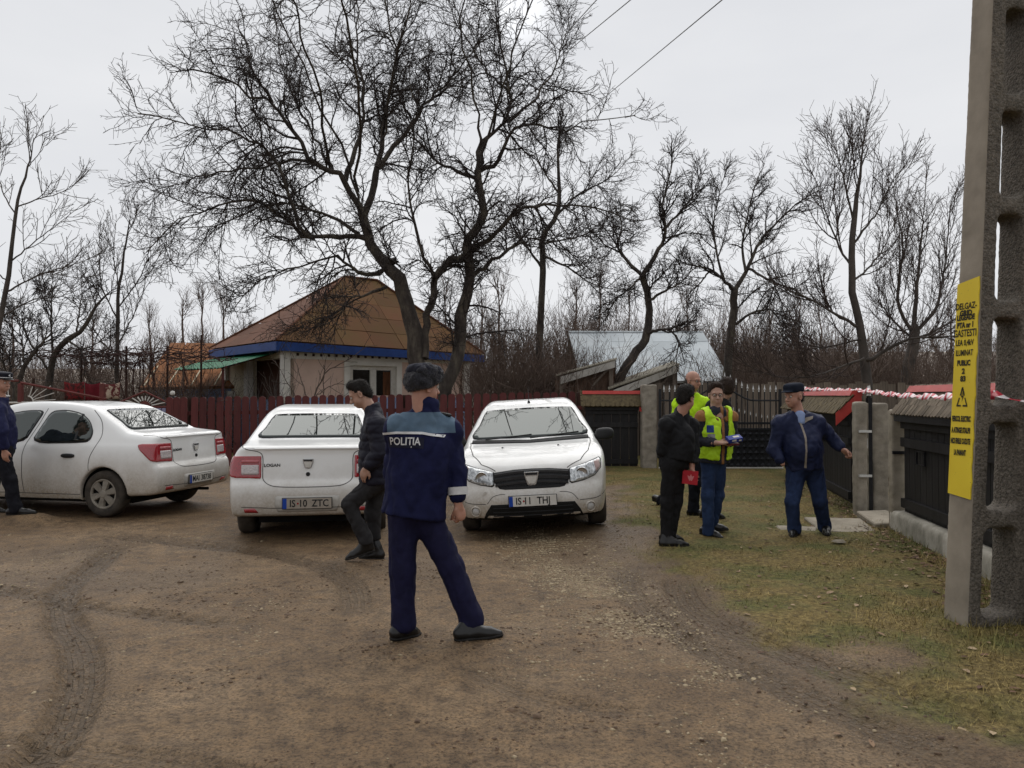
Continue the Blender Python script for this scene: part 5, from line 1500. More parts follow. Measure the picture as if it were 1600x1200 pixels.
def number_plate(parent, P, nrm_x, txt, m, blue=True, tilt=0):
    """plate 0.52 x 0.11 with blue band and lettering, at local point P, facing +x or -x"""
    Rm = Matrix.Translation(P) @ Matrix.Rotation(PI / 2 if nrm_x > 0 else -PI / 2, 4, 'Z') @ Matrix.Rotation(PI / 2 + tilt, 4, 'X')
    pl = MB().box((0, 0, 0), (.535, .125, .016), Rm).obj('plate_holder', M_blk, parent, bevel=.003)
    p2 = MB().box((0, 0, .006), (.52, .112, .012), Rm).obj('number_plate', m, parent, bevel=.002)
    if blue: MB().box((-.238, 0, .0125), (.042, .110, .003), Rm).obj('blue_band', M_eu, p2)
    for tx, cx in txt:
        if tx == '*':
            MB().lathe([(0, .001), (.011, .001), (.011, 0)], Rm @ Matrix.Translation((cx, 0, .0135)), 10).obj('crest', M_tail, p2); continue
        me = text_mesh(tx, .108, M_ink2, .0006, .0016); me.transform(Rm @ Matrix.Translation((cx, -.002, .0135)) @ Matrix.Diagonal((.86, 1, 1, 1)))
        mobj('lettering', me, p2)
    return p2
def emblem(parent, P, nrm_x, w):
    """shield badge: outer rim and inner bar"""
    Rm = Matrix.Translation(P) @ Matrix.Rotation(PI / 2 if nrm_x > 0 else -PI / 2, 4, 'Z') @ Matrix.Rotation(PI / 2, 4, 'X')
    o = [(-.5, .42), (.5, .42), (.46, .1), (.30, -.42), (.18, -.5), (-.18, -.5), (-.30, -.42), (-.46, .1)]
    b = MB().prism([(x * w, y * w) for x, y in o], .014, Rm).obj('emblem', M_chrome, parent, bevel=.003)
    MB().prism([(x * w * .74, y * w * .62 - w * .04) for x, y in [(-.5, .25), (.5, .25), (.42, -.1), (.26, -.5), (-.26, -.5), (-.42, -.1)]], .003, Rm @ Matrix.Translation((0, 0, .0135))).obj('emblem_field', M_plate, b)
    MB().prism([(x * w, y * w) for x, y in [(-.42, .36), (.42, .36), (.40, .20), (-.40, .20)]], .003, Rm @ Matrix.Translation((0, 0, .0137))).obj('emblem_bar', M_blk, b)
    return b
def mirror(parent, x, y, z, side, m=None):
    m = m or M_blk
    s = SDF().ell((x, y + side * .10, z), (.075, .115, .075), p=3.0).cone((x, y - side * .02, z - .03), (x, y + side * .06, z - .02), .028, .03)
    return sdf_obj('mirror', s, .013, m, parent, 1)

# ------------------------------------------------------------------ saloon seen from behind
SAL = CarShape(4.35,
    [(.10, .305), (.02, .38), (.0, .52), (.012, .64), (.05, .695), (.066, .72), (.085, .90), (.092, 1.00), (.088, 1.05), (.13, 1.075), (.30, 1.092), (.52, 1.115), (.60, 1.14), (.88, 1.28), (1.16, 1.418), (1.32, 1.465), (1.62, 1.50), (2.0, 1.515), (2.35, 1.505), (2.62, 1.46), (2.82, 1.385), (3.12, 1.18), (3.36, 1.02), (3.52, .975), (3.8, .93), (4.06, .85), (4.22, .76), (4.31, .62), (4.345, .48), (4.33, .34), (4.24, .22), (3.9, .2), (2.2, .19), (1.1, .20), (.55, .27)],
    [(.05, .76), (.18, .80), (.3, .838), (.45, .858), (.6, .866), (.74, .864), (.86, .855), (.93, .838), (.97, .818), (1.05, .782), (1.2, .712), (1.35, .645), (1.46, .59), (1.6, .52)],
    (.50, .070, 2.8), (.75, .20, 2.2), .16, .060, (.86, 3.494), .305, .05, .095)
def make_saloon():
    me, bvh = car_body(SAL)
    car = thing('white_saloon', 'x', 'car')
    mobj('body', me, car)
    # glass: rear screen, side windows, windscreen, each in a dark rubber surround
    rs = [(.60, 1.155), (.30, 1.148), (-.30, 1.148), (-.60, 1.155), (-.555, 1.25), (-.50, 1.365), (-.42, 1.392), (0, 1.398), (.42, 1.392), (.50, 1.365), (.555, 1.25)]
    rs = [(p.x, p.y) for p in spline([(a, b, 0) for a, b in rs], 4, True)]
    add_part('rear_screen', patch(bvh, 'rear', rs, .018, step=.03, fit=2, flatv=True), M_glass, car)
    big = [(a * 1.02, 1.27 + (b - 1.27) * 1.06) for a, b in rs]
    add_part('screen_rubber', patch(bvh, 'rear', big, .011, step=.03, fit=2, flatv=True), M_blk, car)
    fs = [(.66, 1.03), (0, 1.0), (-.66, 1.03), (-.54, 1.36), (-.46, 1.41), (0, 1.43), (.46, 1.41), (.54, 1.36)]
    fs = [(p.x, p.y) for p in spline([(a, b, 0) for a, b in fs], 4, True)]
    add_part('windscreen', patch(bvh, 'front', fs, .016, step=.03, fit=2), M_glass, car)
    rd_ = [(1.16, .985), (1.98, .968), (1.90, 1.20), (1.83, 1.37), (1.60, 1.385), (1.36, 1.345), (1.20, 1.25), (1.10, 1.12), (1.10, 1.03)]
    fd_ = [(2.12, .966), (3.02, .950), (2.98, 1.03), (2.72, 1.22), (2.50, 1.335), (2.25, 1.375), (1.97, 1.378), (2.04, 1.20)]
    def rnd_poly(pl, it=2):
        for _ in range(it):
            o = []
            for i in range(len(pl)):
                a, b = Vector(pl[i]), Vector(pl[(i + 1) % len(pl)])
                o += [tuple(a.lerp(b, .2)), tuple(a.lerp(b, .8))]
            pl = o
        return pl
    for s in (1, -1):
        for pl, nm in ((rd_, 'rear_door_window'), (fd_, 'front_door_window')):
            cx = sum(p[0] for p in pl) / len(pl); cz = sum(p[1] for p in pl) / len(pl)
            rp = rnd_poly(pl)
            b = [(cx + (x_ - cx) * 1.045 , cz + (z_ - cz) * 1.09) for x_, z_ in rp]
            sur = add_part('window_surround', patch(bvh, 'side', b, .007, s, .035), M_blk, car)
            add_part(nm, patch(bvh, 'side', rp, .012, s, .035, fit=3), M_glass, car)
        add_part('quarter_bar', patch(bvh, 'side', [(1.30, .98), (1.335, .98), (1.345, 1.35), (1.315, 1.345)], .012, s), M_blk, car)
        # door gaps
        mb = seam(bvh, 'side', [p[:2] for p in spline([(1.02, .30, 0), (1.06, .52, 0), (1.06, .75, 0), (.98, .93, 0), (.94, 1.08, 0), (1.02, 1.26, 0), (1.20, 1.40, 0)], 8)], s)
        for ln in ([(2.08, .30), (2.10, .5), (2.10, .80), (2.06, .97), (1.97, 1.22), (1.92, 1.42)], [(3.22, .30), (3.24, .6), (3.16, .90), (3.06, 1.02)], [(1.02, .29), (3.22, .29)]):
            m2 = seam(bvh, 'side', ln, s); mb.add(m2.v, m2.f)
        mb.obj('door_gap', M_seam, car)
        # side moulding line above the sill
        for hx in (1.38, 2.42):
            h = hit(bvh, 'side', hx, .80, s)
            sd = SDF().ell((h[0].x, h[0].y + s * .012, .80), (.105, .022, .030), p=2.6)
            sdf_obj('door_handle', sd, .010, M_blk, car, 1)
        # tail lamp wrapping round the corner
        pol = [(-.2, .715), (.06, .715), (.16, .745), (.33, .90), (.36, .955), (.30, .968), (-.2, .968)]
        v, f = shell(SAL, ((-.05, .45), (.44 * s if s > 0 else -.98, .98 if s > 0 else -.44), (.66, 1.02)), pol, (.50, 2) if s > 0 else (-2, -.50), .012)
        tl = add_part('tail_lamp', np_mesh('tail_lamp', v, f, None, True), M_tail, car)
        pol2 = [(-.2, .765), (.4, .765), (.4, .870), (-.2, .878)]
        v, f = shell(SAL, ((-.05, .3), (.44 * s if s > 0 else -.80, .80 if s > 0 else -.44), (.70, .93)), pol2, (.525, .715) if s > 0 else (-.715, -.525), .024)
        add_part('reversing_lens', np_mesh('reversing_lens', v, f, None, True), M_clear, tl)
        pol3 = [(-.2, .886), (.4, .892), (.4, .925), (-.2, .930)]
        v, f = shell(SAL, ((-.05, .3), (.44 * s if s > 0 else -.80, .80 if s > 0 else -.44), (.84, .96)), pol3, (.525, .715) if s > 0 else (-.715, -.525), .024)
        add_part('indicator_lens', np_mesh('indicator_lens', v, f, None, True), mat('pink_lens', (.42, .10, .11), (.34, .07, .08), 30, .15, coat=1), tl)
        add_part('reflector', patch(bvh, 'rear', [(s * .52, .355), (s * .665, .355), (s * .675, .40), (s * .56, .405)], .004, step=.04), M_tail, car)
        mirror(car, 2.98, s * .84, 1.0, s)
        for ax in SAL.axles: wheel(car, ax, s * .745, SAL.wr, s); arch_liner(car, ax, 0, SAL.wr, s)
        # headlamp at the far end
        pol = [(3.72, .66), (4.6, .60), (4.6, .76), (4.0, .86), (3.72, .86)]
        v, f = shell(SAL, ((3.7, 4.45), (.36 if s > 0 else -.98, .98 if s > 0 else -.36), (.55, .92)), pol, (.40, 2) if s > 0 else (-2, -.40), .008, .014)
        add_part('headlamp', np_mesh('headlamp', v, f, None, True), M_head, car)
    # boot lid gap: down from the screen corners, across above the bumper
    mb = seam(bvh, 'rear', [p[:2] for p in spline([(-.735, 1.075, 0), (-.66, 1.04, 0), (-.50, .99, 0), (-.485, .80, 0), (-.475, .71, 0), (-.40, .655, 0), (-.28, .635, 0), (0, .63, 0), (.28, .635, 0), (.40, .655, 0), (.475, .71, 0), (.485, .80, 0), (.50, .99, 0), (.66, 1.04, 0), (.735, 1.075, 0)], 6)])
    mb.obj('boot_gap', M_seam, car)
    lip = patch(bvh, 'rear', [(-.56, 1.035), (.56, 1.035), (.60, 1.052), (0, 1.062), (-.60, 1.052)], .012, step=.05)
    add_part('boot_lip', lip, M_paint, car)
    # bumper: recess for the plate, lower crease
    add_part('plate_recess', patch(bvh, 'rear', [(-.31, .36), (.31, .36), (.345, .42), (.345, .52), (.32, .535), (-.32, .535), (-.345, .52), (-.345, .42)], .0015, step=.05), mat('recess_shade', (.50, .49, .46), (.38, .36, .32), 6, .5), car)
    seam(bvh, 'rear', [(-.70, .42), (-.36, .405), (.36, .405), (.70, .42)], w=.004).obj('bumper_crease', M_seam, car)
    seam(bvh, 'rear', [(-.80, .70), (-.6, .685)], w=.003).obj('bumper_gap', M_seam, car)
    h = hit(bvh, 'rear', 0, .885); emblem(car, h[0] + Vector((-.004, 0, 0)), -1, .115)
    h = hit(bvh, 'rear', 0, .765); MB().lathe([(0, .012), (.020, .012), (.024, 0), (.024, -.01)], Matrix.Translation(h[0]) @ Matrix.Rotation(-PI / 2, 4, 'Y'), 14).obj('boot_lock', M_blk, car)
    me = text_mesh('LOGAN', .046, M_blk, .002, .001, sx=1.1)
    h = hit(bvh, 'rear', .385, .865); me.transform(Matrix.Translation(h[0] + Vector((-.003, 0, 0))) @ Matrix.Rotation(-PI / 2 - .03, 4, 'Z') @ Matrix.Rotation(PI / 2, 4, 'X'))
    mobj('model_lettering', me, car)
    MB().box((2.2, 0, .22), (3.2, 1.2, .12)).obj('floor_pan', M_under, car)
    MB().tube([(.16, -.42, .25), (.6, -.42, .24)], .022, 10).obj('exhaust_pipe', M_under, car)
    return car, bvh
def copy_tree(o, parent=None):
    c = o.copy(); COL.objects.link(c); c.parent = parent
    for ch in list(o.children): copy_tree(ch, c)
    return c
car2, bvh_s = make_saloon()
car1 = copy_tree(car2)
def set_car(o, rear, fwd, z, label, roll=0.0, pitch=0.0):
    a = math.atan2(fwd[1], fwd[0])
    o.matrix_basis = Matrix.Translation((rear[0], rear[1], z)) @ Matrix.Rotation(a, 4, 'Z') @ Matrix.Rotation(pitch, 4, 'Y') @ Matrix.Rotation(roll, 4, 'X')
    o['label'] = label; o['group'] = 'white cars parked along the fence'
set_car(car2, (-2.24, 8.42), (-.158, .987), gz(-2.3, 9.2) - .03, 'white saloon seen squarely from behind, nearest the walking man')
set_car(car1, (-4.34, 10.72), (-.978, .208), gz(-5.3, 10.5) + .01, 'white saloon seen from its side, beside the officer in the peaked cap')
def local_part(fn, car):
    """build parts in the car's own frame and hang them on it"""
    before = set(o.name for o in bpy.data.objects)
    keep = WM.get(car.name); WM[car.name] = Matrix.Identity(4)
    fn(car)
for o in (car2, car1): WM[o.name] = Matrix.Identity(4)
h = hit(bvh_s, 'rear', 0, .455)
number_plate(car2, h[0] + Vector((-.008, 0, -.0)), -1, (('IS', -.155), ('*', -.098), ('10', -.045), ('ZTC', .14)), M_platedirty)
number_plate(car1, h[0] + Vector((-.008, 0, -.0)), -1, (('MAI', -.125), ('38738', .105)), M_plate)

# ------------------------------------------------------------------ hatchback seen from the front
def hatch_extra(d, xs, ys, zs):
    # grille and air-intake recesses in the nose
    X = xs[:, None, None]; Y = ys[None, :, None]; Z = zs[None, None, :]
    return d
HAT = CarShape(4.06,
    [(.06, .26), (.0, .42), (.0, .60), (.05, .74), (.07, .95), (.16, 1.12), (.30, 1.36), (.42, 1.45), (.75, 1.492), (1.3, 1.516), (1.75, 1.512), (2.1, 1.48), (2.32, 1.425), (2.70, 1.215), (3.02, 1.045), (3.16, 1.0), (3.42, .965), (3.72, .89), (3.88, .80), (3.955, .70), (3.985, .60), (4.02, .54), (4.05, .44), (4.045, .32), (3.98, .215), (3.6, .2), (2.0, .19), (.5, .21)],
    [(.05, .76), (.18, .80), (.3, .838), (.45, .858), (.6, .866), (.74, .864), (.86, .855), (.95, .838), (.99, .815), (1.07, .785), (1.2, .722), (1.35, .652), (1.46, .60), (1.6, .53)],
    (.55, .10, 2.2), (.75, .16, 2.4), .155, .08, (.66, 3.25), .305, .05, .10)
def make_hatch():
    me, bvh = car_body(HAT)
    car = thing('white_hatchback', 'white hatchback facing the viewer, black grille and number plate in front', 'car')
    car['group'] = 'white cars parked along the fence'
    mobj('body', me, car)
    ws = [(.69, 1.075), (.35, 1.062), (0, 1.058), (-.35, 1.062), (-.69, 1.075), (-.62, 1.22), (-.555, 1.36), (-.47, 1.385), (0, 1.398), (.47, 1.385), (.555, 1.36), (.62, 1.22)]
    ws = [(p.x, p.y) for p in spline([(a, b, 0) for a, b in ws], 4, True)]
    add_part('windscreen', patch(bvh, 'front', ws, .020, step=.03, fit=2, flatv=True), M_glass, car)
    add_part('screen_rubber', patch(bvh, 'front', [(a * 1.025, 1.22 + (b - 1.22) * 1.04) for a, b in ws], .013, step=.03, fit=2, flatv=True), M_blk, car)
    add_part('scuttle', patch(bvh, 'front', [(-.72, 1.012), (0, .996), (.72, 1.012), (.71, 1.05), (0, 1.028), (-.71, 1.05)], .006, step=.04), M_blk, car)
    # wipers
    for a, b in (((-.55, 1.035), (.02, 1.07)), ((.0, 1.03), (.60, 1.075))):
        p = [hit(bvh, 'front', a[0] + (b[0] - a[0]) * i / 6, a[1] + (b[1] - a[1]) * i / 6) for i in range(7)]
        MB().tube([q[0] + q[1] * .022 for q in p], .008, 5).obj('wiper', M_blk, car)
    # headlamps
    for s in (1, -1):
        hl = [(s * .43, .735), (s * .60, .775), (s * .765, .825), (s * .785, .80), (s * .775, .72), (s * .70, .645), (s * .58, .605), (s * .45, .585), (s * .425, .60)]
        b = patch(bvh, 'front', [(x_ * 1.0 + (x_ - s * .6) * .05, z_ + (z_ - .70) * .08) for x_, z_ in hl], .004, step=.04)
        lamp = add_part('headlamp', b, M_blk, car)
        add_part('lens', patch(bvh, 'front', hl, .012, step=.035, fit=3), M_head, lamp)
        c = hit(bvh, 'front', s * .56, .68)
        MB().lathe([(0, .004), (.045, .008), (.062, .018), (.066, .012), (.066, -.02)], Matrix.Translation(c[0] + Vector((.0, 0, 0))) @ Matrix.Rotation(PI / 2, 4, 'Y'), 20).obj('reflector_bowl', M_chrome, lamp)
        am = [(s * .705, .79), (s * .765, .81), (s * .772, .73), (s * .72, .68)]
        add_part('indicator', patch(bvh, 'front', am, .0135, step=.03), mat('indicator_lens', (.42, .30, .28), (.3, .2, .18), 20, .15, coat=1), lamp)
        # fog lamp blank: round cover in a raised ring
        c = hit(bvh, 'front', s * .635, .315); nrm = c[1]
        M = Matrix.Translation(c[0]) @ nrm.to_track_quat('Z', 'Y').to_matrix().to_4x4()
        fg = MB().lathe([(.062, -.01), (.062, .010), (.052, .016), (.046, .008), (.046, -.01)], M, 24).obj('fog_lamp', M_paint, car, smooth=True)
        MB().lathe([(0, .012), (.036, .010), (.041, .002), (.041, -.01)], M, 24).obj('fog_cover', mat('fog_cover', (.55, .55, .54), (.45, .44, .42), 9, .4), fg, smooth=True)
        seam(bvh, 'front', [p[:2] for p in spline([(s * .83, .455, 0), (s * .70, .405, 0), (s * .52, .395, 0)], 6)], w=.004).obj('bumper_crease', M_seam, car)
        seam(bvh, 'front', [p[:2] for p in spline([(s * .50, .40, 0), (s * .44, .47, 0), (s * .36, .495, 0), (s * .30, .497, 0)], 6)], w=.0035).obj('bumper_crease', M_seam, car)
        mirror(car, 2.86, s * .83, 1.045, s)
        for ax in HAT.axles: wheel(car, ax, s * .745, HAT.wr, s); arch_liner(car, ax, 0, HAT.wr, s)
        sw = [(2.02, .98), (2.84, .985), (2.72, 1.10), (2.36, 1.30), (2.06, 1.37), (1.94, 1.36)]
        sr = [(1.10, .99), (1.90, .98), (1.84, 1.36), (1.5, 1.37), (1.2, 1.33), (1.06, 1.2)]
        add_part('front_door_window', patch(bvh, 'side', sw, .006, s), M_glass, car)
        add_part('rear_door_window', patch(bvh, 'side', sr, .006, s), M_glass, car)
        mb = seam(bvh, 'side', [(1.96, .30), (1.98, .6), (1.96, .95), (1.88, 1.40)], s); m2 = seam(bvh, 'side', [(3.02, .30), (3.04, .6), (2.98, .95)], s); mb.add(m2.v, m2.f)
        mb.obj('door_gap', M_seam, car)
        # bonnet gap
        seam(bvh, 'top', [(3.90, s * .40), (3.80, s * .56), (3.60, s * .665), (3.3, s * .715), (3.04, s * .73)], w=.005).obj('bonnet_gap', M_seam, car)
        c = hit(bvh, 'top', 3.40, s * .33); MB().lathe([(0, .012), (.012, .008), (.014, -.004)], Matrix.Translation(c[0]), 8).obj('washer_jet', M_blk, car)
        pol = [(-.2, .80), (.2, .80), (.25, 1.0), (.3, 1.2), (-.2, 1.2)]
        v, f = shell(HAT, ((-.05, .4), (.5 if s > 0 else -.98, .98 if s > 0 else -.5), (.74, 1.26)), pol, (.60, 2) if s > 0 else (-2, -.60), .010, .014)
        add_part('tail_lamp', np_mesh('tail_lamp', v, f, None, True), M_tail, car)
    # grille: dark field, two slats, honeycomb below
    gr = [(-.425, .728), (-.2, .752), (0, .757), (.2, .752), (.425, .728), (.415, .62), (.36, .555), (.30, .545), (-.30, .545), (-.36, .555), (-.415, .62)]
    g = add_part('grille', patch(bvh, 'front', gr, .004, step=.04), mat('grille_dark', (.012, .012, .013), (.02, .02, .021), 60, .5), car)
    for zc, hw, th in ((.728, .41, .016), (.672, .41, .020), (.618, .405, .014)):
        pts = []
        for i in range(15):
            y = -hw + 2 * hw * i / 14
            c = hit(bvh, 'front', y, zc - .03 * (abs(y) / .42) ** 2)
            pts.append(c[0] + Vector((.010, 0, 0)))
        mb = MB()
        for p in pts:
            for dz, dx in ((-th, -.012), (-th * .8, .012), (th * .8, .014), (th, -.012)): mb.v.append(p + Vector((dx, 0, dz)))
        for i in range(14):
            b = i * 4
            for k in range(4): mb.f.append([b + k, b + (k + 1) % 4, b + 4 + (k + 1) % 4, b + 4 + k])
        mb.obj('grille_slat', mat('slat_grey', (.045, .046, .048), (.03, .03, .032), 12, .35), g)
    mb = MB()
    for r_ in range(2):
        for i in range(22):
            y = -.36 + .034 * i + (.017 if r_ else 0); z = .578 + r_ * .026
            c = hit(bvh, 'front', y, z)
            if c: mb.lathe([(.014, -.004), (.014, .008), (.011, .008), (.011, -.004)], Matrix.Translation(c[0] + Vector((.006, 0, 0))) @ Matrix.Rotation(PI / 2, 4, 'Y'), 6)
    tag(mb.obj('honeycomb', M_blk, g), kind='stuff')
    c = hit(bvh, 'front', 0, .66); emblem(car, c[0] + Vector((.022, 0, 0)), 1, .165)
    low = [(-.46, .385), (0, .395), (.46, .385), (.52, .30), (.545, .245), (.50, .225), (0, .215), (-.50, .225), (-.545, .245), (-.52, .30)]
    lg = add_part('air_intake', patch(bvh, 'front', low, .004, step=.04), M_under, car)
    for zc in (.26, .30, .345):
        pts = [hit(bvh, 'front', -.44 + .88 * i / 10, zc)[0] + Vector((.004, 0, 0)) for i in range(11)]
        MB().tube(pts, .007, 4).obj('intake_slat', M_blk, lg)
    c = hit(bvh, 'front', -.0, .43)
    number_plate(car, c[0] + Vector((.02, .0, -.01)), 1, (('IS', -.155), ('*', -.098), ('11', -.055), ('THJ', .12)), M_plate)
    c = hit(bvh, 'top', 2.16, .0)
    an_ = MB().lathe([(0.012, .03), (.02, .012), (.026, 0)], Matrix.Translation(c[0]), 10).obj('antenna', M_blk, car)
    MB().tube([c[0] + Vector((0, 0, .02)), c[0] + Vector((-.14, 0, .22))], [.005, .0025], 5).obj('antenna_rod', M_blk, an_)
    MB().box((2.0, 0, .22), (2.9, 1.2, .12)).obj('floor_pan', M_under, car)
    c = hit(bvh, 'front', -.52, .50)
    MB().lathe([(0, .003), (.03, .003), (.032, -.002)], Matrix.Translation(c[0]) @ Matrix.Rotation(PI / 2, 4, 'Y'), 16).obj('tow_eye_cover', M_paint, car)
    return car
car3 = make_hatch()
zl, zr = gz(-.52, 9.2), gz(.98, 9.2)
rf3 = Vector((.25, 8.42, 0)); fw = Vector((-.03, -1, 0)).normalized()
rear3 = rf3 - fw * 4.06
car3.matrix_basis = Matrix.Translation((rear3.x, rear3.y, (zl + zr) / 2 - .005)) @ Matrix.Rotation(math.atan2(fw.y, fw.x), 4, 'Z') @ Matrix.Rotation(math.atan2(zr - zl, 1.5), 4, 'X')
# ================================================================== PEOPLE
def cloth(name, c1, c2=None, rough=.9, scale=14, bmp=.3, sheen=.0):
    return mat(name, c1, c2 or tuple(x * .72 for x in c1), scale, rough, bmp, .006, sheen=sheen, bscale=30, spec=.18)
def skin_mat(name, c):
    m, nt, bs = newmat(name)
    n1 = noise_node(nt, 22, 4, .6)
    nt.links.new(ramp(nt, n1.outputs['Fac'], [(.3, tuple(x * .82 for x in c)), (.7, c)]).outputs[0], bs.inputs['Base Color'])
    bs.inputs['Roughness'].default_value = .55; bs.inputs['Subsurface Weight'].default_value = .12
    bs.inputs['Subsurface Radius'].default_value = (.01, .004, .002)
    return m
M_skin = skin_mat('skin', (.42, .245, .175)); M_skin2 = skin_mat('ruddy_skin', (.42, .215, .15))
M_hair = mat('black_hair', (.018, .014, .012), (.008, .007, .006), 60, .6, .5, .004, sc=(1, 1, .3), spec=.15)
M_hairb = mat('brown_hair', (.04, .025, .018), (.018, .012, .009), 60, .6, .5, .004, sc=(1, 1, .3), spec=.15)
M_shoe = mat('black_leather', (.010, .0095, .0095), (.007, .0065, .006), 20, .3, .15, .002, spec=.38)
M_sole = mat('shoe_sole', (.022, .02, .018), (.012, .011, .01), 20, .8)
M_eye = mat('eye_white', (.45, .42, .39), (.4, .37, .34), 20, .2); M_iris = mat('dark_iris', (.02, .012, .008), (.015, .01, .006), 20, .15)
M_lens, nt, bs = newmat('spectacle_lens'); bs.inputs['Base Color'].default_value = (.8, .8, .8, 1); bs.inputs['Roughness'].default_value = .02; bs.inputs['Transmission Weight'].default_value = 1; bs.inputs['IOR'].default_value = 1.1

def V3(a): return np.array(a, float)
def nrmv(a): a = V3(a); return a / np.linalg.norm(a)
def frame_of(f, up=(0, 0, 1)):
    f = nrmv(f); r = np.cross(f, V3(up)); r /= np.linalg.norm(r); u = np.cross(r, f)
    return r, f, u
def head_sdf(s, c, f, neck, sz=1.0, up=(0, 0, 1), wide=1.0):
    r, f, u = frame_of(f, up); M = np.stack([r, f, u], 1)
    P = lambda a, b, d: c + (r * a + f * b + u * d) * sz
    e = lambda p, rad, k=.02, op='u', pw=2.0: s.ell(P(*p), V3(rad) * sz, M, k, op, pw)
    e((0, -.012, .035), (.077 * wide, .096, .090)); e((0, .028, -.04), (.060 * wide, .062, .078), .03)
    e((0, .060, -.094), (.027, .024, .022), .025)
    e((.036, .045, -.05), (.026, .03, .035), .02); e((-.036, .045, -.05), (.026, .03, .035), .02)
    e((0, .078, .024), (.055, .018, .014), .02)
    s.cone(P(0, .090, .004), P(0, .112, -.034), .009 * sz, .0145 * sz, .012)
    for q in (-1, 1):
        e((q * .031, .100, .002), (.019, .016, .012), .012, 's')
        e((q * .012, .104, -.038), (.010, .012, .009), .008)
        e((q * .079 * wide, -.008, -.012), (.011, .022, .034), .008)
        e((q * .084 * wide, -.004, -.012), (.006, .012, .020), .006, 's')
    e((0, .089, -.064), (.024, .011, .007), .006); e((0, .087, -.078), (.021, .012, .008), .006)
    s.cone(P(0, -.022, -.07), neck, .057 * sz, .066, .03)
    return r, f, u, M, P
def hand_sdf(s, w, d, pn, side, curl=(.5, .7, .5), thumb=.5, sz=1.0, spread=.0):
    """palm, four fingers of unequal length and a thumb; d = towards the fingers, pn = palm side, side=+1: thumb on d x pn"""
    d = nrmv(d); pn = V3(pn) - d * np.dot(V3(pn), d); pn /= np.linalg.norm(pn); ax = np.cross(d, pn) * side
    M = np.stack([ax, d, pn], 1)
    s.cone(w - d * .05, w + d * .02, .027 * sz, .026 * sz, .012)
    s.ell(w + d * .052 * sz, V3((.043, .055, .019)) * sz, M, .010, 'u', 2.6)
    def rot(v, a): return v * math.cos(a) + (pn if v is d else np.cross(ax * side, v)) * math.sin(a)
    for i in range(4):
        b = w + d * (.092 - .006 * abs(i - 1)) * sz + ax * (.031 - .0205 * i) * sz
        L_ = (.070, .079, .074, .058)[i] * sz; a = 0; dirv = d + ax * spread * (1.5 - i)
        p = b - d * .02
        for k, fr in enumerate((.45, .31, .24)):
            a += curl[k] * (1 + .08 * i)
            dv = d * math.cos(a) + pn * math.sin(a)
            q = p + dv * L_ * fr + (d * .02 if k == 0 else 0)
            s.cone(p, q, (.0098, .0092, .0085)[k] * sz, (.0092, .0085, .0075)[k] * sz, .003); p = q
    b = w + d * .022 * sz + ax * .032 * sz
    q = b + (ax * (1 - thumb) + d * .8 + pn * thumb) * .042 * sz; s.cone(b, q, .0145 * sz, .0115 * sz, .010)
    q2 = q + (d * .9 + pn * thumb * 1.1 - ax * .35 * thumb) * .034 * sz; s.cone(q, q2, .011 * sz, .0088 * sz, .003)
def folds(amp=.008, sc=9.0, vert=.55, seed=0.0, quilt=0.0, qz=.075):
    def fn(v, n):
        q = v.copy(); q[:, 2] *= vert
        a = vnoise(q, sc, seed); b = 1 - np.abs(vnoise(q, sc * 1.7, seed + 9)) * 2.2
        c = vnoise(v, sc * 4, seed + 4)
        e = np.clip(1 - np.abs(vnoise(q, sc * 1.1, seed + 17)) * 5, 0, 1)
        d = amp * 1.25 * (a * .9 + np.clip(b, -1, 1) * .55 + c * .3 - e * .8)
        if quilt: d = d * .5 + quilt * (np.abs(np.sin(PI * (v[:, 2] + .012 * a) / qz)) ** .55 - .6)
        return v + n * d[:, None]
    return fn
def lim(a): return np.array(a)
def strands(o, n, ln, m, bias, name, wd=.0011):
    """short hairs standing off a fur or hair surface"""
    k = len(o.data.vertices); a, b = np.empty(k * 3), np.empty(k * 3)
    o.data.vertices.foreach_get('co', a); o.data.vertices.foreach_get('normal', b); a = a.reshape(-1, 3); b = b.reshape(-1, 3)
    q = NR.choice(k, n); p = a[q]; d = b[q] + NR.normal(0, .45, (n, 3)) + bias; d /= np.linalg.norm(d, axis=1)[:, None]
    s_ = np.cross(d, NR.normal(0, 1, (n, 3))); s_ /= np.linalg.norm(s_, axis=1)[:, None]; l = NR.uniform(*ln, (n, 1))
    v = np.stack([p - s_ * wd - d * .004, p + s_ * wd - d * .004, p + d * l], 1).reshape(-1, 3)
    return tag(mobj(name, np_mesh(name, v, np.arange(3 * n).reshape(-1, 3), m), o), kind='stuff')
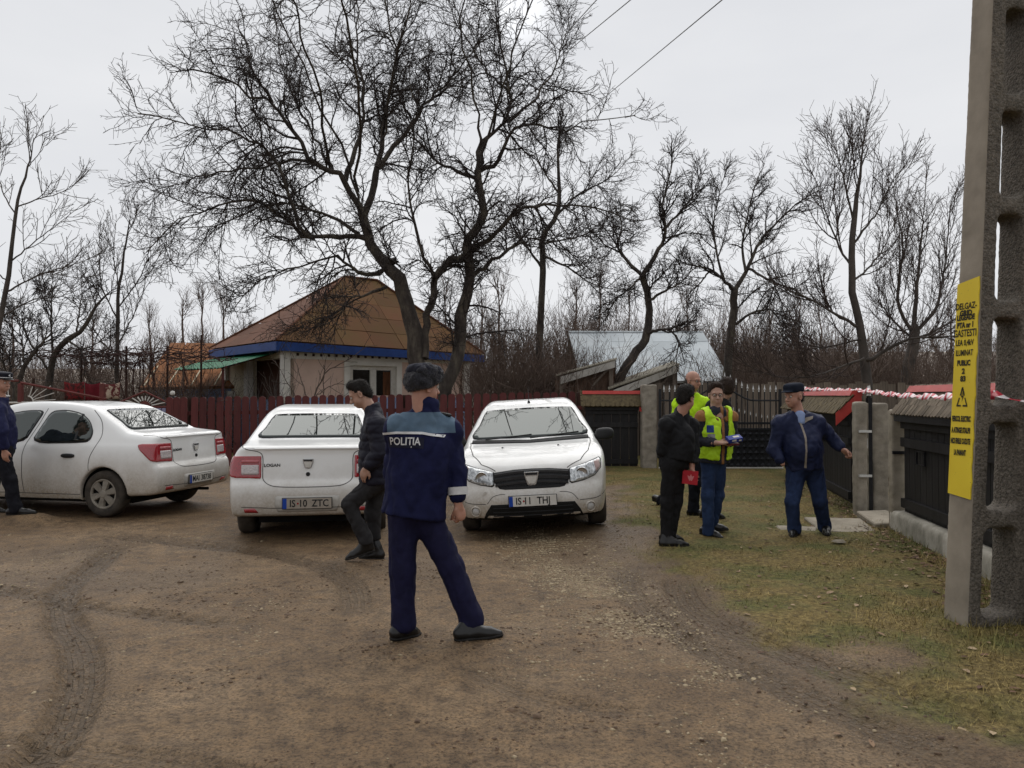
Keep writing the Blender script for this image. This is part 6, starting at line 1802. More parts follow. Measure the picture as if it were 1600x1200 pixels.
class Fig:
    def __init__(s, label, d0, J, face, torso, bulk=1.0):
        """J: joints by name as (photo x, photo y, extra depth)"""
        s.d0 = d0
        s.J = {k: V3(px(v[0], v[1], d0 + (v[2] if len(v) > 2 else 0))) for k, v in J.items()}
        j = s.J
        s.face = nrmv(face); s.tf = nrmv(torso); s.bulk = bulk
        foot = (j['ankL'] + j['ankR']) / 2
        zf = min(j['toeL'][2], j['toeR'][2])
        s.t = thing('person', label, 'person', (foot[0], foot[1], zf - .02)); s.lab = label
        s.pel = (j['hipL'] + j['hipR']) / 2; s.sh = (j['shL'] + j['shR']) / 2
    def torso(s, S, o=0.0, hem=None, belly=1.0, arms=True, collar=.125, arm_r=1.0, chest=1.0, hemk=1.0):
        """upper body of a coat: o = extra thickness"""
        j, b = s.J, s.bulk; fl = (s.tf, .70)
        up = nrmv(s.sh - s.pel)
        ch = s.sh - up * .14; wa = s.sh * .42 + s.pel * .58
        S.cone(ch, wa, .190 * b * chest + o, .175 * b * belly + o, .06, flat=fl)
        S.cone(wa, s.pel - up * .06, .175 * b * belly + o, .186 * b * hemk + o, .06, flat=(s.tf, .80))
        if belly > 1.02: S.ell(wa + s.tf * .07 + up * .02, V3((.15, .15, .17)) * b * belly, None, .08)
        for q in ('L', 'R'):
            sh = j['sh' + q]; inn = s.sh + (sh - s.sh) * .30 + up * .068
            S.cone(inn, sh, .060 * b + o, .078 * b + o, .05)
            S.cone(ch + (sh - s.sh) * .4, sh - up * .02, .11 * b + o, .075 * b + o, .05, flat=(s.tf, .8))
            if arms:
                dv = j['wr' + q] - j['el' + q]; we = j['wr' + q] - dv / np.linalg.norm(dv) * .055
                S.cone(sh, j['el' + q], .074 * b * arm_r + o, .058 * b * arm_r + o, .014)
                S.cone(j['el' + q], we, .058 * b * arm_r + o, .048 * b * arm_r + o, .014)
        if collar:
            S.cone(s.sh + up * .04 + s.tf * .0, s.sh + up * collar + s.tf * .012, .088 * b + o * .4, .080 * b, .03)
            S.ell(s.sh + up * (collar + .068) + s.tf * .030, (.062, .062, .062), None, .012, 's')
        if hem is not None: S.half(hem, -up, .012)
        return up
    def legs(s, S, thigh=.098, knee=.074, ank=.066, o=0.0, cut=.075, seat=1.0):
        j, b = s.J, s.bulk
        S.ell(s.pel + V3((0, 0, .03)), V3((.152, .145, .125)) * b * seat, None, .05)
        for q in ('L', 'R'):
            h = j['hip' + q] * .75 + s.pel * .25
            S.cone(h, j['kn' + q], thigh * b, knee, .05)
            S.cone(j['kn' + q], j['ank' + q], knee, ank, .03)
            # stacked hem over the shoe
            S.cone(j['ank' + q] + V3((0, 0, .03)), j['ank' + q] - V3((0, 0, .012)), ank * 1.0, ank * 1.06, .02)
    def shoes(s, m=None, ln=1.0, names='shoe', hi=.0):
        j = s.J
        for q in ('L', 'R'):
            a, t = j['ank' + q], j['toe' + q]
            heel = j.get('heel' + q)
            dv = (t - a) * V3((1, 1, 0)); dv = dv / max(np.linalg.norm(dv), 1e-6)
            if heel is None: heel = V3((a[0], a[1], t[2])) - dv * .045
            up = np.cross(np.cross(t - heel, V3((0, 0, 1))), t - heel); up /= np.linalg.norm(up)
            S = SDF()
            ball = heel + (t - heel) * .68
            S.cone(heel + up * .038, ball + up * .030, .037, .041, .02)
            S.cone(ball + up * .028, t - (t - heel) * .08 + up * .020, .040, .024, .02)
            S.cone(heel + up * .05, a + V3((0, 0, .02 + hi)), .040, .046, .03)
            S.cone(heel + (t - heel) * .42 + up * .055, a + V3((0, 0, .0)), .036, .044, .04)
            S.half(heel + up * .004, -up, .004)
            sh = sdf_obj('shoe', S, .009, m or M_shoe, s.t, 2)
            Q = SDF()
            Q.cone(heel + up * .02, ball + up * .02, .042, .0465, .02).cone(ball + up * .02, t - (t - heel) * .09 + up * .02, .0455, .032, .02)
            Q.half(heel + up * .000, -up, .003).half(heel + up * .020, up, .003)
            sdf_obj('sole', Q, .008, M_sole, sh, 1)
    def body(s, skin, hands, sz=1.0, up=(0, 0, 1), wide=1.0, vs=.0084):
        S = SDF(); j = s.J
        s.h = head_sdf(S, j['head'], s.face, s.sh + V3((0, 0, .06)), sz, up, wide)
        S.cone(s.sh - V3((0, 0, .05)), s.pel, .10, .11, .05, flat=(s.tf, .7))
        for q in ('L', 'R'):
            S.cone(s.sh, j['sh' + q], .06, .05, .03); S.cone(j['sh' + q], j['el' + q], .045, .036, .02); S.cone(j['el' + q], j['wr' + q], .038, .026, .02)
            if q in hands:
                hd = hands[q]; hand_sdf(S, j['wr' + q], hd[0], hd[1], hd[2], *hd[3:])
        b = sdf_obj('body', S, vs, skin, s.t, 1)
        r, f, u, M, P = s.h
        for q in (-1, 1):
            e = SDF().ell(P(q * .031, .084, .002), V3((.0135, .0115, .0115)) * sz, M)
            eo = sdf_obj('eye', e, .005, M_eye, s.t, 1)
            e = SDF().ell(P(q * .031, .0945, .002), V3((.006, .003, .006)) * sz, M)
            sdf_obj('iris', e, .003, M_iris, eo, 0)
            e = SDF().cone(P(q * .016, .092, .024), P(q * .046, .083, .023), .0045 * sz, .004 * sz)
            sdf_obj('eyebrow', e, .0035, M_hair, s.t, 1)
        return b
    def hair(s, m, short=0.0, quiff=0.0, top=.0, name='hair', bald=False):
        r, f, u, M, P = s.h
        S = SDF()
        S.ell(P(0, -.020, .045), V3((.087 - short, .105 - short, .097 - short + top)), M, .02)
        if quiff: S.ell(P(.0, .028, .112), V3((.062, .048, .026 + quiff)), M, .03)
        S.ell(P(0, -.07, -.03), V3((.066, .045, .055)), M, .03)
        if bald: S.half(P(0, 0, .02), u, .01)
        S.half(P(0, .036, .032), f * .84 - u * .54, .012)
        ho = sdf_obj(name, S, .009, m, s.t, 1, disp=lambda v, n: v + n * (vnoise(v * V3((1, 1, .5)), 70, 1.0) * .006 + vnoise(v, 30, 3.0) * .004)[:, None])
        strands(ho, 2600, (.010, .028), m, V3((0, 0, -.5)) - f * .5, 'hair_strands')
        return ho
    def glasses(s):
        r, f, u, M, P = s.h
        mb = MB()
        for q in (-1, 1):
            ring = [P(q * .033 + .023 * math.cos(a), .106 - .004 * abs(math.cos(a)), .002 + .015 * math.sin(a)) for a in [2 * PI * i / 14 for i in range(15)]]
            mb.tube(ring, .0019, 5)
            mb.tube([P(q * .056, .102, .006), P(q * .078, .05, .008), P(q * .081, -.01, .004)], .0018, 5)
        mb.tube([P(-.010, .107, .006), P(0, .110, .009), P(.010, .107, .006)], .0019, 5)
        mb.obj('spectacles', M_blk, s.t)
def wrap_patch(bvh, O, U, W, D, outline, off, step=.02, thick=.004):
    """flat outline laid onto cloth along the direction D"""
    O, U, W, D = Vector(O), Vector(U), Vector(W), Vector(D)
    B = [Vector((p[0], p[1])) for p in outline]; pts = []
    for i in range(len(B)):
        a, b = B[i], B[(i + 1) % len(B)]; m = max(1, int((b - a).length / step)); pts += [a.lerp(b, k / m) for k in range(m)]
    nb = len(pts); xs = [p.x for p in pts]; ys = [p.y for p in pts]
    gx, gy = np.meshgrid(np.arange(min(xs) + step / 2, max(xs), step), np.arange(min(ys) + step / 2, max(ys), step), indexing='ij')
    inn = []
    if gx.size:
        dd = poly_sdf2(gx, gy, [(p.x, p.y) for p in pts]); inn = [Vector((a, b)) for a, b in zip(gx[dd < -step * .3], gy[dd < -step * .3])]
    vv, ee, ff, *_ = delaunay_2d_cdt(pts + inn, [(i, (i + 1) % nb) for i in range(nb)], [], 1, 1e-6)
    V = []; last = None
    for p in vv:
        o = O + U * p.x + W * p.y
        loc, n, i_, ds = bvh.ray_cast(o - D * 1.0, D)
        if loc is None: loc = last
        if loc is None: loc = o
        last = loc; V.append(loc - D * off)
    n = len(V); F = []
    for t_ in ff:
        a, b, c = [V[i] for i in t_[:3]]
        F.append(list(t_) if (b - a).cross(c - a).dot(-D) > 0 else list(t_)[::-1])
    cnt = {(t_[i], t_[(i + 1) % len(t_)]) for t_ in F for i in range(len(t_))}
    for a, b in list(cnt):
        if (b, a) not in cnt: F.append([b, a, a + n, b + n])
    me = bpy.data.meshes.new('patch'); me.from_pydata([tuple(p) for p in V] + [tuple(p + D * thick) for p in V], [], F)
    return me
def bvh_of(o):
    me = o.data
    return BVHTree.FromPolygons([tuple(v.co) for v in me.vertices], [tuple(p.vertices) for p in me.polygons])
def text_on(bvh, txt, size, O, U, W, D, m, parent, off=.004, bold=.001, sx=1.0, name='lettering'):
    me = text_mesh(txt, size, m, 0, bold)
    O, U, W, D = Vector(O), Vector(U), Vector(W), Vector(D)
    bm = bmesh.new(); bm.from_mesh(me); bmesh.ops.subdivide_edges(bm, edges=[e for e in bm.edges if e.calc_length() > .02], cuts=2); bmesh.ops.triangulate(bm, faces=bm.faces[:]); bm.to_mesh(me); bm.free()
    for v in me.vertices:
        o = O + U * v.co.x * sx + W * v.co.y
        loc, n, i_, ds = bvh.ray_cast(o - D, D)
        v.co = (loc if loc is not None else o) - D * off
    return mobj(name, me, parent)

NAVY = cloth('navy_uniform', (.016, .018, .060), (.010, .012, .040), .8)
NAVYT = cloth('navy_trousers', (.010, .010, .038), (.0065, .0065, .025), .8)
# ------------------------------------------------------------------ officer in the middle, seen from behind
A = Fig('officer in navy uniform and fur hat seen from behind, standing before the hatchback', 4.96, dict(
    head=(662, 604, .07), shL=(624, 670, .02), shR=(700, 674, .10), elL=(616, 738, .16), elR=(713, 736, .06), wrL=(625, 785, .28), wrR=(716, 789, .03),
    hipL=(624, 800, .0), hipR=(668, 800, .06), knL=(629, 888, .02), knR=(704, 884, .04), ankL=(631, 972, .02), ankR=(737, 968, .03),
    toeL=(655, 992, .14), toeR=(786, 994, .01), heelL=(618, 1000, -.02), heelR=(719, 1001, -.03)), (.78, .62, -.05), (.25, .97, 0), 1.02)
A.body(M_skin2, {'R': ((.25, .1, -1), (-.6, .5, -.1), -1, (1.0, 1.3, .9), .8)}, 1.0, vs=.0075)
S = SDF(); up = A.torso(S, .012, V3(px(650, 808, 4.98)), chest=1.02, hemk=1.06, arm_r=.92, collar=.165)
jm, nt, bs = newmat('uniform_jacket')
bs.inputs['Roughness'].default_value = .85; bs.inputs['Specular IOR Level'].default_value = .15
g = nd(nt, 'ShaderNodeTexCoord'); sp = nd(nt, 'ShaderNodeSeparateXYZ'); nt.links.new(g.outputs['Object'], sp.inputs[0])
n1 = noise_node(nt, 14, 4, .6)
base = ramp(nt, n1.outputs['Fac'], [(.3, (.0065, .008, .032)), (.7, (.0105, .0125, .048))]).outputs[0]
yoke = ramp(nt, n1.outputs['Fac'], [(.3, (.066, .105, .150)), (.7, (.090, .135, .185))]).outputs[0]
zc = A.sh[2]; xc = A.sh[0]
lim_ = mathn(nt, 'GREATER_THAN', sp.outputs['Z'], zc - .015)
sl = mathn(nt, 'LESS_THAN', mathn(nt, 'ABSOLUTE', mathn(nt, 'SUBTRACT', mathn(nt, 'ADD', sp.outputs['X'], mathn(nt, 'MULTIPLY', mathn(nt, 'SUBTRACT', sp.outputs['Z'], zc), .12)), xc - .005)), .215)
neckl = mathn(nt, 'LESS_THAN', sp.outputs['Z'], zc + .118)
nt.links.new(mixc(nt, mathn(nt, 'MULTIPLY', mathn(nt, 'MULTIPLY', lim_, sl), neckl), base, yoke), bs.inputs['Base Color'])
nb_ = noise_node(nt, 40, 4, .6); bump(nt, bs, nb_.outputs['Fac'], .25, .005)
jk = sdf_obj('jacket', S, .0105, jm, A.t, 2, disp=folds(.009, 7, .6, 1))
bv = bvh_of(jk)
right = Vector((.97, -.25, 0)).normalized(); D_ = Vector((.25, .97, 0)).normalized(); O_ = Vector(A.sh) + Vector((-.02, 0, -.015))
M_refl = mat('reflective_grey', (.62, .62, .62), (.5, .5, .5), 30, .45)
st = [(-.215, .0), (-.10, .012), (.06, .010), (.185, -.012), (.185, -.026), (.06, -.005), (-.10, -.003), (-.215, -.014)]
add_part('yoke_piping', wrap_patch(bv, O_, right, (0, 0, 1), D_, st, .008), M_refl, A.t)
pn = add_part('name_panel', wrap_patch(bv, O_ + Vector((0, 0, -.055)), right, (0, 0, 1), D_, [(-.165, -.034), (.075, -.040), (.075, .028), (-.165, .034)], .003), mat('dark_panel', (.009, .010, .026), (.007, .008, .02), 20, .7), A.t)
text_on(bv, 'POLITIA', .068, O_ + Vector((-.048, 0, -.052)), right, (0, 0, 1), D_, M_refl, A.t, .0075, .0012, .84)
text_on(bv, ',', .04, O_ + Vector((-.004, 0, -.074)), right, (0, 0, 1), D_, M_refl, A.t, .0075, .001, .8, 'cedilla')
# cuff band, epaulette
w, e = A.J['wrR'], A.J['elR']; dv = nrmv(w - e)
cb = MB().tube([Vector(w - dv * .115), Vector(w - dv * .065)], [.0705, .067], 20, False).mesh('cuff_band', M_refl, True)
mobj('cuff_band', cb, A.t)
ep = SDF().box(A.J['shR'] * .58 + A.sh * .42 + V3((.0, .0, .118)), (.085, .030, .010), np.stack([nrmv(A.J['shR'] - A.sh + V3((0, 0, -.06))), nrmv((-.1, 1, 0)), nrmv((.2, 0, 1))], 1), rr=.006)
eo = sdf_obj('epaulette', ep, .006, M_blk, A.t, 1)
q = MB().tube([Vector(A.J['shR'] * .28 + A.sh * .72 + V3((0, -.02, .148))), Vector(A.J['shR'] * .92 + A.sh * .08 + V3((.0, -.02, .100)))], .006, 6).obj('epaulette_piping', M_refl, eo)
S = SDF(); A.legs(S, .098, .082, .077, seat=.9)
tz = min(A.J['ankL'][2], A.J['ankR'][2])
S.half((0, 0, tz - .065), (0, 0, -1), .01)
sdf_obj('trousers', S, .0105, NAVYT, A.t, 2, disp=folds(.0065, 8, .38, 5))
A.shoes()
# fur hat
r, f, u, M, P = A.h
S = SDF().ell(P(0, -.005, .052), (.106, .120, .062), M, .02, 'u', 2.6).ell(P(0, -.050, .010), (.098, .078, .062), M, .03)
S.half(P(0, .05, .008), f * .35 - u, .012)
C = SDF().ell(P(0, -.004, .105), (.096, .112, .046), M, .02, 'u', 2.6)
sdf_obj('hat_crown', C, .009, cloth('hat_cloth', (.022, .023, .034), (.014, .015, .023), .8), A.t, 1, disp=folds(.006, 16, 1, 61))
C = SDF().ell(P(.072, -.005, .098), (.030, .094, .046), M, .02).ell(P(-.072, -.005, .098), (.030, .094, .046), M, .02).ell(P(0, .098, .082), (.080, .030, .052), M, .015).cone(P(.05, -.01, .138), P(-.05, -.01, .138), .018, .018, .02)
M_fur = mat('dark_grey_fur', (.026, .026, .034), (.006, .006, .008), 18, .9, .8, .012, sheen=.25, lo=.4, hi=.62)
M_furg = mat('grey_fur', (.036, .037, .050), (.009, .009, .013), 24, .9, .8, .012, sheen=.3, lo=.4, hi=.62)
fl = sdf_obj('ear_flaps', C, .010, M_furg, A.t, 1, disp=lambda v, n: v + n * (vnoise(v, 45, 2) * .007 + vnoise(v, 16, 5) * .006)[:, None])
strands(fl, 3500, (.004, .011), M_furg, V3((0, 0, -.25)), 'fur_strands')
ht = sdf_obj('fur_hat', S, .010, M_fur, A.t, 1, disp=lambda v, n: v + n * (vnoise(v, 40, 2) * .008 + vnoise(v, 14, 5) * .008)[:, None])
strands(ht, 5000, (.005, .013), M_fur, V3((0, 0, -.25)), 'fur_strands')
MB().lathe([(0, .008), (.012, .007), (.018, 0)], Matrix.Translation(P(.0, .132, .062)) @ Vector(f).to_track_quat('Z', 'Y').to_matrix().to_4x4(), 12).obj('cap_badge', M_chrome, ht)

# ------------------------------------------------------------------ man walking, quilted jacket
B = Fig('dark-haired man in quilted navy jacket walking head bowed past the saloon', 7.24, dict(
    head=(562, 616, .08), shL=(588, 664, -.10), shR=(583, 664, .26), elL=(595, 707, -.16), elR=(590, 707, .34), wrL=(573, 731, -.15), wrR=(570, 732, .30),
    hipL=(588, 752, -.02), hipR=(588, 752, .18), knL=(545, 788, -.05), knR=(583, 802, .18), ankL=(572, 845, -.04), ankR=(586, 855, .19),
    toeL=(541, 876, -.06), heelL=(580, 863, -.02), toeR=(562, 873, .16), heelR=(594, 874, .18)), (-.86, -.10, -.48), (-1, -.12, 0), 1.0)
B.body(M_skin, {'L': ((-.45, .2, -.9), (.5, 1, 0), 1, (.3, .4, .3), .3)}, 1.0, (-.2, 0, 1))
S = SDF(); B.torso(S, .018, V3(px(585, 757, 7.3)), arm_r=1.06, collar=.155)
PUFF = cloth('quilted_navy', (.014, .014, .024), (.008, .008, .015), .6)
sdf_obj('jacket', S, .0105, PUFF, B.t, 2, disp=folds(.010, 9, 1, 2, .009, .082))
S = SDF(); B.legs(S, .098, .072, .060)
S.half((0, 0, B.J['ankL'][2] - .03), (0, 0, -1), .01)
sdf_obj('trousers', S, .0105, cloth('charcoal_jeans', (.030, .029, .030), (.018, .017, .018)), B.t, 2, disp=folds(.008, 9, .6, 3))
B.shoes(hi=.03); B.hair(M_hair, .005, .012, .004)

# ------------------------------------------------------------------ officer at the left edge
Cc = Fig('officer in peaked cap and navy uniform cut off by the left photo edge', 9.85, dict(
    head=(3, 598, 0), shL=(4, 640, .20), shR=(-3, 641, -.18), elL=(12, 672, .28), elR=(3, 674, -.26), wrL=(16, 702, .26), wrR=(7, 704, -.22),
    hipL=(-2, 706, .10), hipR=(2, 706, -.08), knL=(-12, 752, .10), knR=(15, 752, -.08), ankL=(-20, 795, .12), ankR=(24, 794, -.08),
    toeL=(10, 801, .12), toeR=(58, 802.5, -.08), heelR=(15, 805, -.08)), (.97, -.22, -.05), (1, -.1, 0), 1.06)
Cc.body(M_skin2, {'R': ((.1, 0, -1), (0, 1, 0), 1, (.3, .4, .3), .4)}, vs=.0095)
S = SDF(); Cc.torso(S, .008, V3(px(0, 703, 9.85)))
j_ = sdf_obj('jacket', S, .0115, NAVY, Cc.t, 2, disp=folds(.009, 7, .6, 11))
S = SDF(); Cc.legs(S, .100, .080, .074); S.half((0, 0, Cc.J['ankR'][2] - .06), (0, 0, -1), .01)
sdf_obj('trousers', S, .0115, cloth('black_trousers', (.010, .010, .014), (.007, .007, .010)), Cc.t, 2, disp=folds(.009, 7, .8, 12))
Cc.shoes(); Cc.hair(M_hairb, .008)
r, f, u, M, P = Cc.h
S = SDF().ell(P(0, -.005, .118), (.112, .125, .030), M, .02).ell(P(0, -.008, .075), (.092, .108, .050), M, .02, 'u', 4)
S.half(P(0, .05, .048), f * .12 - u, .004)
cp = sdf_obj('peaked_cap', S, .009, mat('cap_navy', (.012, .013, .022), (.008, .009, .015), 20, .7), Cc.t, 1)
S = SDF().ell(P(0, -.008, .068), (.095, .111, .012), M, .01, 'u', 4); sdf_obj('white_band', S, .007, M_refl, cp, 1)
S = SDF().ell(P(0, .095, .045), (.078, .055, .008), M); sdf_obj('visor', S, .006, M_shoe, cp, 1)
S = SDF().ell(P(0, .112, .095), (.018, .008, .018), M); sdf_obj('cap_badge', S, .006, M_chrome, cp, 1)
S = SDF().box(P(-.06, .02, -.17), (.05, .012, .012), M); sdf_obj('epaulette', S, .007, M_refl, Cc.t, 1)

# ------------------------------------------------------------------ man in black with a red book
Dd = Fig('man in short black jacket holding a red book, back half turned', 8.0, dict(
    head=(1072, 622, .08), shL=(1043, 664, -.02), shR=(1079, 666, .20), elL=(1036, 704, .02), elR=(1083, 706, .10), wrL=(1048, 728, .20), wrR=(1081, 733, .02),
    hipL=(1045, 726, .0), hipR=(1061, 726, .10), knL=(1042, 786, .02), knR=(1056, 784, .08), ankL=(1041, 838, .02), ankR=(1047, 838, .07),
    toeL=(1077, 854, -.04), toeR=(1068, 846, .14), heelL=(1036, 855, -.02), heelR=(1036, 847, .12)), (.72, .66, -.16), (.75, .66, 0), .96)
Dd.body(M_skin2, {'R': ((.0, -.1, -1), (.9, .3, 0), 1, (.5, .8, .6), .7)})
S = SDF(); Dd.torso(S, .012, V3(px(1058, 720, 8.05)), collar=.15)
BLK = cloth('black_jacket', (.0105, .0105, .012), (.007, .007, .008), .75)
sdf_obj('jacket', S, .0105, BLK, Dd.t, 2, disp=folds(.009, 8, .6, 21))
S = SDF(); Dd.legs(S, .090, .066, .056); S.half((0, 0, Dd.J['ankL'][2] - .02), (0, 0, -1), .01)
sdf_obj('trousers', S, .0105, cloth('black_jeans', (.013, .0125, .0135), (.008, .008, .0085)), Dd.t, 2, disp=folds(.007, 10, .5, 22))
Dd.shoes(hi=.03); Dd.hair(M_hair, 0, .01, .008)
bk = thing('book', 'red book with a pale emblem held by the man in black', 'book', px(1078, 757, 8.0))
Mb = Matrix.Translation(px(1078.5, 746, 7.98)) @ Matrix.Rotation(R(-14), 4, 'Z') @ Matrix.Rotation(R(5), 4, 'Y')
MB().box((0, -.012, 0), (.155, .005, .14), Mb).box((0, .012, 0), (.155, .005, .14), Mb).box((-.0775, 0, 0), (.005, .029, .14), Mb).obj('cover', mat('red_cover', (.42, .018, .03), (.32, .012, .02), 10, .5), bk)
MB().box((.003, 0, 0), (.147, .018, .132), Mb).obj('pages', M_plate, bk)
me = MB().prism([(.0, .038), (.012, .012), (.034, .022), (.026, -.006), (.012, -.034), (0, -.026), (-.012, -.034), (-.026, -.006), (-.034, .022), (-.012, .012)], .002, Mb @ Matrix.Translation((.005, -.0148, 0)) @ Matrix.Rotation(PI / 2, 4, 'X')).obj('emblem', mat('pale_pink_print', (.55, .2, .2), (.5, .16, .17), 20, .6), bk)

# ------------------------------------------------------------------ man in hi-vis waistcoat facing the camera
HV = mat('hi_vis_fabric', (.50, .80, .015), (.38, .64, .010), 9, .75, .25, .005, bscale=30)
E = Fig('man in spectacles and lime hi-vis waistcoat facing us, holding a blue phone box', 8.55, dict(
    head=(1119, 617, 0), shL=(1141, 652, .0), shR=(1098, 653, -.05), elL=(1144, 690, .12), elR=(1091, 690, -.06), wrL=(1138, 694, -.12), wrR=(1121, 692, -.22),
    hipL=(1125, 720, .04), hipR=(1105, 720, .0), knL=(1122, 774, .10), knR=(1106, 774, -.04), ankL=(1112, 822, .18), ankR=(1107, 832, .0),
    toeL=(1138, 829, .12), toeR=(1130, 844, -.10), heelL=(1103, 829, .2), heelR=(1098, 835, .08)), (-.10, -1, -.06), (.25, -.97, 0), .97)
E.body(M_skin, {'R': ((1, -.25, .05), (-.1, -.3, 1), -1, (.25, .35, .3), .2), 'L': ((-.3, -1, .0), (0, -.2, 1), 1, (.3, .5, .4), .3)})
S = SDF(); upE = E.torso(S, .004, V3(px(1115, 722, 8.55)), collar=False)
m_e, nt, bs = newmat('navy_jacket_tan_yoke')
tc = nd(nt, 'ShaderNodeTexCoord'); sp = nd(nt, 'ShaderNodeSeparateXYZ'); nt.links.new(tc.outputs['Object'], sp.inputs[0])
tan = mathn(nt, 'MULTIPLY', mathn(nt, 'GREATER_THAN', sp.outputs['Z'], float(E.J['shR'][2]) - .035), mathn(nt, 'GREATER_THAN', mathn(nt, 'ABSOLUTE', mathn(nt, 'SUBTRACT', sp.outputs['X'], float(E.sh[0]))), .095))
strp = mathn(nt, 'LESS_THAN', mathn(nt, 'ABSOLUTE', mathn(nt, 'SUBTRACT', sp.outputs['X'], float(E.sh[0]) + .045)), .016)
nt.links.new(mixc(nt, mathn(nt, 'MAXIMUM', tan, strp), (.010, .011, .020), (.26, .115, .035)), bs.inputs['Base Color']); bs.inputs['Roughness'].default_value = .85
nb_ = noise_node(nt, 30, 4, .6); bump(nt, bs, nb_.outputs['Fac'], .3, .006)
sdf_obj('jacket', S, .0105, m_e, E.t, 2, disp=folds(.008, 8, .6, 31))
S = SDF(); E.torso(S, .022, V3(px(1115, 716, 8.55)), arms=False, collar=False)
rE = nrmv(np.cross(E.tf, (0, 0, 1)))
S.box(E.sh + E.tf * .22 - upE * .33 - rE * .035, (.045, .16, .45), np.stack([nrmv(rE + upE * .06), E.tf, upE], 1), .01, 's')
S.ell(E.sh + upE * .07, (.115, .115, .09), None, .02, 's')
for q in ('L', 'R'):
    S.ell(E.J['sh' + q] + (E.J['sh' + q] - E.sh) * .32 - V3((0, 0, .02)), (.085, .12, .13), None, .02, 's')
m_v, nt, bs = newmat('hi_vis_vest')
tc = nd(nt, 'ShaderNodeTexCoord'); sp = nd(nt, 'ShaderNodeSeparateXYZ'); nt.links.new(tc.outputs['Object'], sp.inputs[0])
z0 = float(E.pel[2])
n1 = noise_node(nt, 9, 4, .6)
col = ramp(nt, n1.outputs['Fac'], [(.3, (.40, .66, .010)), (.7, (.54, .84, .018))]).outputs[0]
bd = mathn(nt, 'LESS_THAN', mathn(nt, 'ABSOLUTE', mathn(nt, 'SUBTRACT', sp.outputs['Z'], z0 + .20)), .024)
col = mixc(nt, bd, col, (.40, .42, .42))
nt.links.new(col, bs.inputs['Base Color']); bs.inputs['Roughness'].default_value = .7
ve = sdf_obj('hi_vis_waistcoat', S, .0095, m_v, E.t, 2, disp=folds(.007, 10, .7, 33))
bvv = bvh_of(ve); c0 = Vector(E.sh) + Vector((-.105, 0, -.13))
add_part('blue_chest_label', wrap_patch(bvv, c0, (1, 0, 0), (0, 0, 1), (0, 1, 0), [(-.035, -.03), (.04, -.03), (.04, .05), (-.035, .05)], .003), mat('blue_label', (.02, .05, .22), (.015, .04, .18), 9, .6), ve)
add_part('grey_chest_label', wrap_patch(bvv, c0 + Vector((.01, 0, -.10)), (1, 0, 0), (0, 0, 1), (0, 1, 0), [(-.04, -.07), (.045, -.07), (.04, .055), (-.035, .055)], .003), mat('grey_label', (.33, .33, .34), (.25, .25, .26), 9, .6), ve)
S = SDF().cone(E.sh + upE * .03 - E.tf * .06 - rE * .085, E.sh + upE * .03 - E.tf * .06 + rE * .09, .05, .05, .03).cone(E.sh + upE * .045 - rE * .10, E.sh - upE * .03 + E.tf * .10 - rE * .06, .034, .020, .03).cone(E.sh + upE * .045 + rE * .10, E.sh - upE * .03 + E.tf * .10 + rE * .04, .034, .020, .03)
sdf_obj('tan_hood', S, .010, cloth('tan_corduroy', (.24, .115, .045), (.15, .07, .03)), E.t, 2, disp=folds(.008, 14, 1, 35))
S = SDF(); E.legs(S, .090, .070, .062, seat=.86); S.half((0, 0, E.J['ankR'][2] - .03), (0, 0, -1), .01)
sdf_obj('jeans', S, .0105, cloth('blue_jeans', (.030, .054, .125), (.012, .021, .052), .9, 4), E.t, 2, disp=folds(.007, 10, .5, 36))
E.shoes(); E.hair(M_hairb, .003, .010, .004); E.glasses()
bx = thing('phone_box', 'small blue box with white print in the hand of the man in spectacles', 'box', px(1148, 690, 8.3))
Mb = Matrix.Translation(px(1147, 685.5, 8.30)) @ Matrix.Rotation(R(-8), 4, 'Y') @ Matrix.Rotation(R(12), 4, 'Z') @ Matrix.Rotation(R(28), 4, 'X')
MB().box((0, 0, 0), (.165, .085, .045), Mb).obj('carton', mat('blue_carton', (.02, .04, .26), (.015, .03, .2), 9, .45), bx, bevel=.003)
MB().box((-.02, -.0435, .004), (.05, .002, .022), Mb).box((.05, -.0435, -.004), (.03, .002, .016), Mb).box((.02, .0, .0235), (.07, .03, .002), Mb).obj('print', M_plate, bx)
wl = thing('wallet', 'dark red folder held under the blue box', 'folder', px(1140, 696, 8.3))
MB().box((0, 0, 0), (.14, .10, .02), Matrix.Translation(px(1143, 692, 8.33)) @ Matrix.Rotation(R(10), 4, 'Z') @ Matrix.Rotation(R(20), 4, 'X')).obj('cover', mat('maroon_leather', (.12, .02, .025), (.08, .015, .02), 9, .5), wl, bevel=.004)

# ------------------------------------------------------------------ bald man in hi-vis behind them
Ff = Fig('balding man in spectacles and hi-vis jacket half hidden behind the man in black', 10.0, dict(
    head=(1083, 595, 0), shL=(1102, 632, .0), shR=(1062, 632, .10), elL=(1106, 668, -.02), elR=(1056, 668, .12), wrL=(1098, 695, -.2), wrR=(1062, 695, -.1),
    hipL=(1088, 704, .0), hipR=(1070, 704, .08), knL=(1086, 756, -.05), knR=(1060, 750, .2), ankL=(1084, 796, .0), ankR=(1034, 784, .55),
    toeL=(1104, 806, -.05), heelL=(1078, 806, .03), toeR=(1042, 790, .45), heelR=(1023, 783, .65)), (.62, -.75, -.12), (.5, -.85, 0), 1.0)
Ff.body(M_skin2, {'L': ((-.3, -1, 0), (0, 0, 1), 1, (.4, .5, .4), .4)}, 1.0, wide=1.03)
S = SDF(); Ff.torso(S, .014, V3(px(1080, 712, 10.0))); 
sdf_obj('hi_vis_jacket', S, .012, HV, Ff.t, 2, disp=folds(.009, 8, .6, 41))
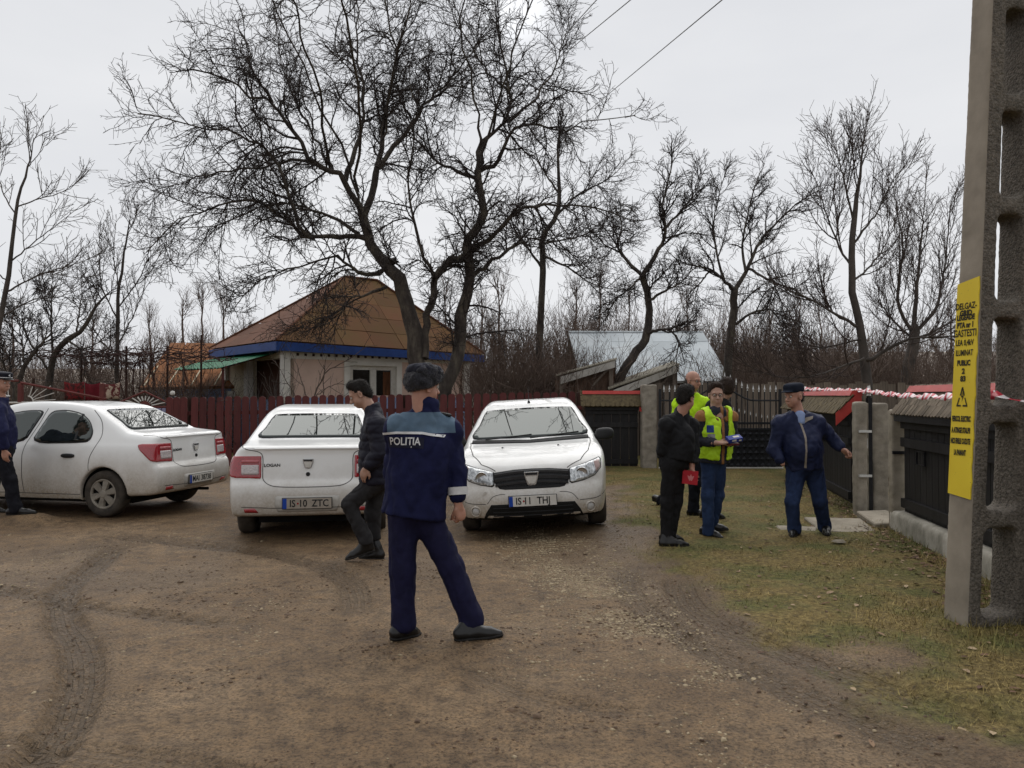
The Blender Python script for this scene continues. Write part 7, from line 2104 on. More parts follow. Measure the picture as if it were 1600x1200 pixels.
S = SDF(); Ff.legs(S, .095, .074, .066); S.half((0, 0, min(Ff.J['ankL'][2], Ff.J['ankR'][2]) - .04), (0, 0, -1), .01)
sdf_obj('trousers', S, .012, cloth('dark_slate_trousers', (.014, .015, .022), (.009, .010, .015)), Ff.t, 2, disp=folds(.009, 8, .9, 42))
Ff.shoes(); Ff.hair(mat('cropped_grey_hair', (.10, .085, .075), (.05, .042, .038), 60, .8), .012, bald=True); Ff.glasses()
# ------------------------------------------------------------------ dark-haired man almost hidden
G = Fig('dark-haired man facing away, only his head showing behind the spectacled man', 9.5, dict(
    head=(1136, 607, 0), shL=(1112, 634, .06), shR=(1133, 633, -.05), elL=(1106, 676, .1), elR=(1130, 676, -.05), wrL=(1112, 700, .2), wrR=(1126, 700, .1),
    hipL=(1108, 710, .08), hipR=(1124, 710, .0), knL=(1106, 762, .08), knR=(1120, 762, .0), ankL=(1104, 800, .08), ankR=(1116, 802, .0),
    toeL=(1118, 808, .1), toeR=(1132, 810, -.02), heelL=(1098, 809, .1), heelR=(1108, 812, .0)), (.15, .98, -.05), (.8, .55, 0), .88)
G.body(M_skin, {}, vs=.0095)
S = SDF(); G.torso(S, .0, V3(px(1116, 712, 9.5))); sdf_obj('jacket', S, .012, BLK, G.t, 2)
S = SDF(); G.legs(S, .088, .068, .060); S.half((0, 0, G.J['ankL'][2] - .04), (0, 0, -1), .01); sdf_obj('trousers', S, .012, cloth('grey_black_trousers', (.016, .016, .018), (.01, .01, .012)), G.t, 2)
G.shoes(); G.hair(M_hairb, 0, 0, .004)

# ------------------------------------------------------------------ man in cap on the right
K = Fig('stout man in flat navy cap, navy jacket and jeans stepping over the slabs', 8.54, dict(
    head=(1240, 619, 0), shL=(1277, 661, .02), shR=(1221, 662, .0), elL=(1304, 690, .04), elR=(1208, 703, .0), wrL=(1317, 703, -.04), wrR=(1223, 725, -.10),
    hipL=(1275, 732, .0), hipR=(1240, 732, .0), knL=(1281, 782, -.02), knR=(1238, 784, -.06), ankL=(1288, 822, .12), ankR=(1241, 827, .0),
    toeL=(1293, 838, -.10), toeR=(1238, 841, -.14), heelL=(1289, 829, .18), heelR=(1243, 831, .10)), (-.86, -.50, -.10), (-.12, -1, 0), 1.05)
K.body(M_skin2, {'L': ((.75, -.2, -.6), (-.4, -.4, -.6), -1, (.9, 1.2, .8), .7)}, 1.05, wide=1.06)
S = SDF(); upK = K.torso(S, .014, V3(px(1256, 734, 8.54)), belly=1.06, hemk=.96, arm_r=.92, collar=.05)
jk = sdf_obj('jacket', S, .0105, cloth('navy_windbreaker', (.016, .022, .060), (.010, .014, .040), .6), K.t, 2, disp=folds(.010, 7, .6, 51))
bvk = bvh_of(jk); c0 = Vector(K.sh)
zp = [p for p in [(-.035, .02), (-.02, -.06), (-.012, -.16), (-.016, -.36), (-.002, -.48)]]
strip = [(x_ - .009, z_) for x_, z_ in zp] + [(x_ + .011, z_) for x_, z_ in zp[::-1]]
add_part('pale_zip', wrap_patch(bvk, c0, (1, 0, 0), (0, 0, 1), (0, 1, 0), strip, .004, .015), mat('beige_zip_tape', (.30, .26, .22), (.22, .19, .16), 20, .8), jk)
r, f, u, M, P = K.h
for q, a, b in ((1, (-.02, .02), (.10, .10)),):
    o = [(.02, -.01), (.115, .035), (.125, .065), (.03, .045)]
    add_part('turned_collar', wrap_patch(bvk, c0 + Vector((-.005, 0, .02)), (1, 0, 0), (0, 0, 1), (0, 1, 0), o, .012, .015), mat('beige_collar', (.33, .29, .25), (.24, .21, .18), 20, .8), jk)
S = SDF().cone(K.sh + upK * .02 + K.tf * .085, K.sh + upK * .085 + K.tf * .05, .045, .062, .03)
sdf_obj('shirt', S, .009, cloth('pale_blue_shirt', (.26, .33, .52), (.2, .26, .42)), K.t, 1)
S = SDF(); K.legs(S, .104, .078, .066); S.half((0, 0, K.J['ankR'][2] - .045), (0, 0, -1), .01)
sdf_obj('jeans', S, .0105, cloth('dark_blue_jeans', (.028, .048, .115), (.009, .014, .038), .9, 3.2), K.t, 2, disp=folds(.007, 9, .5, 52))
K.shoes()
S = SDF().ell(P(0, -.010, .085), (.092, .106, .060), M, .02, 'u', 3.4).ell(P(0, .10, .055), (.075, .052, .010), M, .012)
S.half(P(0, 0, .036), f * .10 - u, .004)
sdf_obj('flat_cap', S, .009, cloth('cap_cloth', (.010, .014, .026), (.007, .010, .018)), K.t, 1)
K.hair(mat('short_grey_hair', (.04, .035, .032), (.02, .018, .016), 60, .8), .010)
# ================================================================== TREES
TR = np.random.RandomState(77)
def tubes(P, Rr, k):
    """P (B,N,3), Rr (B,N): tapering k-sided tubes as one vertex/face array"""
    B, N, _ = P.shape
    T = np.gradient(P, axis=1); T /= np.maximum(np.linalg.norm(T, axis=2, keepdims=True), 1e-9)
    ref = np.where(np.abs(T[:, :1, 2:3]) < .8, np.array([0, 0, 1.0]), np.array([1.0, 0, 0]))
    U = np.cross(T, np.broadcast_to(ref, T.shape)); U /= np.maximum(np.linalg.norm(U, axis=2, keepdims=True), 1e-9)
    W = np.cross(T, U)
    a = 2 * PI * np.arange(k) / k
    V = P[:, :, None, :] + Rr[:, :, None, None] * (U[:, :, None, :] * np.cos(a)[None, None, :, None] + W[:, :, None, :] * np.sin(a)[None, None, :, None])
    idx = np.arange(B * N * k).reshape(B, N, k)
    i0 = idx[:, :-1]; i1 = idx[:, 1:]
    F = np.stack([i0, np.roll(i0, -1, 2), np.roll(i1, -1, 2), i1], -1).reshape(-1, 4)
    return V.reshape(-1, 3), F
def at(P, Rr, b, t):
    N = P.shape[1]; x = t * (N - 1); i = np.clip(x.astype(int), 0, N - 2); f = (x - i)[:, None]
    p = P[b, i] * (1 - f) + P[b, i + 1] * f
    d = P[b, i + 1] - P[b, i]; d /= np.maximum(np.linalg.norm(d, axis=1, keepdims=True), 1e-9)
    r = Rr[b, i] * (1 - f[:, 0]) + Rr[b, i + 1] * f[:, 0]
    return p, d, r
def spawn(P, Rr, n, ln, ang, npts, trop, wob, r0, r1, t0=.15, t1=1.0, taper=.55, lw=None, rs=TR, rmax=.75):
    """n side branches on every branch; trop = (lo, hi) pull up (+) or down (-)"""
    B = len(P); ll = np.linalg.norm(np.diff(P, axis=1), axis=2).sum(1)
    c = np.maximum(1, np.round(n * np.minimum(ll / ll.mean(), 2.0) * (1 if lw is None else np.array(lw)))).astype(int)
    b = np.repeat(np.arange(B), c); m = len(b)
    j = np.arange(m) - np.repeat(np.cumsum(c) - c, c)
    t = t0 + (t1 - t0) * (j + rs.uniform(0, 1, m)) / c[b]
    p, d, r = at(P, Rr, b, np.clip(t, 0, .999))
    q = rs.normal(0, 1, (m, 3)); q -= d * (q * d).sum(1, keepdims=True); q /= np.maximum(np.linalg.norm(q, axis=1, keepdims=True), 1e-9)
    a = rs.uniform(*ang, m)[:, None]
    v = d * np.cos(a) + q * np.sin(a)
    L_ = rs.uniform(*ln, m) * (1 - taper * (t - t0) / max(t1 - t0, 1e-6))
    tr = rs.uniform(*trop, m)[:, None] * np.array([[0, 0, 1.0]])
    out = np.empty((m, npts, 3)); out[:, 0] = p
    st = (L_ / (npts - 1))[:, None]
    for k in range(1, npts):
        v = v + rs.normal(0, wob, (m, 3)) + tr * st * 2.0
        v /= np.linalg.norm(v, axis=1, keepdims=True)
        out[:, k] = out[:, k - 1] + v * st
    base = np.minimum(np.full(m, r0) * rs.uniform(.7, 1.25, m), r * rmax)
    base = np.maximum(base, r1)
    rr = base[:, None] + (r1 - base)[:, None] * np.linspace(0, 1, npts)[None, :]
    return out, rr
M_bark, nt, bs = newmat('fruit_tree_bark')
n1 = noise_node(nt, 5, 6, .7, sc=(1, 1, .35)); n2 = noise_node(nt, 26, 5, .75, sc=(1, 1, .4))
col = ramp(nt, n1.outputs['Fac'], [(.34, (.028, .022, .019)), (.5, (.070, .056, .046)), (.68, (.15, .13, .095))]).outputs[0]
nt.links.new(col, bs.inputs['Base Color']); bs.inputs['Roughness'].default_value = .9
bump(nt, bs, n2.outputs['Fac'], 1.0, .06)
M_twig = mat('twig_bark', (.046, .036, .033), (.028, .023, .021), 3, .85)
M_twig_b = mat('brown_twig_bark', (.15, .108, .086), (.085, .062, .05), 3, .85)
M_twig_g = mat('grey_twig_bark', (.095, .080, .070), (.05, .043, .038), 3, .85)
WIG = .032
def limb(pts, d, r0, r1, dend=0.0, n=18, dmid=None, wig=None):
    wig = WIG if wig is None else wig
    """a main limb through photo points, at tree distance d drifting by dend towards its end"""
    m = len(pts); P = []
    for i, p in enumerate(pts):
        u = i / (m - 1); P.append(px(p[0], p[1], d + (p[2] if len(p) > 2 else 0) + dend * u))
    S = spline(P, 8)
    S = np.array([tuple(q) for q in S]); x = np.linspace(0, len(S) - 1, n); i = np.clip(x.astype(int), 0, len(S) - 2); f = (x - i)[:, None]
    Q = S[i] * (1 - f) + S[i + 1] * f
    if wig: Q[1:-1] += TR.normal(0, wig, (n - 2, 3))
    return Q, r1 + (r0 - r1) * (1 - np.linspace(0, 1, n)) ** 1.45 if not hasattr(r0, '__len__') else np.interp(np.linspace(0, 1, n), np.linspace(0, 1, len(r0)), r0)
def make_tree(name, label, limbs, levels, base, group=None, trunk_mat=None, twig_mat=None, sides=9, trunk_t=.75, thin=1.0, bumpy=.12):
    """limbs: list of (points, radii); levels: list of spawn settings, each growing on the one before"""
    t = thing(name, label, 'tree', base, group)
    P = np.stack([l[0] for l in limbs]); Rr = np.stack([l[1] for l in limbs]) * thin
    v, f = tubes(P, Rr, sides)
    n = np.array([mnoise.noise(Vector(p) * 2.3) for p in v])
    c = np.repeat(P.reshape(-1, 3), sides, 0); v = c + (v - c) * (1 + bumpy * n)[:, None]
    mobj('trunk', np_mesh('trunk', v, f, trunk_mat or M_bark, True), t)
    VV, FF, off = [], [], 0
    x = np.linspace(trunk_t, 1, P.shape[1]) * (P.shape[1] - 1); i = np.clip(x.astype(int), 0, P.shape[1] - 2); fr = x - i
    P2, R2 = P.copy(), Rr.copy()
    P2[0] = P[0][i] * (1 - fr)[:, None] + P[0][i + 1] * fr[:, None]; R2[0] = Rr[0][i] * (1 - fr) + Rr[0][i + 1] * fr
    cur = (P2, R2)
    for lv in levels:
        kw = dict(lv); k = kw.pop('k'); src = kw.pop('src', None)
        nx_ = spawn(cur[0] if src is None else src[0], cur[1] if src is None else src[1], **kw)
        v, f = tubes(nx_[0], nx_[1], k); VV.append(v); FF.append(f + off); off += len(v); cur = nx_
    mobj('crown', np_mesh('crown', np.concatenate(VV), np.concatenate(FF), twig_mat or M_twig, True), t)
    return t, cur

# ------------------------------------------------------------------ the big fruit tree behind the fence
d = 18.0
A_fork = (567, 336)
limbs = [
    limb([(668, 740), (660, 640), (652, 560), (641, 490), (628, 440), (600, 411), (577, 369), (567, 336)], d, (.34, .27, .25, .235, .21, .18, .155, .14), 0),
    limb([(567, 340), (581, 299), (591, 261), (598, 201), (607, 154), (619, 93), (609, 37), (595, -20)], d, .125, .02, .8),
    limb([(572, 350), (549, 308), (539, 278), (516, 266), (488, 252), (460, 210), (432, 168), (395, 149), (357, 126), (320, 108), (275, 112)], d, .115, .016, -1.4),
    limb([(432, 170), (412, 140), (392, 110), (390, 75), (372, 40)], d - .8, .045, .012, -.6),
    limb([(540, 282), (558, 224), (570, 163), (560, 93), (558, 28), (548, -40)], d, .075, .016, 1.2),
    limb([(590, 262), (628, 219), (651, 187), (675, 149), (698, 131), (730, 90), (760, 60)], d, .085, .016, .9),
    limb([(580, 376), (545, 372), (521, 369), (474, 371), (455, 350), (423, 327), (381, 313), (334, 322), (273, 345), (228, 395)], d, .085, .014, -1.9),
    limb([(490, 371), (474, 362), (460, 327), (441, 275), (413, 233), (381, 215), (334, 201), (273, 187), (215, 178)], d - .6, .07, .014, -1.5),
    limb([(560, 365), (535, 350), (507, 336), (469, 322), (430, 318), (380, 335), (320, 360), (255, 350)], d, .06, .012, 1.4),
    limb([(600, 420), (563, 432), (549, 415), (525, 401), (460, 420), (413, 434), (367, 480)], d, .07, .012, -1.6),
    limb([(604, 448), (570, 462), (545, 470), (520, 500), (470, 520)], d, .05, .01, -1.0),
    limb([(625, 440), (612, 415), (616, 405)], d, .10, .09, -.15),
    limb([(520, 268), (495, 222), (470, 180), (455, 140), (440, 95), (430, 50)], d, .05, .012, 1.6),
    limb([(498, 256), (450, 250), (400, 262), (340, 270), (280, 285), (240, 300)], d, .05, .012, .9),
    # second stem
    limb([(676, 740), (690, 640), (705, 590), (714, 555), (721, 504), (732, 443), (733, 400), (733, 373), (753, 345), (750, 299), (746, 266)], d + .1, (.26, .22, .205, .195, .185, .165, .15, .135, .12, .11, .10), .3),
    limb([(746, 268), (751, 229), (774, 205), (790, 187), (797, 140), (781, 70), (774, 0), (778, -50)], d + .3, .085, .016, .5),
    limb([(748, 268), (774, 257), (788, 229), (807, 196), (839, 196), (872, 205), (923, 191), (993, 180)], d + .3, .075, .012, -1.2),
    limb([(738, 392), (774, 364), (802, 336), (830, 322), (881, 322), (942, 324), (985, 345)], d + .2, .085, .014, -1.4),
    limb([(740, 430), (774, 406), (807, 383), (835, 373), (880, 390), (915, 420)], d + .2, .075, .014, .9),
    limb([(746, 280), (709, 266), (681, 252), (648, 210), (628, 160), (615, 110)], d + .2, .06, .012, .9),
    limb([(664, 560), (667, 504), (681, 439), (699, 411), (727, 401)], d - .1, .11, .10, .3),
    limb([(678, 432), (653, 373), (639, 317), (643, 243), (650, 180), (640, 110)], d - .1, .055, .012, -.9),
    limb([(792, 190), (830, 160), (860, 120), (880, 70), (890, 20)], d + .6, .05, .012, .6),
    limb([(800, 150), (770, 120), (745, 90), (720, 40), (705, -10)], d + .7, .045, .012, -1.0),
    # limbs that reach out over the road, above the picture
    limb([(591, 261), (600, 200), (615, 110, -1.0), (640, -20, -3.0), (600, -160, -4.6)], d, .045, .012, 0),
    limb([(570, 340), (540, 250, -.5), (480, 120, -1.8), (400, -60, -3.6), (350, -160, -4.8)], d, .045, .012, 0),
    limb([(746, 266), (770, 190, -.4), (800, 90, -1.4), (850, -50, -3.2), (890, -170, -4.8)], d + .3, .045, .012, 0),
    limb([(516, 266), (500, 160, -1.5), (470, 40, -3.8), (454, -16, -5.5), (440, -60, -6.3)], d, .045, .012, 0),
    limb([(560, 300), (560, 160, -2), (540, 20, -4.5), (520, -60, -6.2), (500, -130, -7.0)], d, .045, .012, 0),
    limb([(751, 229), (740, 150, -.5), (720, 40, -1.8), (740, -90, -3.6), (760, -180, -4.4)], d + .3, .04, .012, 0),
]
limbs = [(q, r_ * .80) for q, r_ in limbs]
b = px(672, 700, d)
make_tree('fruit_tree', 'big spreading bare fruit tree with two trunks in front of the house', limbs, [
    dict(k=4, n=22, lw=[1.0] * (len(limbs) - 6) + [.22] * 6, ln=(.6, 2.2), ang=(.45, 1.2), npts=10, trop=(-.6, .5), wob=.18, r0=.026, r1=.007, t0=.26, taper=.45),
    dict(k=3, n=12, ln=(.25, 1.0), ang=(.4, 1.2), npts=6, trop=(-.8, .6), wob=.2, r0=.011, r1=.005, t0=.1, taper=.4),
    dict(k=3, n=5, ln=(.05, .30), ang=(.4, 1.3), npts=2, trop=(-.4, .6), wob=.28, r0=.0075, r1=.0042, t0=.08, taper=.3)], (b.x, b.y, 0), sides=10, bumpy=.22)

WIG = .010
# ------------------------------------------------------------------ trees around it
def lv(n1, n2, n3, l1, l2, l3, up=(-.2, .5), up2=(-.3, .6), a1=(.4, 1.0), w=.12, r=(.022, .010, .007), t0=.2):
    return [dict(k=4, n=n1, ln=l1, ang=a1, npts=7, trop=up, wob=w, r0=r[0], r1=.007, t0=t0, taper=.72),
            dict(k=3, n=n2, ln=l2, ang=(.35, 1.0), npts=5, trop=up2, wob=w * 1.2, r0=r[1], r1=.005, t0=.12, taper=.4),
            dict(k=3, n=n3, ln=l3, ang=(.4, 1.2), npts=2, trop=up2, wob=.2, r0=r[2], r1=.0045, t0=.1, taper=.3)]
def base_of(x, y, d): p = px(x, y, d); return (p.x, p.y, 0)
d = 21.5
make_tree('fruit_tree', 'dark bare tree right of the two-trunked one, behind the brushwood', [
    limb([(838, 690), (841, 600), (844, 513), (849, 411), (849, 369), (872, 331), (874, 280), (872, 233), (880, 170)], d, (.17, .16, .15, .13, .12, .10, .07, .05, .02), .3),
    limb([(848, 420), (830, 395), (812, 372), (800, 345), (810, 300)], d, .07, .012, -.8),
    limb([(850, 400), (890, 420), (930, 445), (975, 455)], d, .06, .012, -.8),
    limb([(870, 335), (910, 300), (950, 280), (990, 240)], d, .06, .012, .8),
    limb([(872, 300), (840, 250), (830, 200)], d, .05, .012, .5),
    limb([(852, 380), (900, 370), (950, 360), (990, 380)], d, .05, .012, 1.0)], lv(12, 8, 4, (.6, 1.7), (.3, .8), (.1, .3), w=.16), base_of(838, 690, d), thin=.66)
d = 19.2
make_tree('fruit_tree', 'bare tree with crooked trunk leaning in front of the tin roof', [
    limb([(950, 690), (962, 610), (985, 562), (1006, 536), (1014, 505), (1013, 467), (1003, 430)], d, (.15, .135, .125, .115, .11, .10, .09), -.2),
    limb([(1004, 432), (979, 406), (966, 383), (972, 350), (960, 320)], d - .2, .06, .012, .6),
    limb([(1003, 432), (1026, 397), (1040, 364), (1035, 317), (1049, 261), (1052, 235)], d - .2, .075, .012, -.5),
    limb([(1013, 470), (1040, 455), (1065, 440), (1085, 420)], d - .1, .045, .012, -.6),
    limb([(1012, 520), (1040, 515), (1060, 530), (1055, 560)], d - .1, .05, .012, -.7),
    limb([(1036, 360), (1065, 330), (1085, 300), (1100, 270)], d - .3, .045, .01, .6),
    limb([(1000, 434), (985, 450), (960, 470), (945, 500)], d - .2, .04, .01, -.6)], lv(12, 8, 4, (.5, 1.4), (.25, .7), (.08, .28), (-.3, .6), w=.16), base_of(950, 690, d), thin=.9)
d = 20.5
make_tree('fruit_tree', 'bare tree with straight trunk rising behind the left gate leaf', [
    limb([(1132, 700), (1134, 620), (1137, 575), (1142, 526), (1146, 487), (1148, 452)], d, (.17, .155, .145, .135, .13, .12), 0),
    limb([(1147, 455), (1133, 440), (1106, 420), (1070, 412), (1045, 395)], d, .075, .012, -.7),
    limb([(1148, 455), (1168, 420), (1188, 377), (1219, 342), (1251, 314), (1285, 295)], d, .085, .012, .5),
    limb([(1170, 420), (1211, 442), (1245, 455), (1270, 475)], d, .05, .012, -.8),
    limb([(1148, 507), (1172, 491), (1204, 483), (1220, 505), (1240, 510)], d, .055, .012, -.9),
    limb([(1132, 440), (1120, 395), (1115, 350), (1125, 300), (1135, 262)], d, .05, .01, .6),
    limb([(1165, 424), (1160, 380), (1170, 330), (1180, 290), (1195, 255)], d, .05, .01, .9),
    limb([(1110, 421), (1090, 450), (1085, 480)], d - .3, .035, .01, -.5)], lv(13, 8, 4, (.5, 1.5), (.25, .7), (.08, .28), (-.2, .7), w=.15), base_of(1132, 700, d), thin=.8)
d = 19.5
make_tree('walnut_tree', 'tall bare tree with upright shoots above the man in the cap', [
    limb([(1360, 700), (1356, 620), (1350, 553), (1341, 502), (1333, 463), (1331, 416), (1333, 369), (1337, 330), (1342, 290), (1348, 235), (1352, 205)], d, (.19, .175, .16, .135, .125, .115, .105, .09, .06, .025, .012), 0),
    limb([(1343, 512), (1305, 491), (1266, 467), (1235, 455), (1200, 440)], d, .065, .012, -1.1),
    limb([(1352, 562), (1364, 561), (1392, 542), (1423, 530), (1454, 526), (1493, 526)], d, .09, .02, -1.0),
    limb([(1333, 420), (1310, 385), (1290, 330), (1278, 290), (1266, 265)], d, .05, .010, .8),
    limb([(1334, 380), (1365, 340), (1386, 300), (1402, 270)], d, .05, .010, -.7),
    limb([(1335, 350), (1320, 290), (1312, 255), (1306, 230)], d, .045, .010, -.8),
    limb([(1332, 440), (1365, 410), (1390, 370), (1405, 330)], d, .045, .010, .8),
    limb([(1350, 560), (1310, 575), (1260, 590), (1200, 585), (1160, 565)], d - .3, .045, .010, -1.3),
    limb([(1345, 530), (1300, 540), (1250, 545), (1210, 530)], d - .3, .035, .010, .8)],
    lv(13, 7, 4, (.9, 2.3), (.4, 1.1), (.12, .4), (.25, .9), (.1, .8), (.35, .8), .03, (.017, .009, .006), .12), base_of(1360, 700, d), trunk_mat=M_twig_g, twig_mat=mat('walnut_twig', (.075, .055, .048), (.04, .03, .027), 3, .85), thin=.72)
d = 22.5
make_tree('walnut_tree', 'bare many-stemmed tree standing next to the power pole', [
    limb([(1410, 690), (1415, 592), (1427, 542), (1428, 510)], d, (.26, .24, .22, .20), 0),
    limb([(1428, 515), (1432, 460), (1435, 424), (1441, 360), (1443, 335), (1448, 275)], d, .10, .012, .3),
    limb([(1426, 520), (1403, 475), (1405, 430), (1411, 385), (1400, 320), (1395, 280)], d, .08, .012, -.8),
    limb([(1430, 520), (1462, 483), (1472, 440), (1478, 404), (1485, 325), (1500, 285)], d, .085, .012, .9),
    limb([(1427, 530), (1455, 520), (1490, 500), (1520, 480)], d, .07, .014, -1.0),
    limb([(1425, 530), (1395, 500), (1375, 470), (1370, 420)], d, .06, .012, 1.0)],
    lv(13, 7, 4, (.8, 2.0), (.4, 1.0), (.12, .4), (.25, .9), (.1, .8), (.3, .75), .03, (.017, .009, .006), .12), base_of(1410, 690, d), trunk_mat=M_twig_g, twig_mat=mat('walnut_twig_pale', (.085, .062, .054), (.045, .034, .03), 3, .85), thin=.72)
# left side
d = 17.8
make_tree('ash_tree', 'slim bare tree with long rising side shoots at the left edge', [
    limb([(-40, 700), (-12, 560), (9, 456), (17, 405), (26, 320), (40, 275), (49, 240), (53, 215)], d, (.13, .11, .09, .08, .06, .04, .02, .01), 0),
    limb([(9, 456), (60, 430), (110, 415), (160, 395)], d, .04, .008, -.8), limb([(16, 410), (50, 380), (90, 350), (130, 318)], d, .035, .008, .7),
    limb([(26, 325), (60, 310), (100, 300), (125, 280)], d, .03, .008, -.5), limb([(12, 440), (-30, 400), (-60, 340)], d, .03, .008, -.5),
    limb([(24, 335), (5, 300), (-5, 250), (8, 226)], d, .03, .008, .5), limb([(43, 262), (65, 235), (90, 210)], d, .02, .007, .3),
    limb([(-5, 500), (50, 470), (100, 460), (150, 410)], d, .035, .008, .9)],
    lv(9, 4, 2, (.5, 1.5), (.25, .7), (.1, .3), (.2, .8), (.1, .7), (.4, .8), .05, (.014, .008, .006), .15), base_of(-40, 700, d), 'bare trees on the left', trunk_mat=M_twig_g, twig_mat=M_twig_g, thin=.6)
d = 21.0
make_tree('ash_tree', 'bare tree with thin upright stem above the first white car', [
    limb([(183, 690), (183, 617), (183, 532), (185, 456), (193, 405), (200, 360), (205, 330)], d, (.11, .10, .09, .07, .05, .03, .012), 0),
    limb([(183, 540), (205, 500), (225, 455), (250, 410)], d, .04, .008, .5), limb([(184, 500), (160, 450), (155, 400), (158, 350)], d, .04, .008, -.6),
    limb([(184, 480), (215, 440), (235, 400), (262, 385)], d, .035, .008, -.8), limb([(183, 560), (150, 520), (130, 470)], d, .035, .008, .6),
    limb([(186, 450), (178, 400), (182, 345)], d, .03, .008, .3)],
    lv(9, 5, 3, (.6, 1.6), (.3, .8), (.1, .3), (.3, .9), (.1, .8), (.35, .75), .06, (.015, .009, .006), .12), base_of(183, 690, d), 'bare trees on the left', trunk_mat=M_twig_g, twig_mat=M_twig_g, thin=.6)
d = 20.0
make_tree('plum_tree', 'dark bare plum tree leaning to the right behind the rugs', [
    limb([(70, 690), (77, 605), (84, 560), (102, 532), (128, 515), (150, 480), (172, 456)], d, (.13, .12, .11, .095, .08, .05, .02), 0),
    limb([(84, 562), (80, 500), (82, 450), (84, 420)], d, .05, .009, .6), limb([(104, 530), (130, 545), (160, 530), (180, 505)], d, .04, .009, -.6),
    limb([(80, 585), (50, 540), (35, 500), (45, 460)], d, .05, .009, -.5), limb([(120, 518), (125, 480), (130, 440)], d, .04, .009, .7)],
    lv(10, 7, 5, (.5, 1.4), (.25, .7), (.08, .25), (-.2, .5)), base_of(70, 690, d), 'bare trees on the left', thin=.75)
d = 18.5
make_tree('plum_tree', 'small bare plum tree at the left edge behind the sunburst fence', [
    limb([(22, 690), (24, 620), (40, 570), (58, 545), (80, 520)], d, (.10, .09, .07, .05, .02), 0), limb([(26, 615), (5, 570), (-15, 530)], d, .05, .009, -.4), limb([(38, 572), (34, 530), (25, 490)], d, .04, .009, .4)],
    lv(10, 7, 4, (.5, 1.3), (.25, .6), (.08, .25), (-.3, .4)), base_of(22, 690, d), 'bare trees on the left', thin=.75)

# ------------------------------------------------------------------ farther trees one can tell apart
far = [(285, 470, 38), (315, 455, 42), (352, 462, 40), (240, 490, 44), (140, 500, 40), (785, 430, 36), (930, 420, 40), (985, 450, 44), (1080, 455, 42), (1200, 470, 46), (1290, 480, 44), (20, 480, 42), (745, 470, 40), (895, 450, 34), (1490, 470, 40), (1240, 460, 50), (690, 440, 46)]
place_w = ['left of the red roof', 'just left of the red roof ridge', 'beside the red roof slope', 'above the rusty shed', 'beyond the rugs', 'right of the two-trunked tree', 'above the tin roof edge', 'over the tin roof', 'over the far end of the tin roof', 'beyond the iron gate', 'beyond the tall walnut', 'at the left photo edge', 'right behind the house roof', 'beside the tin roof', 'next to the power pole', 'farthest beyond the grey fence', 'behind the roof of the house']
for (x, y, dd), pw in zip(far, place_w):
    z = gz(0, dd)
    rs = np.random.RandomState(int(x) + 3)
    p0 = px(x, 600, dd); p1 = px(x + rs.uniform(-12, 12), y, dd); p0.z = z
    n = 10; u = np.linspace(0, 1, n)[:, None]
    P = np.array(p0)[None] * (1 - u) + np.array(p1)[None] * u + rs.normal(0, .05, (n, 3)) * u
    lm_ = [(P, np.linspace(.13, .02, n))]
    for k in range(3):
        q0 = P[2 + k]; q1 = q0 + np.array([rs.uniform(-1.4, 1.4), rs.uniform(-1, 1), rs.uniform(1.2, 2.6)]); lm_.append((q0 * (1 - u) + q1 * u + rs.normal(0, .04, (n, 3)), np.linspace(.06, .012, n)))
    make_tree('poplar_tree', 'thin far-off bare tree ' + pw, lm_, lv(9, 6, 3, (.9, 2.2), (.4, 1.0), (.2, .5), (.2, .8), (.1, .6), (.35, .8), .07, (.022, .014, .010), .12), (p0.x, p0.y, z), 'bare trees beyond the yards', M_twig_b, M_twig_b, 6)

# ------------------------------------------------------------------ woods and brushwood that read as one mass
def brush(name, label, boxes, m, seed, kind='stuff', cat=None):
    rs = np.random.RandomState(seed); VV, FF, off = [], [], 0
    for (x0, x1, y0, y1, h0, h1, n, r, lean) in boxes:
        b = np.stack([rs.uniform(x0, x1, n), rs.uniform(y0, y1, n), np.zeros(n)], -1); b[:, 2] = gz0(b[:, 0], b[:, 1])
        hh = rs.uniform(h0, h1, n) * (.65 + .7 * fbm2(b[:, 0] * .35 + seed, b[:, 1] * .2, 3, seed))
        v = np.stack([rs.normal(0, lean, n), rs.normal(0, lean, n), np.ones(n)], -1)
        N = 6; P = np.empty((n, N, 3)); P[:, 0] = b
        for k in range(1, N):
            v = v + rs.normal(0, .12 + lean * .25, (n, 3)); v[:, 2] = np.maximum(v[:, 2], .1); v /= np.linalg.norm(v, axis=1, keepdims=True); P[:, k] = P[:, k - 1] + v * (hh / (N - 1))[:, None]
        Rr = r * rs.uniform(.6, 1.3, n)[:, None] * np.linspace(1, .35, N)[None]
        for (PP, RR, k) in ((P, Rr, 3), (*spawn(P, Rr, 5, (.25 * h1, .5 * h1), (.3, .9), 4, (.0, .5), .12, r * .6, r * .3, .15, rs=rs), 3)):
            vv, ff = tubes(PP, RR, k); VV.append(vv); FF.append(ff + off); off += len(vv)
        s3 = spawn(PP, RR, 2, (.12 * h1, .3 * h1), (.3, 1.0), 2, (-.2, .4), .15, r * .4, r * .25, .2, rs=rs)
        vv, ff = tubes(*s3, 3); VV.append(vv); FF.append(ff + off); off += len(vv)
    o = mobj(name, np_mesh(name, np.concatenate(VV), np.concatenate(FF), m, True))
    return tag(o, label, cat, kind=kind)
brush('woods', 'far-off brown leafless woods along the horizon', [
    (-34, -3, 33, 52, 3.0, 5.5, 560, .022, .28), (-3, 12, 30, 46, 3.0, 6.0, 560, .021, .26), (6, 40, 31, 58, 3.0, 5.6, 1150, .022, .28), (-30, -8, 27, 33, 1.6, 3.2, 360, .016, .3)], M_twig_b, 3)
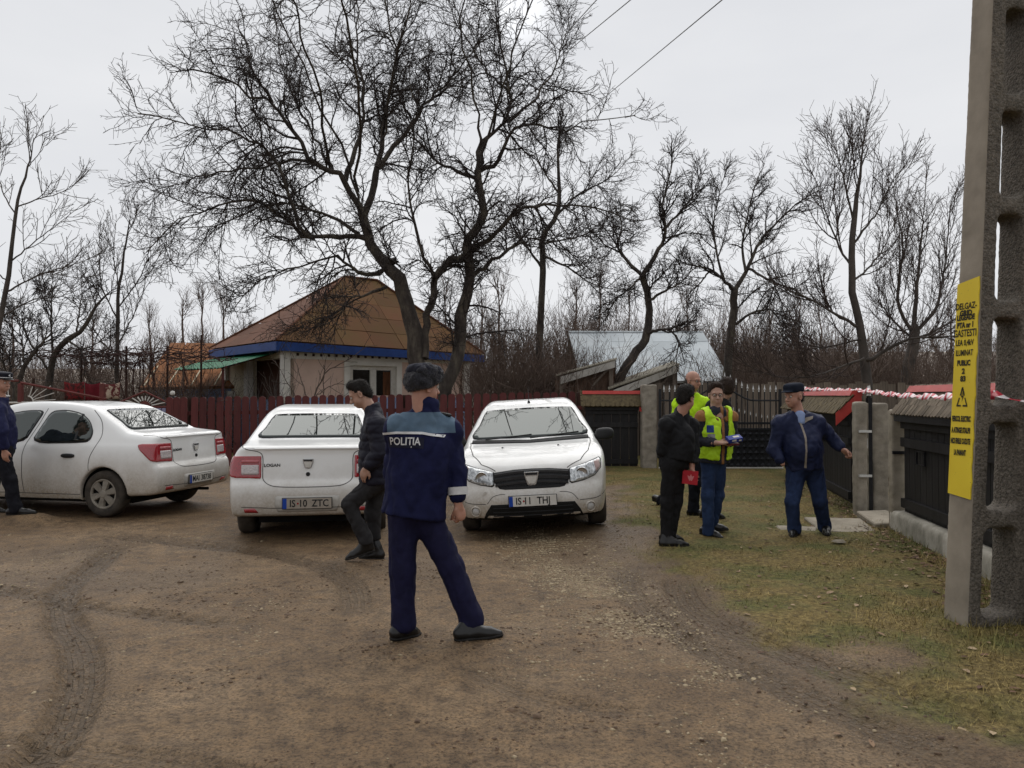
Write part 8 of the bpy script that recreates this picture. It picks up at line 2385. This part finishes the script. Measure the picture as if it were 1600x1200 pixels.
brush('undergrowth', 'dense brown brushwood between the house and the sheds', [(-.8, 2.6, 18.6, 21.5, 1.6, 3.0, 420, .013, .22), (1.8, 4.5, 27.5, 30, 2.5, 4.5, 160, .018, .15)], M_twig_b, 5)
brush('undergrowth', 'brushwood and brambles behind the grey board fence', [(5.5, 14, 21, 27, 1.6, 3.2, 620, .016, .25), (5, 16, 27, 33, 2.5, 4.2, 400, .022, .2)], M_twig_b, 6)
brush('undergrowth', 'brown brambles behind the rugs and sunburst fence', [(-15, -8.2, 20, 24, 1.2, 2.6, 480, .014, .3)], M_twig_b, 7)
brush('undergrowth', 'leafless garden brush between the picket fence and the house', [(-6.2, -4.6, 17.2, 18.6, 1.4, 2.6, 26, .011, .3)], M_twig_g, 8)
# arching bramble cane in front of the pink wall, vine over its trellis
t = thing('bramble_bush', 'arching bare cane in front of the pink house wall', 'bush', base_of(488, 640, 18.8))
l1 = [limb([(486, 690), (488, 640), (494, 610), (512, 580), (535, 568), (560, 550), (575, 540)], 18.8, .03, .008, -.2), limb([(490, 625), (505, 610), (530, 600), (560, 612)], 18.8, .018, .006, .2), limb([(505, 690), (505, 620), (506, 570)], 18.9, .02, .010, 0),
      limb([(486, 640), (470, 590), (460, 560), (452, 548)], 18.8, .016, .006, .3), limb([(480, 650), (450, 600), (436, 575), (425, 560)], 18.8, .014, .005, .3)]
P = np.stack([a for a, b in l1]); Rr = np.stack([b for a, b in l1])
mobj('cane', np_mesh('cane', *tubes(P, Rr, 6), M_twig_b, True), t)
s1 = spawn(P, Rr, 6, (.25, .8), (.3, 1.0), 6, (-.2, .6), .1, .009, .005); tag(mobj('twigs', np_mesh('twigs', *tubes(*s1, 3), M_twig_g, True), t), kind='stuff')
t = thing('vine_trellis', 'tangled leafless vine on thin posts in front of the rusty shed', 'vine', (-10.5, 20.5, 0))
for x in (-11.5, -10.3, -9.2, -8.3):
    MB().tube([(x, 20.5, 0), (x, 20.5, 2.9 if x < -8.5 else 3.2)], .03, 6).obj('post', M_darkwood, t)
rs = np.random.RandomState(9)
n = 40; P = np.empty((n, 8, 3)); 
for i in range(n):
    x = rs.uniform(-13.5, -8.6); y = rs.uniform(19.6, 21.2); z = rs.uniform(2.35, 2.85); u = np.linspace(0, 1, 8)
    P[i] = np.stack([x + u * rs.uniform(.8, 2.4), y + rs.normal(0, .1, 8), z + rs.normal(0, .06, 8)], -1)
Rr = np.full((n, 8), .012)
st_ = spawn(P, Rr, 6, (.3, .9), (.6, 1.4), 6, (-1.2, .3), .15, .009, .005, .0, rs=rs)
vm = []; a = tubes(P, Rr, 4); b = tubes(*st_, 3)
mobj('vine', np_mesh('vine', np.concatenate([a[0], b[0]]), np.concatenate([a[1], b[1] + len(a[0])]), mat('vine_bark', (.075, .042, .036), (.04, .022, .02), 5, .9), True), t)
n = 9; x = rs.uniform(-10.6, -8.6, n); u = np.linspace(0, 1, 8)
P = np.stack([np.stack([np.full(8, x[i]) + np.cumsum(rs.normal(0, .05, 8)), 20.4 + rs.normal(0, .05, 8), 2.7 * (1 - u)], -1) for i in range(n)])
mobj('vine_stems', np_mesh('vine_stems', *tubes(P, np.full((n, 8), .016), 4), mat('vine_stem_bark', (.07, .035, .03), (.04, .02, .018), 5, .9), True), t)
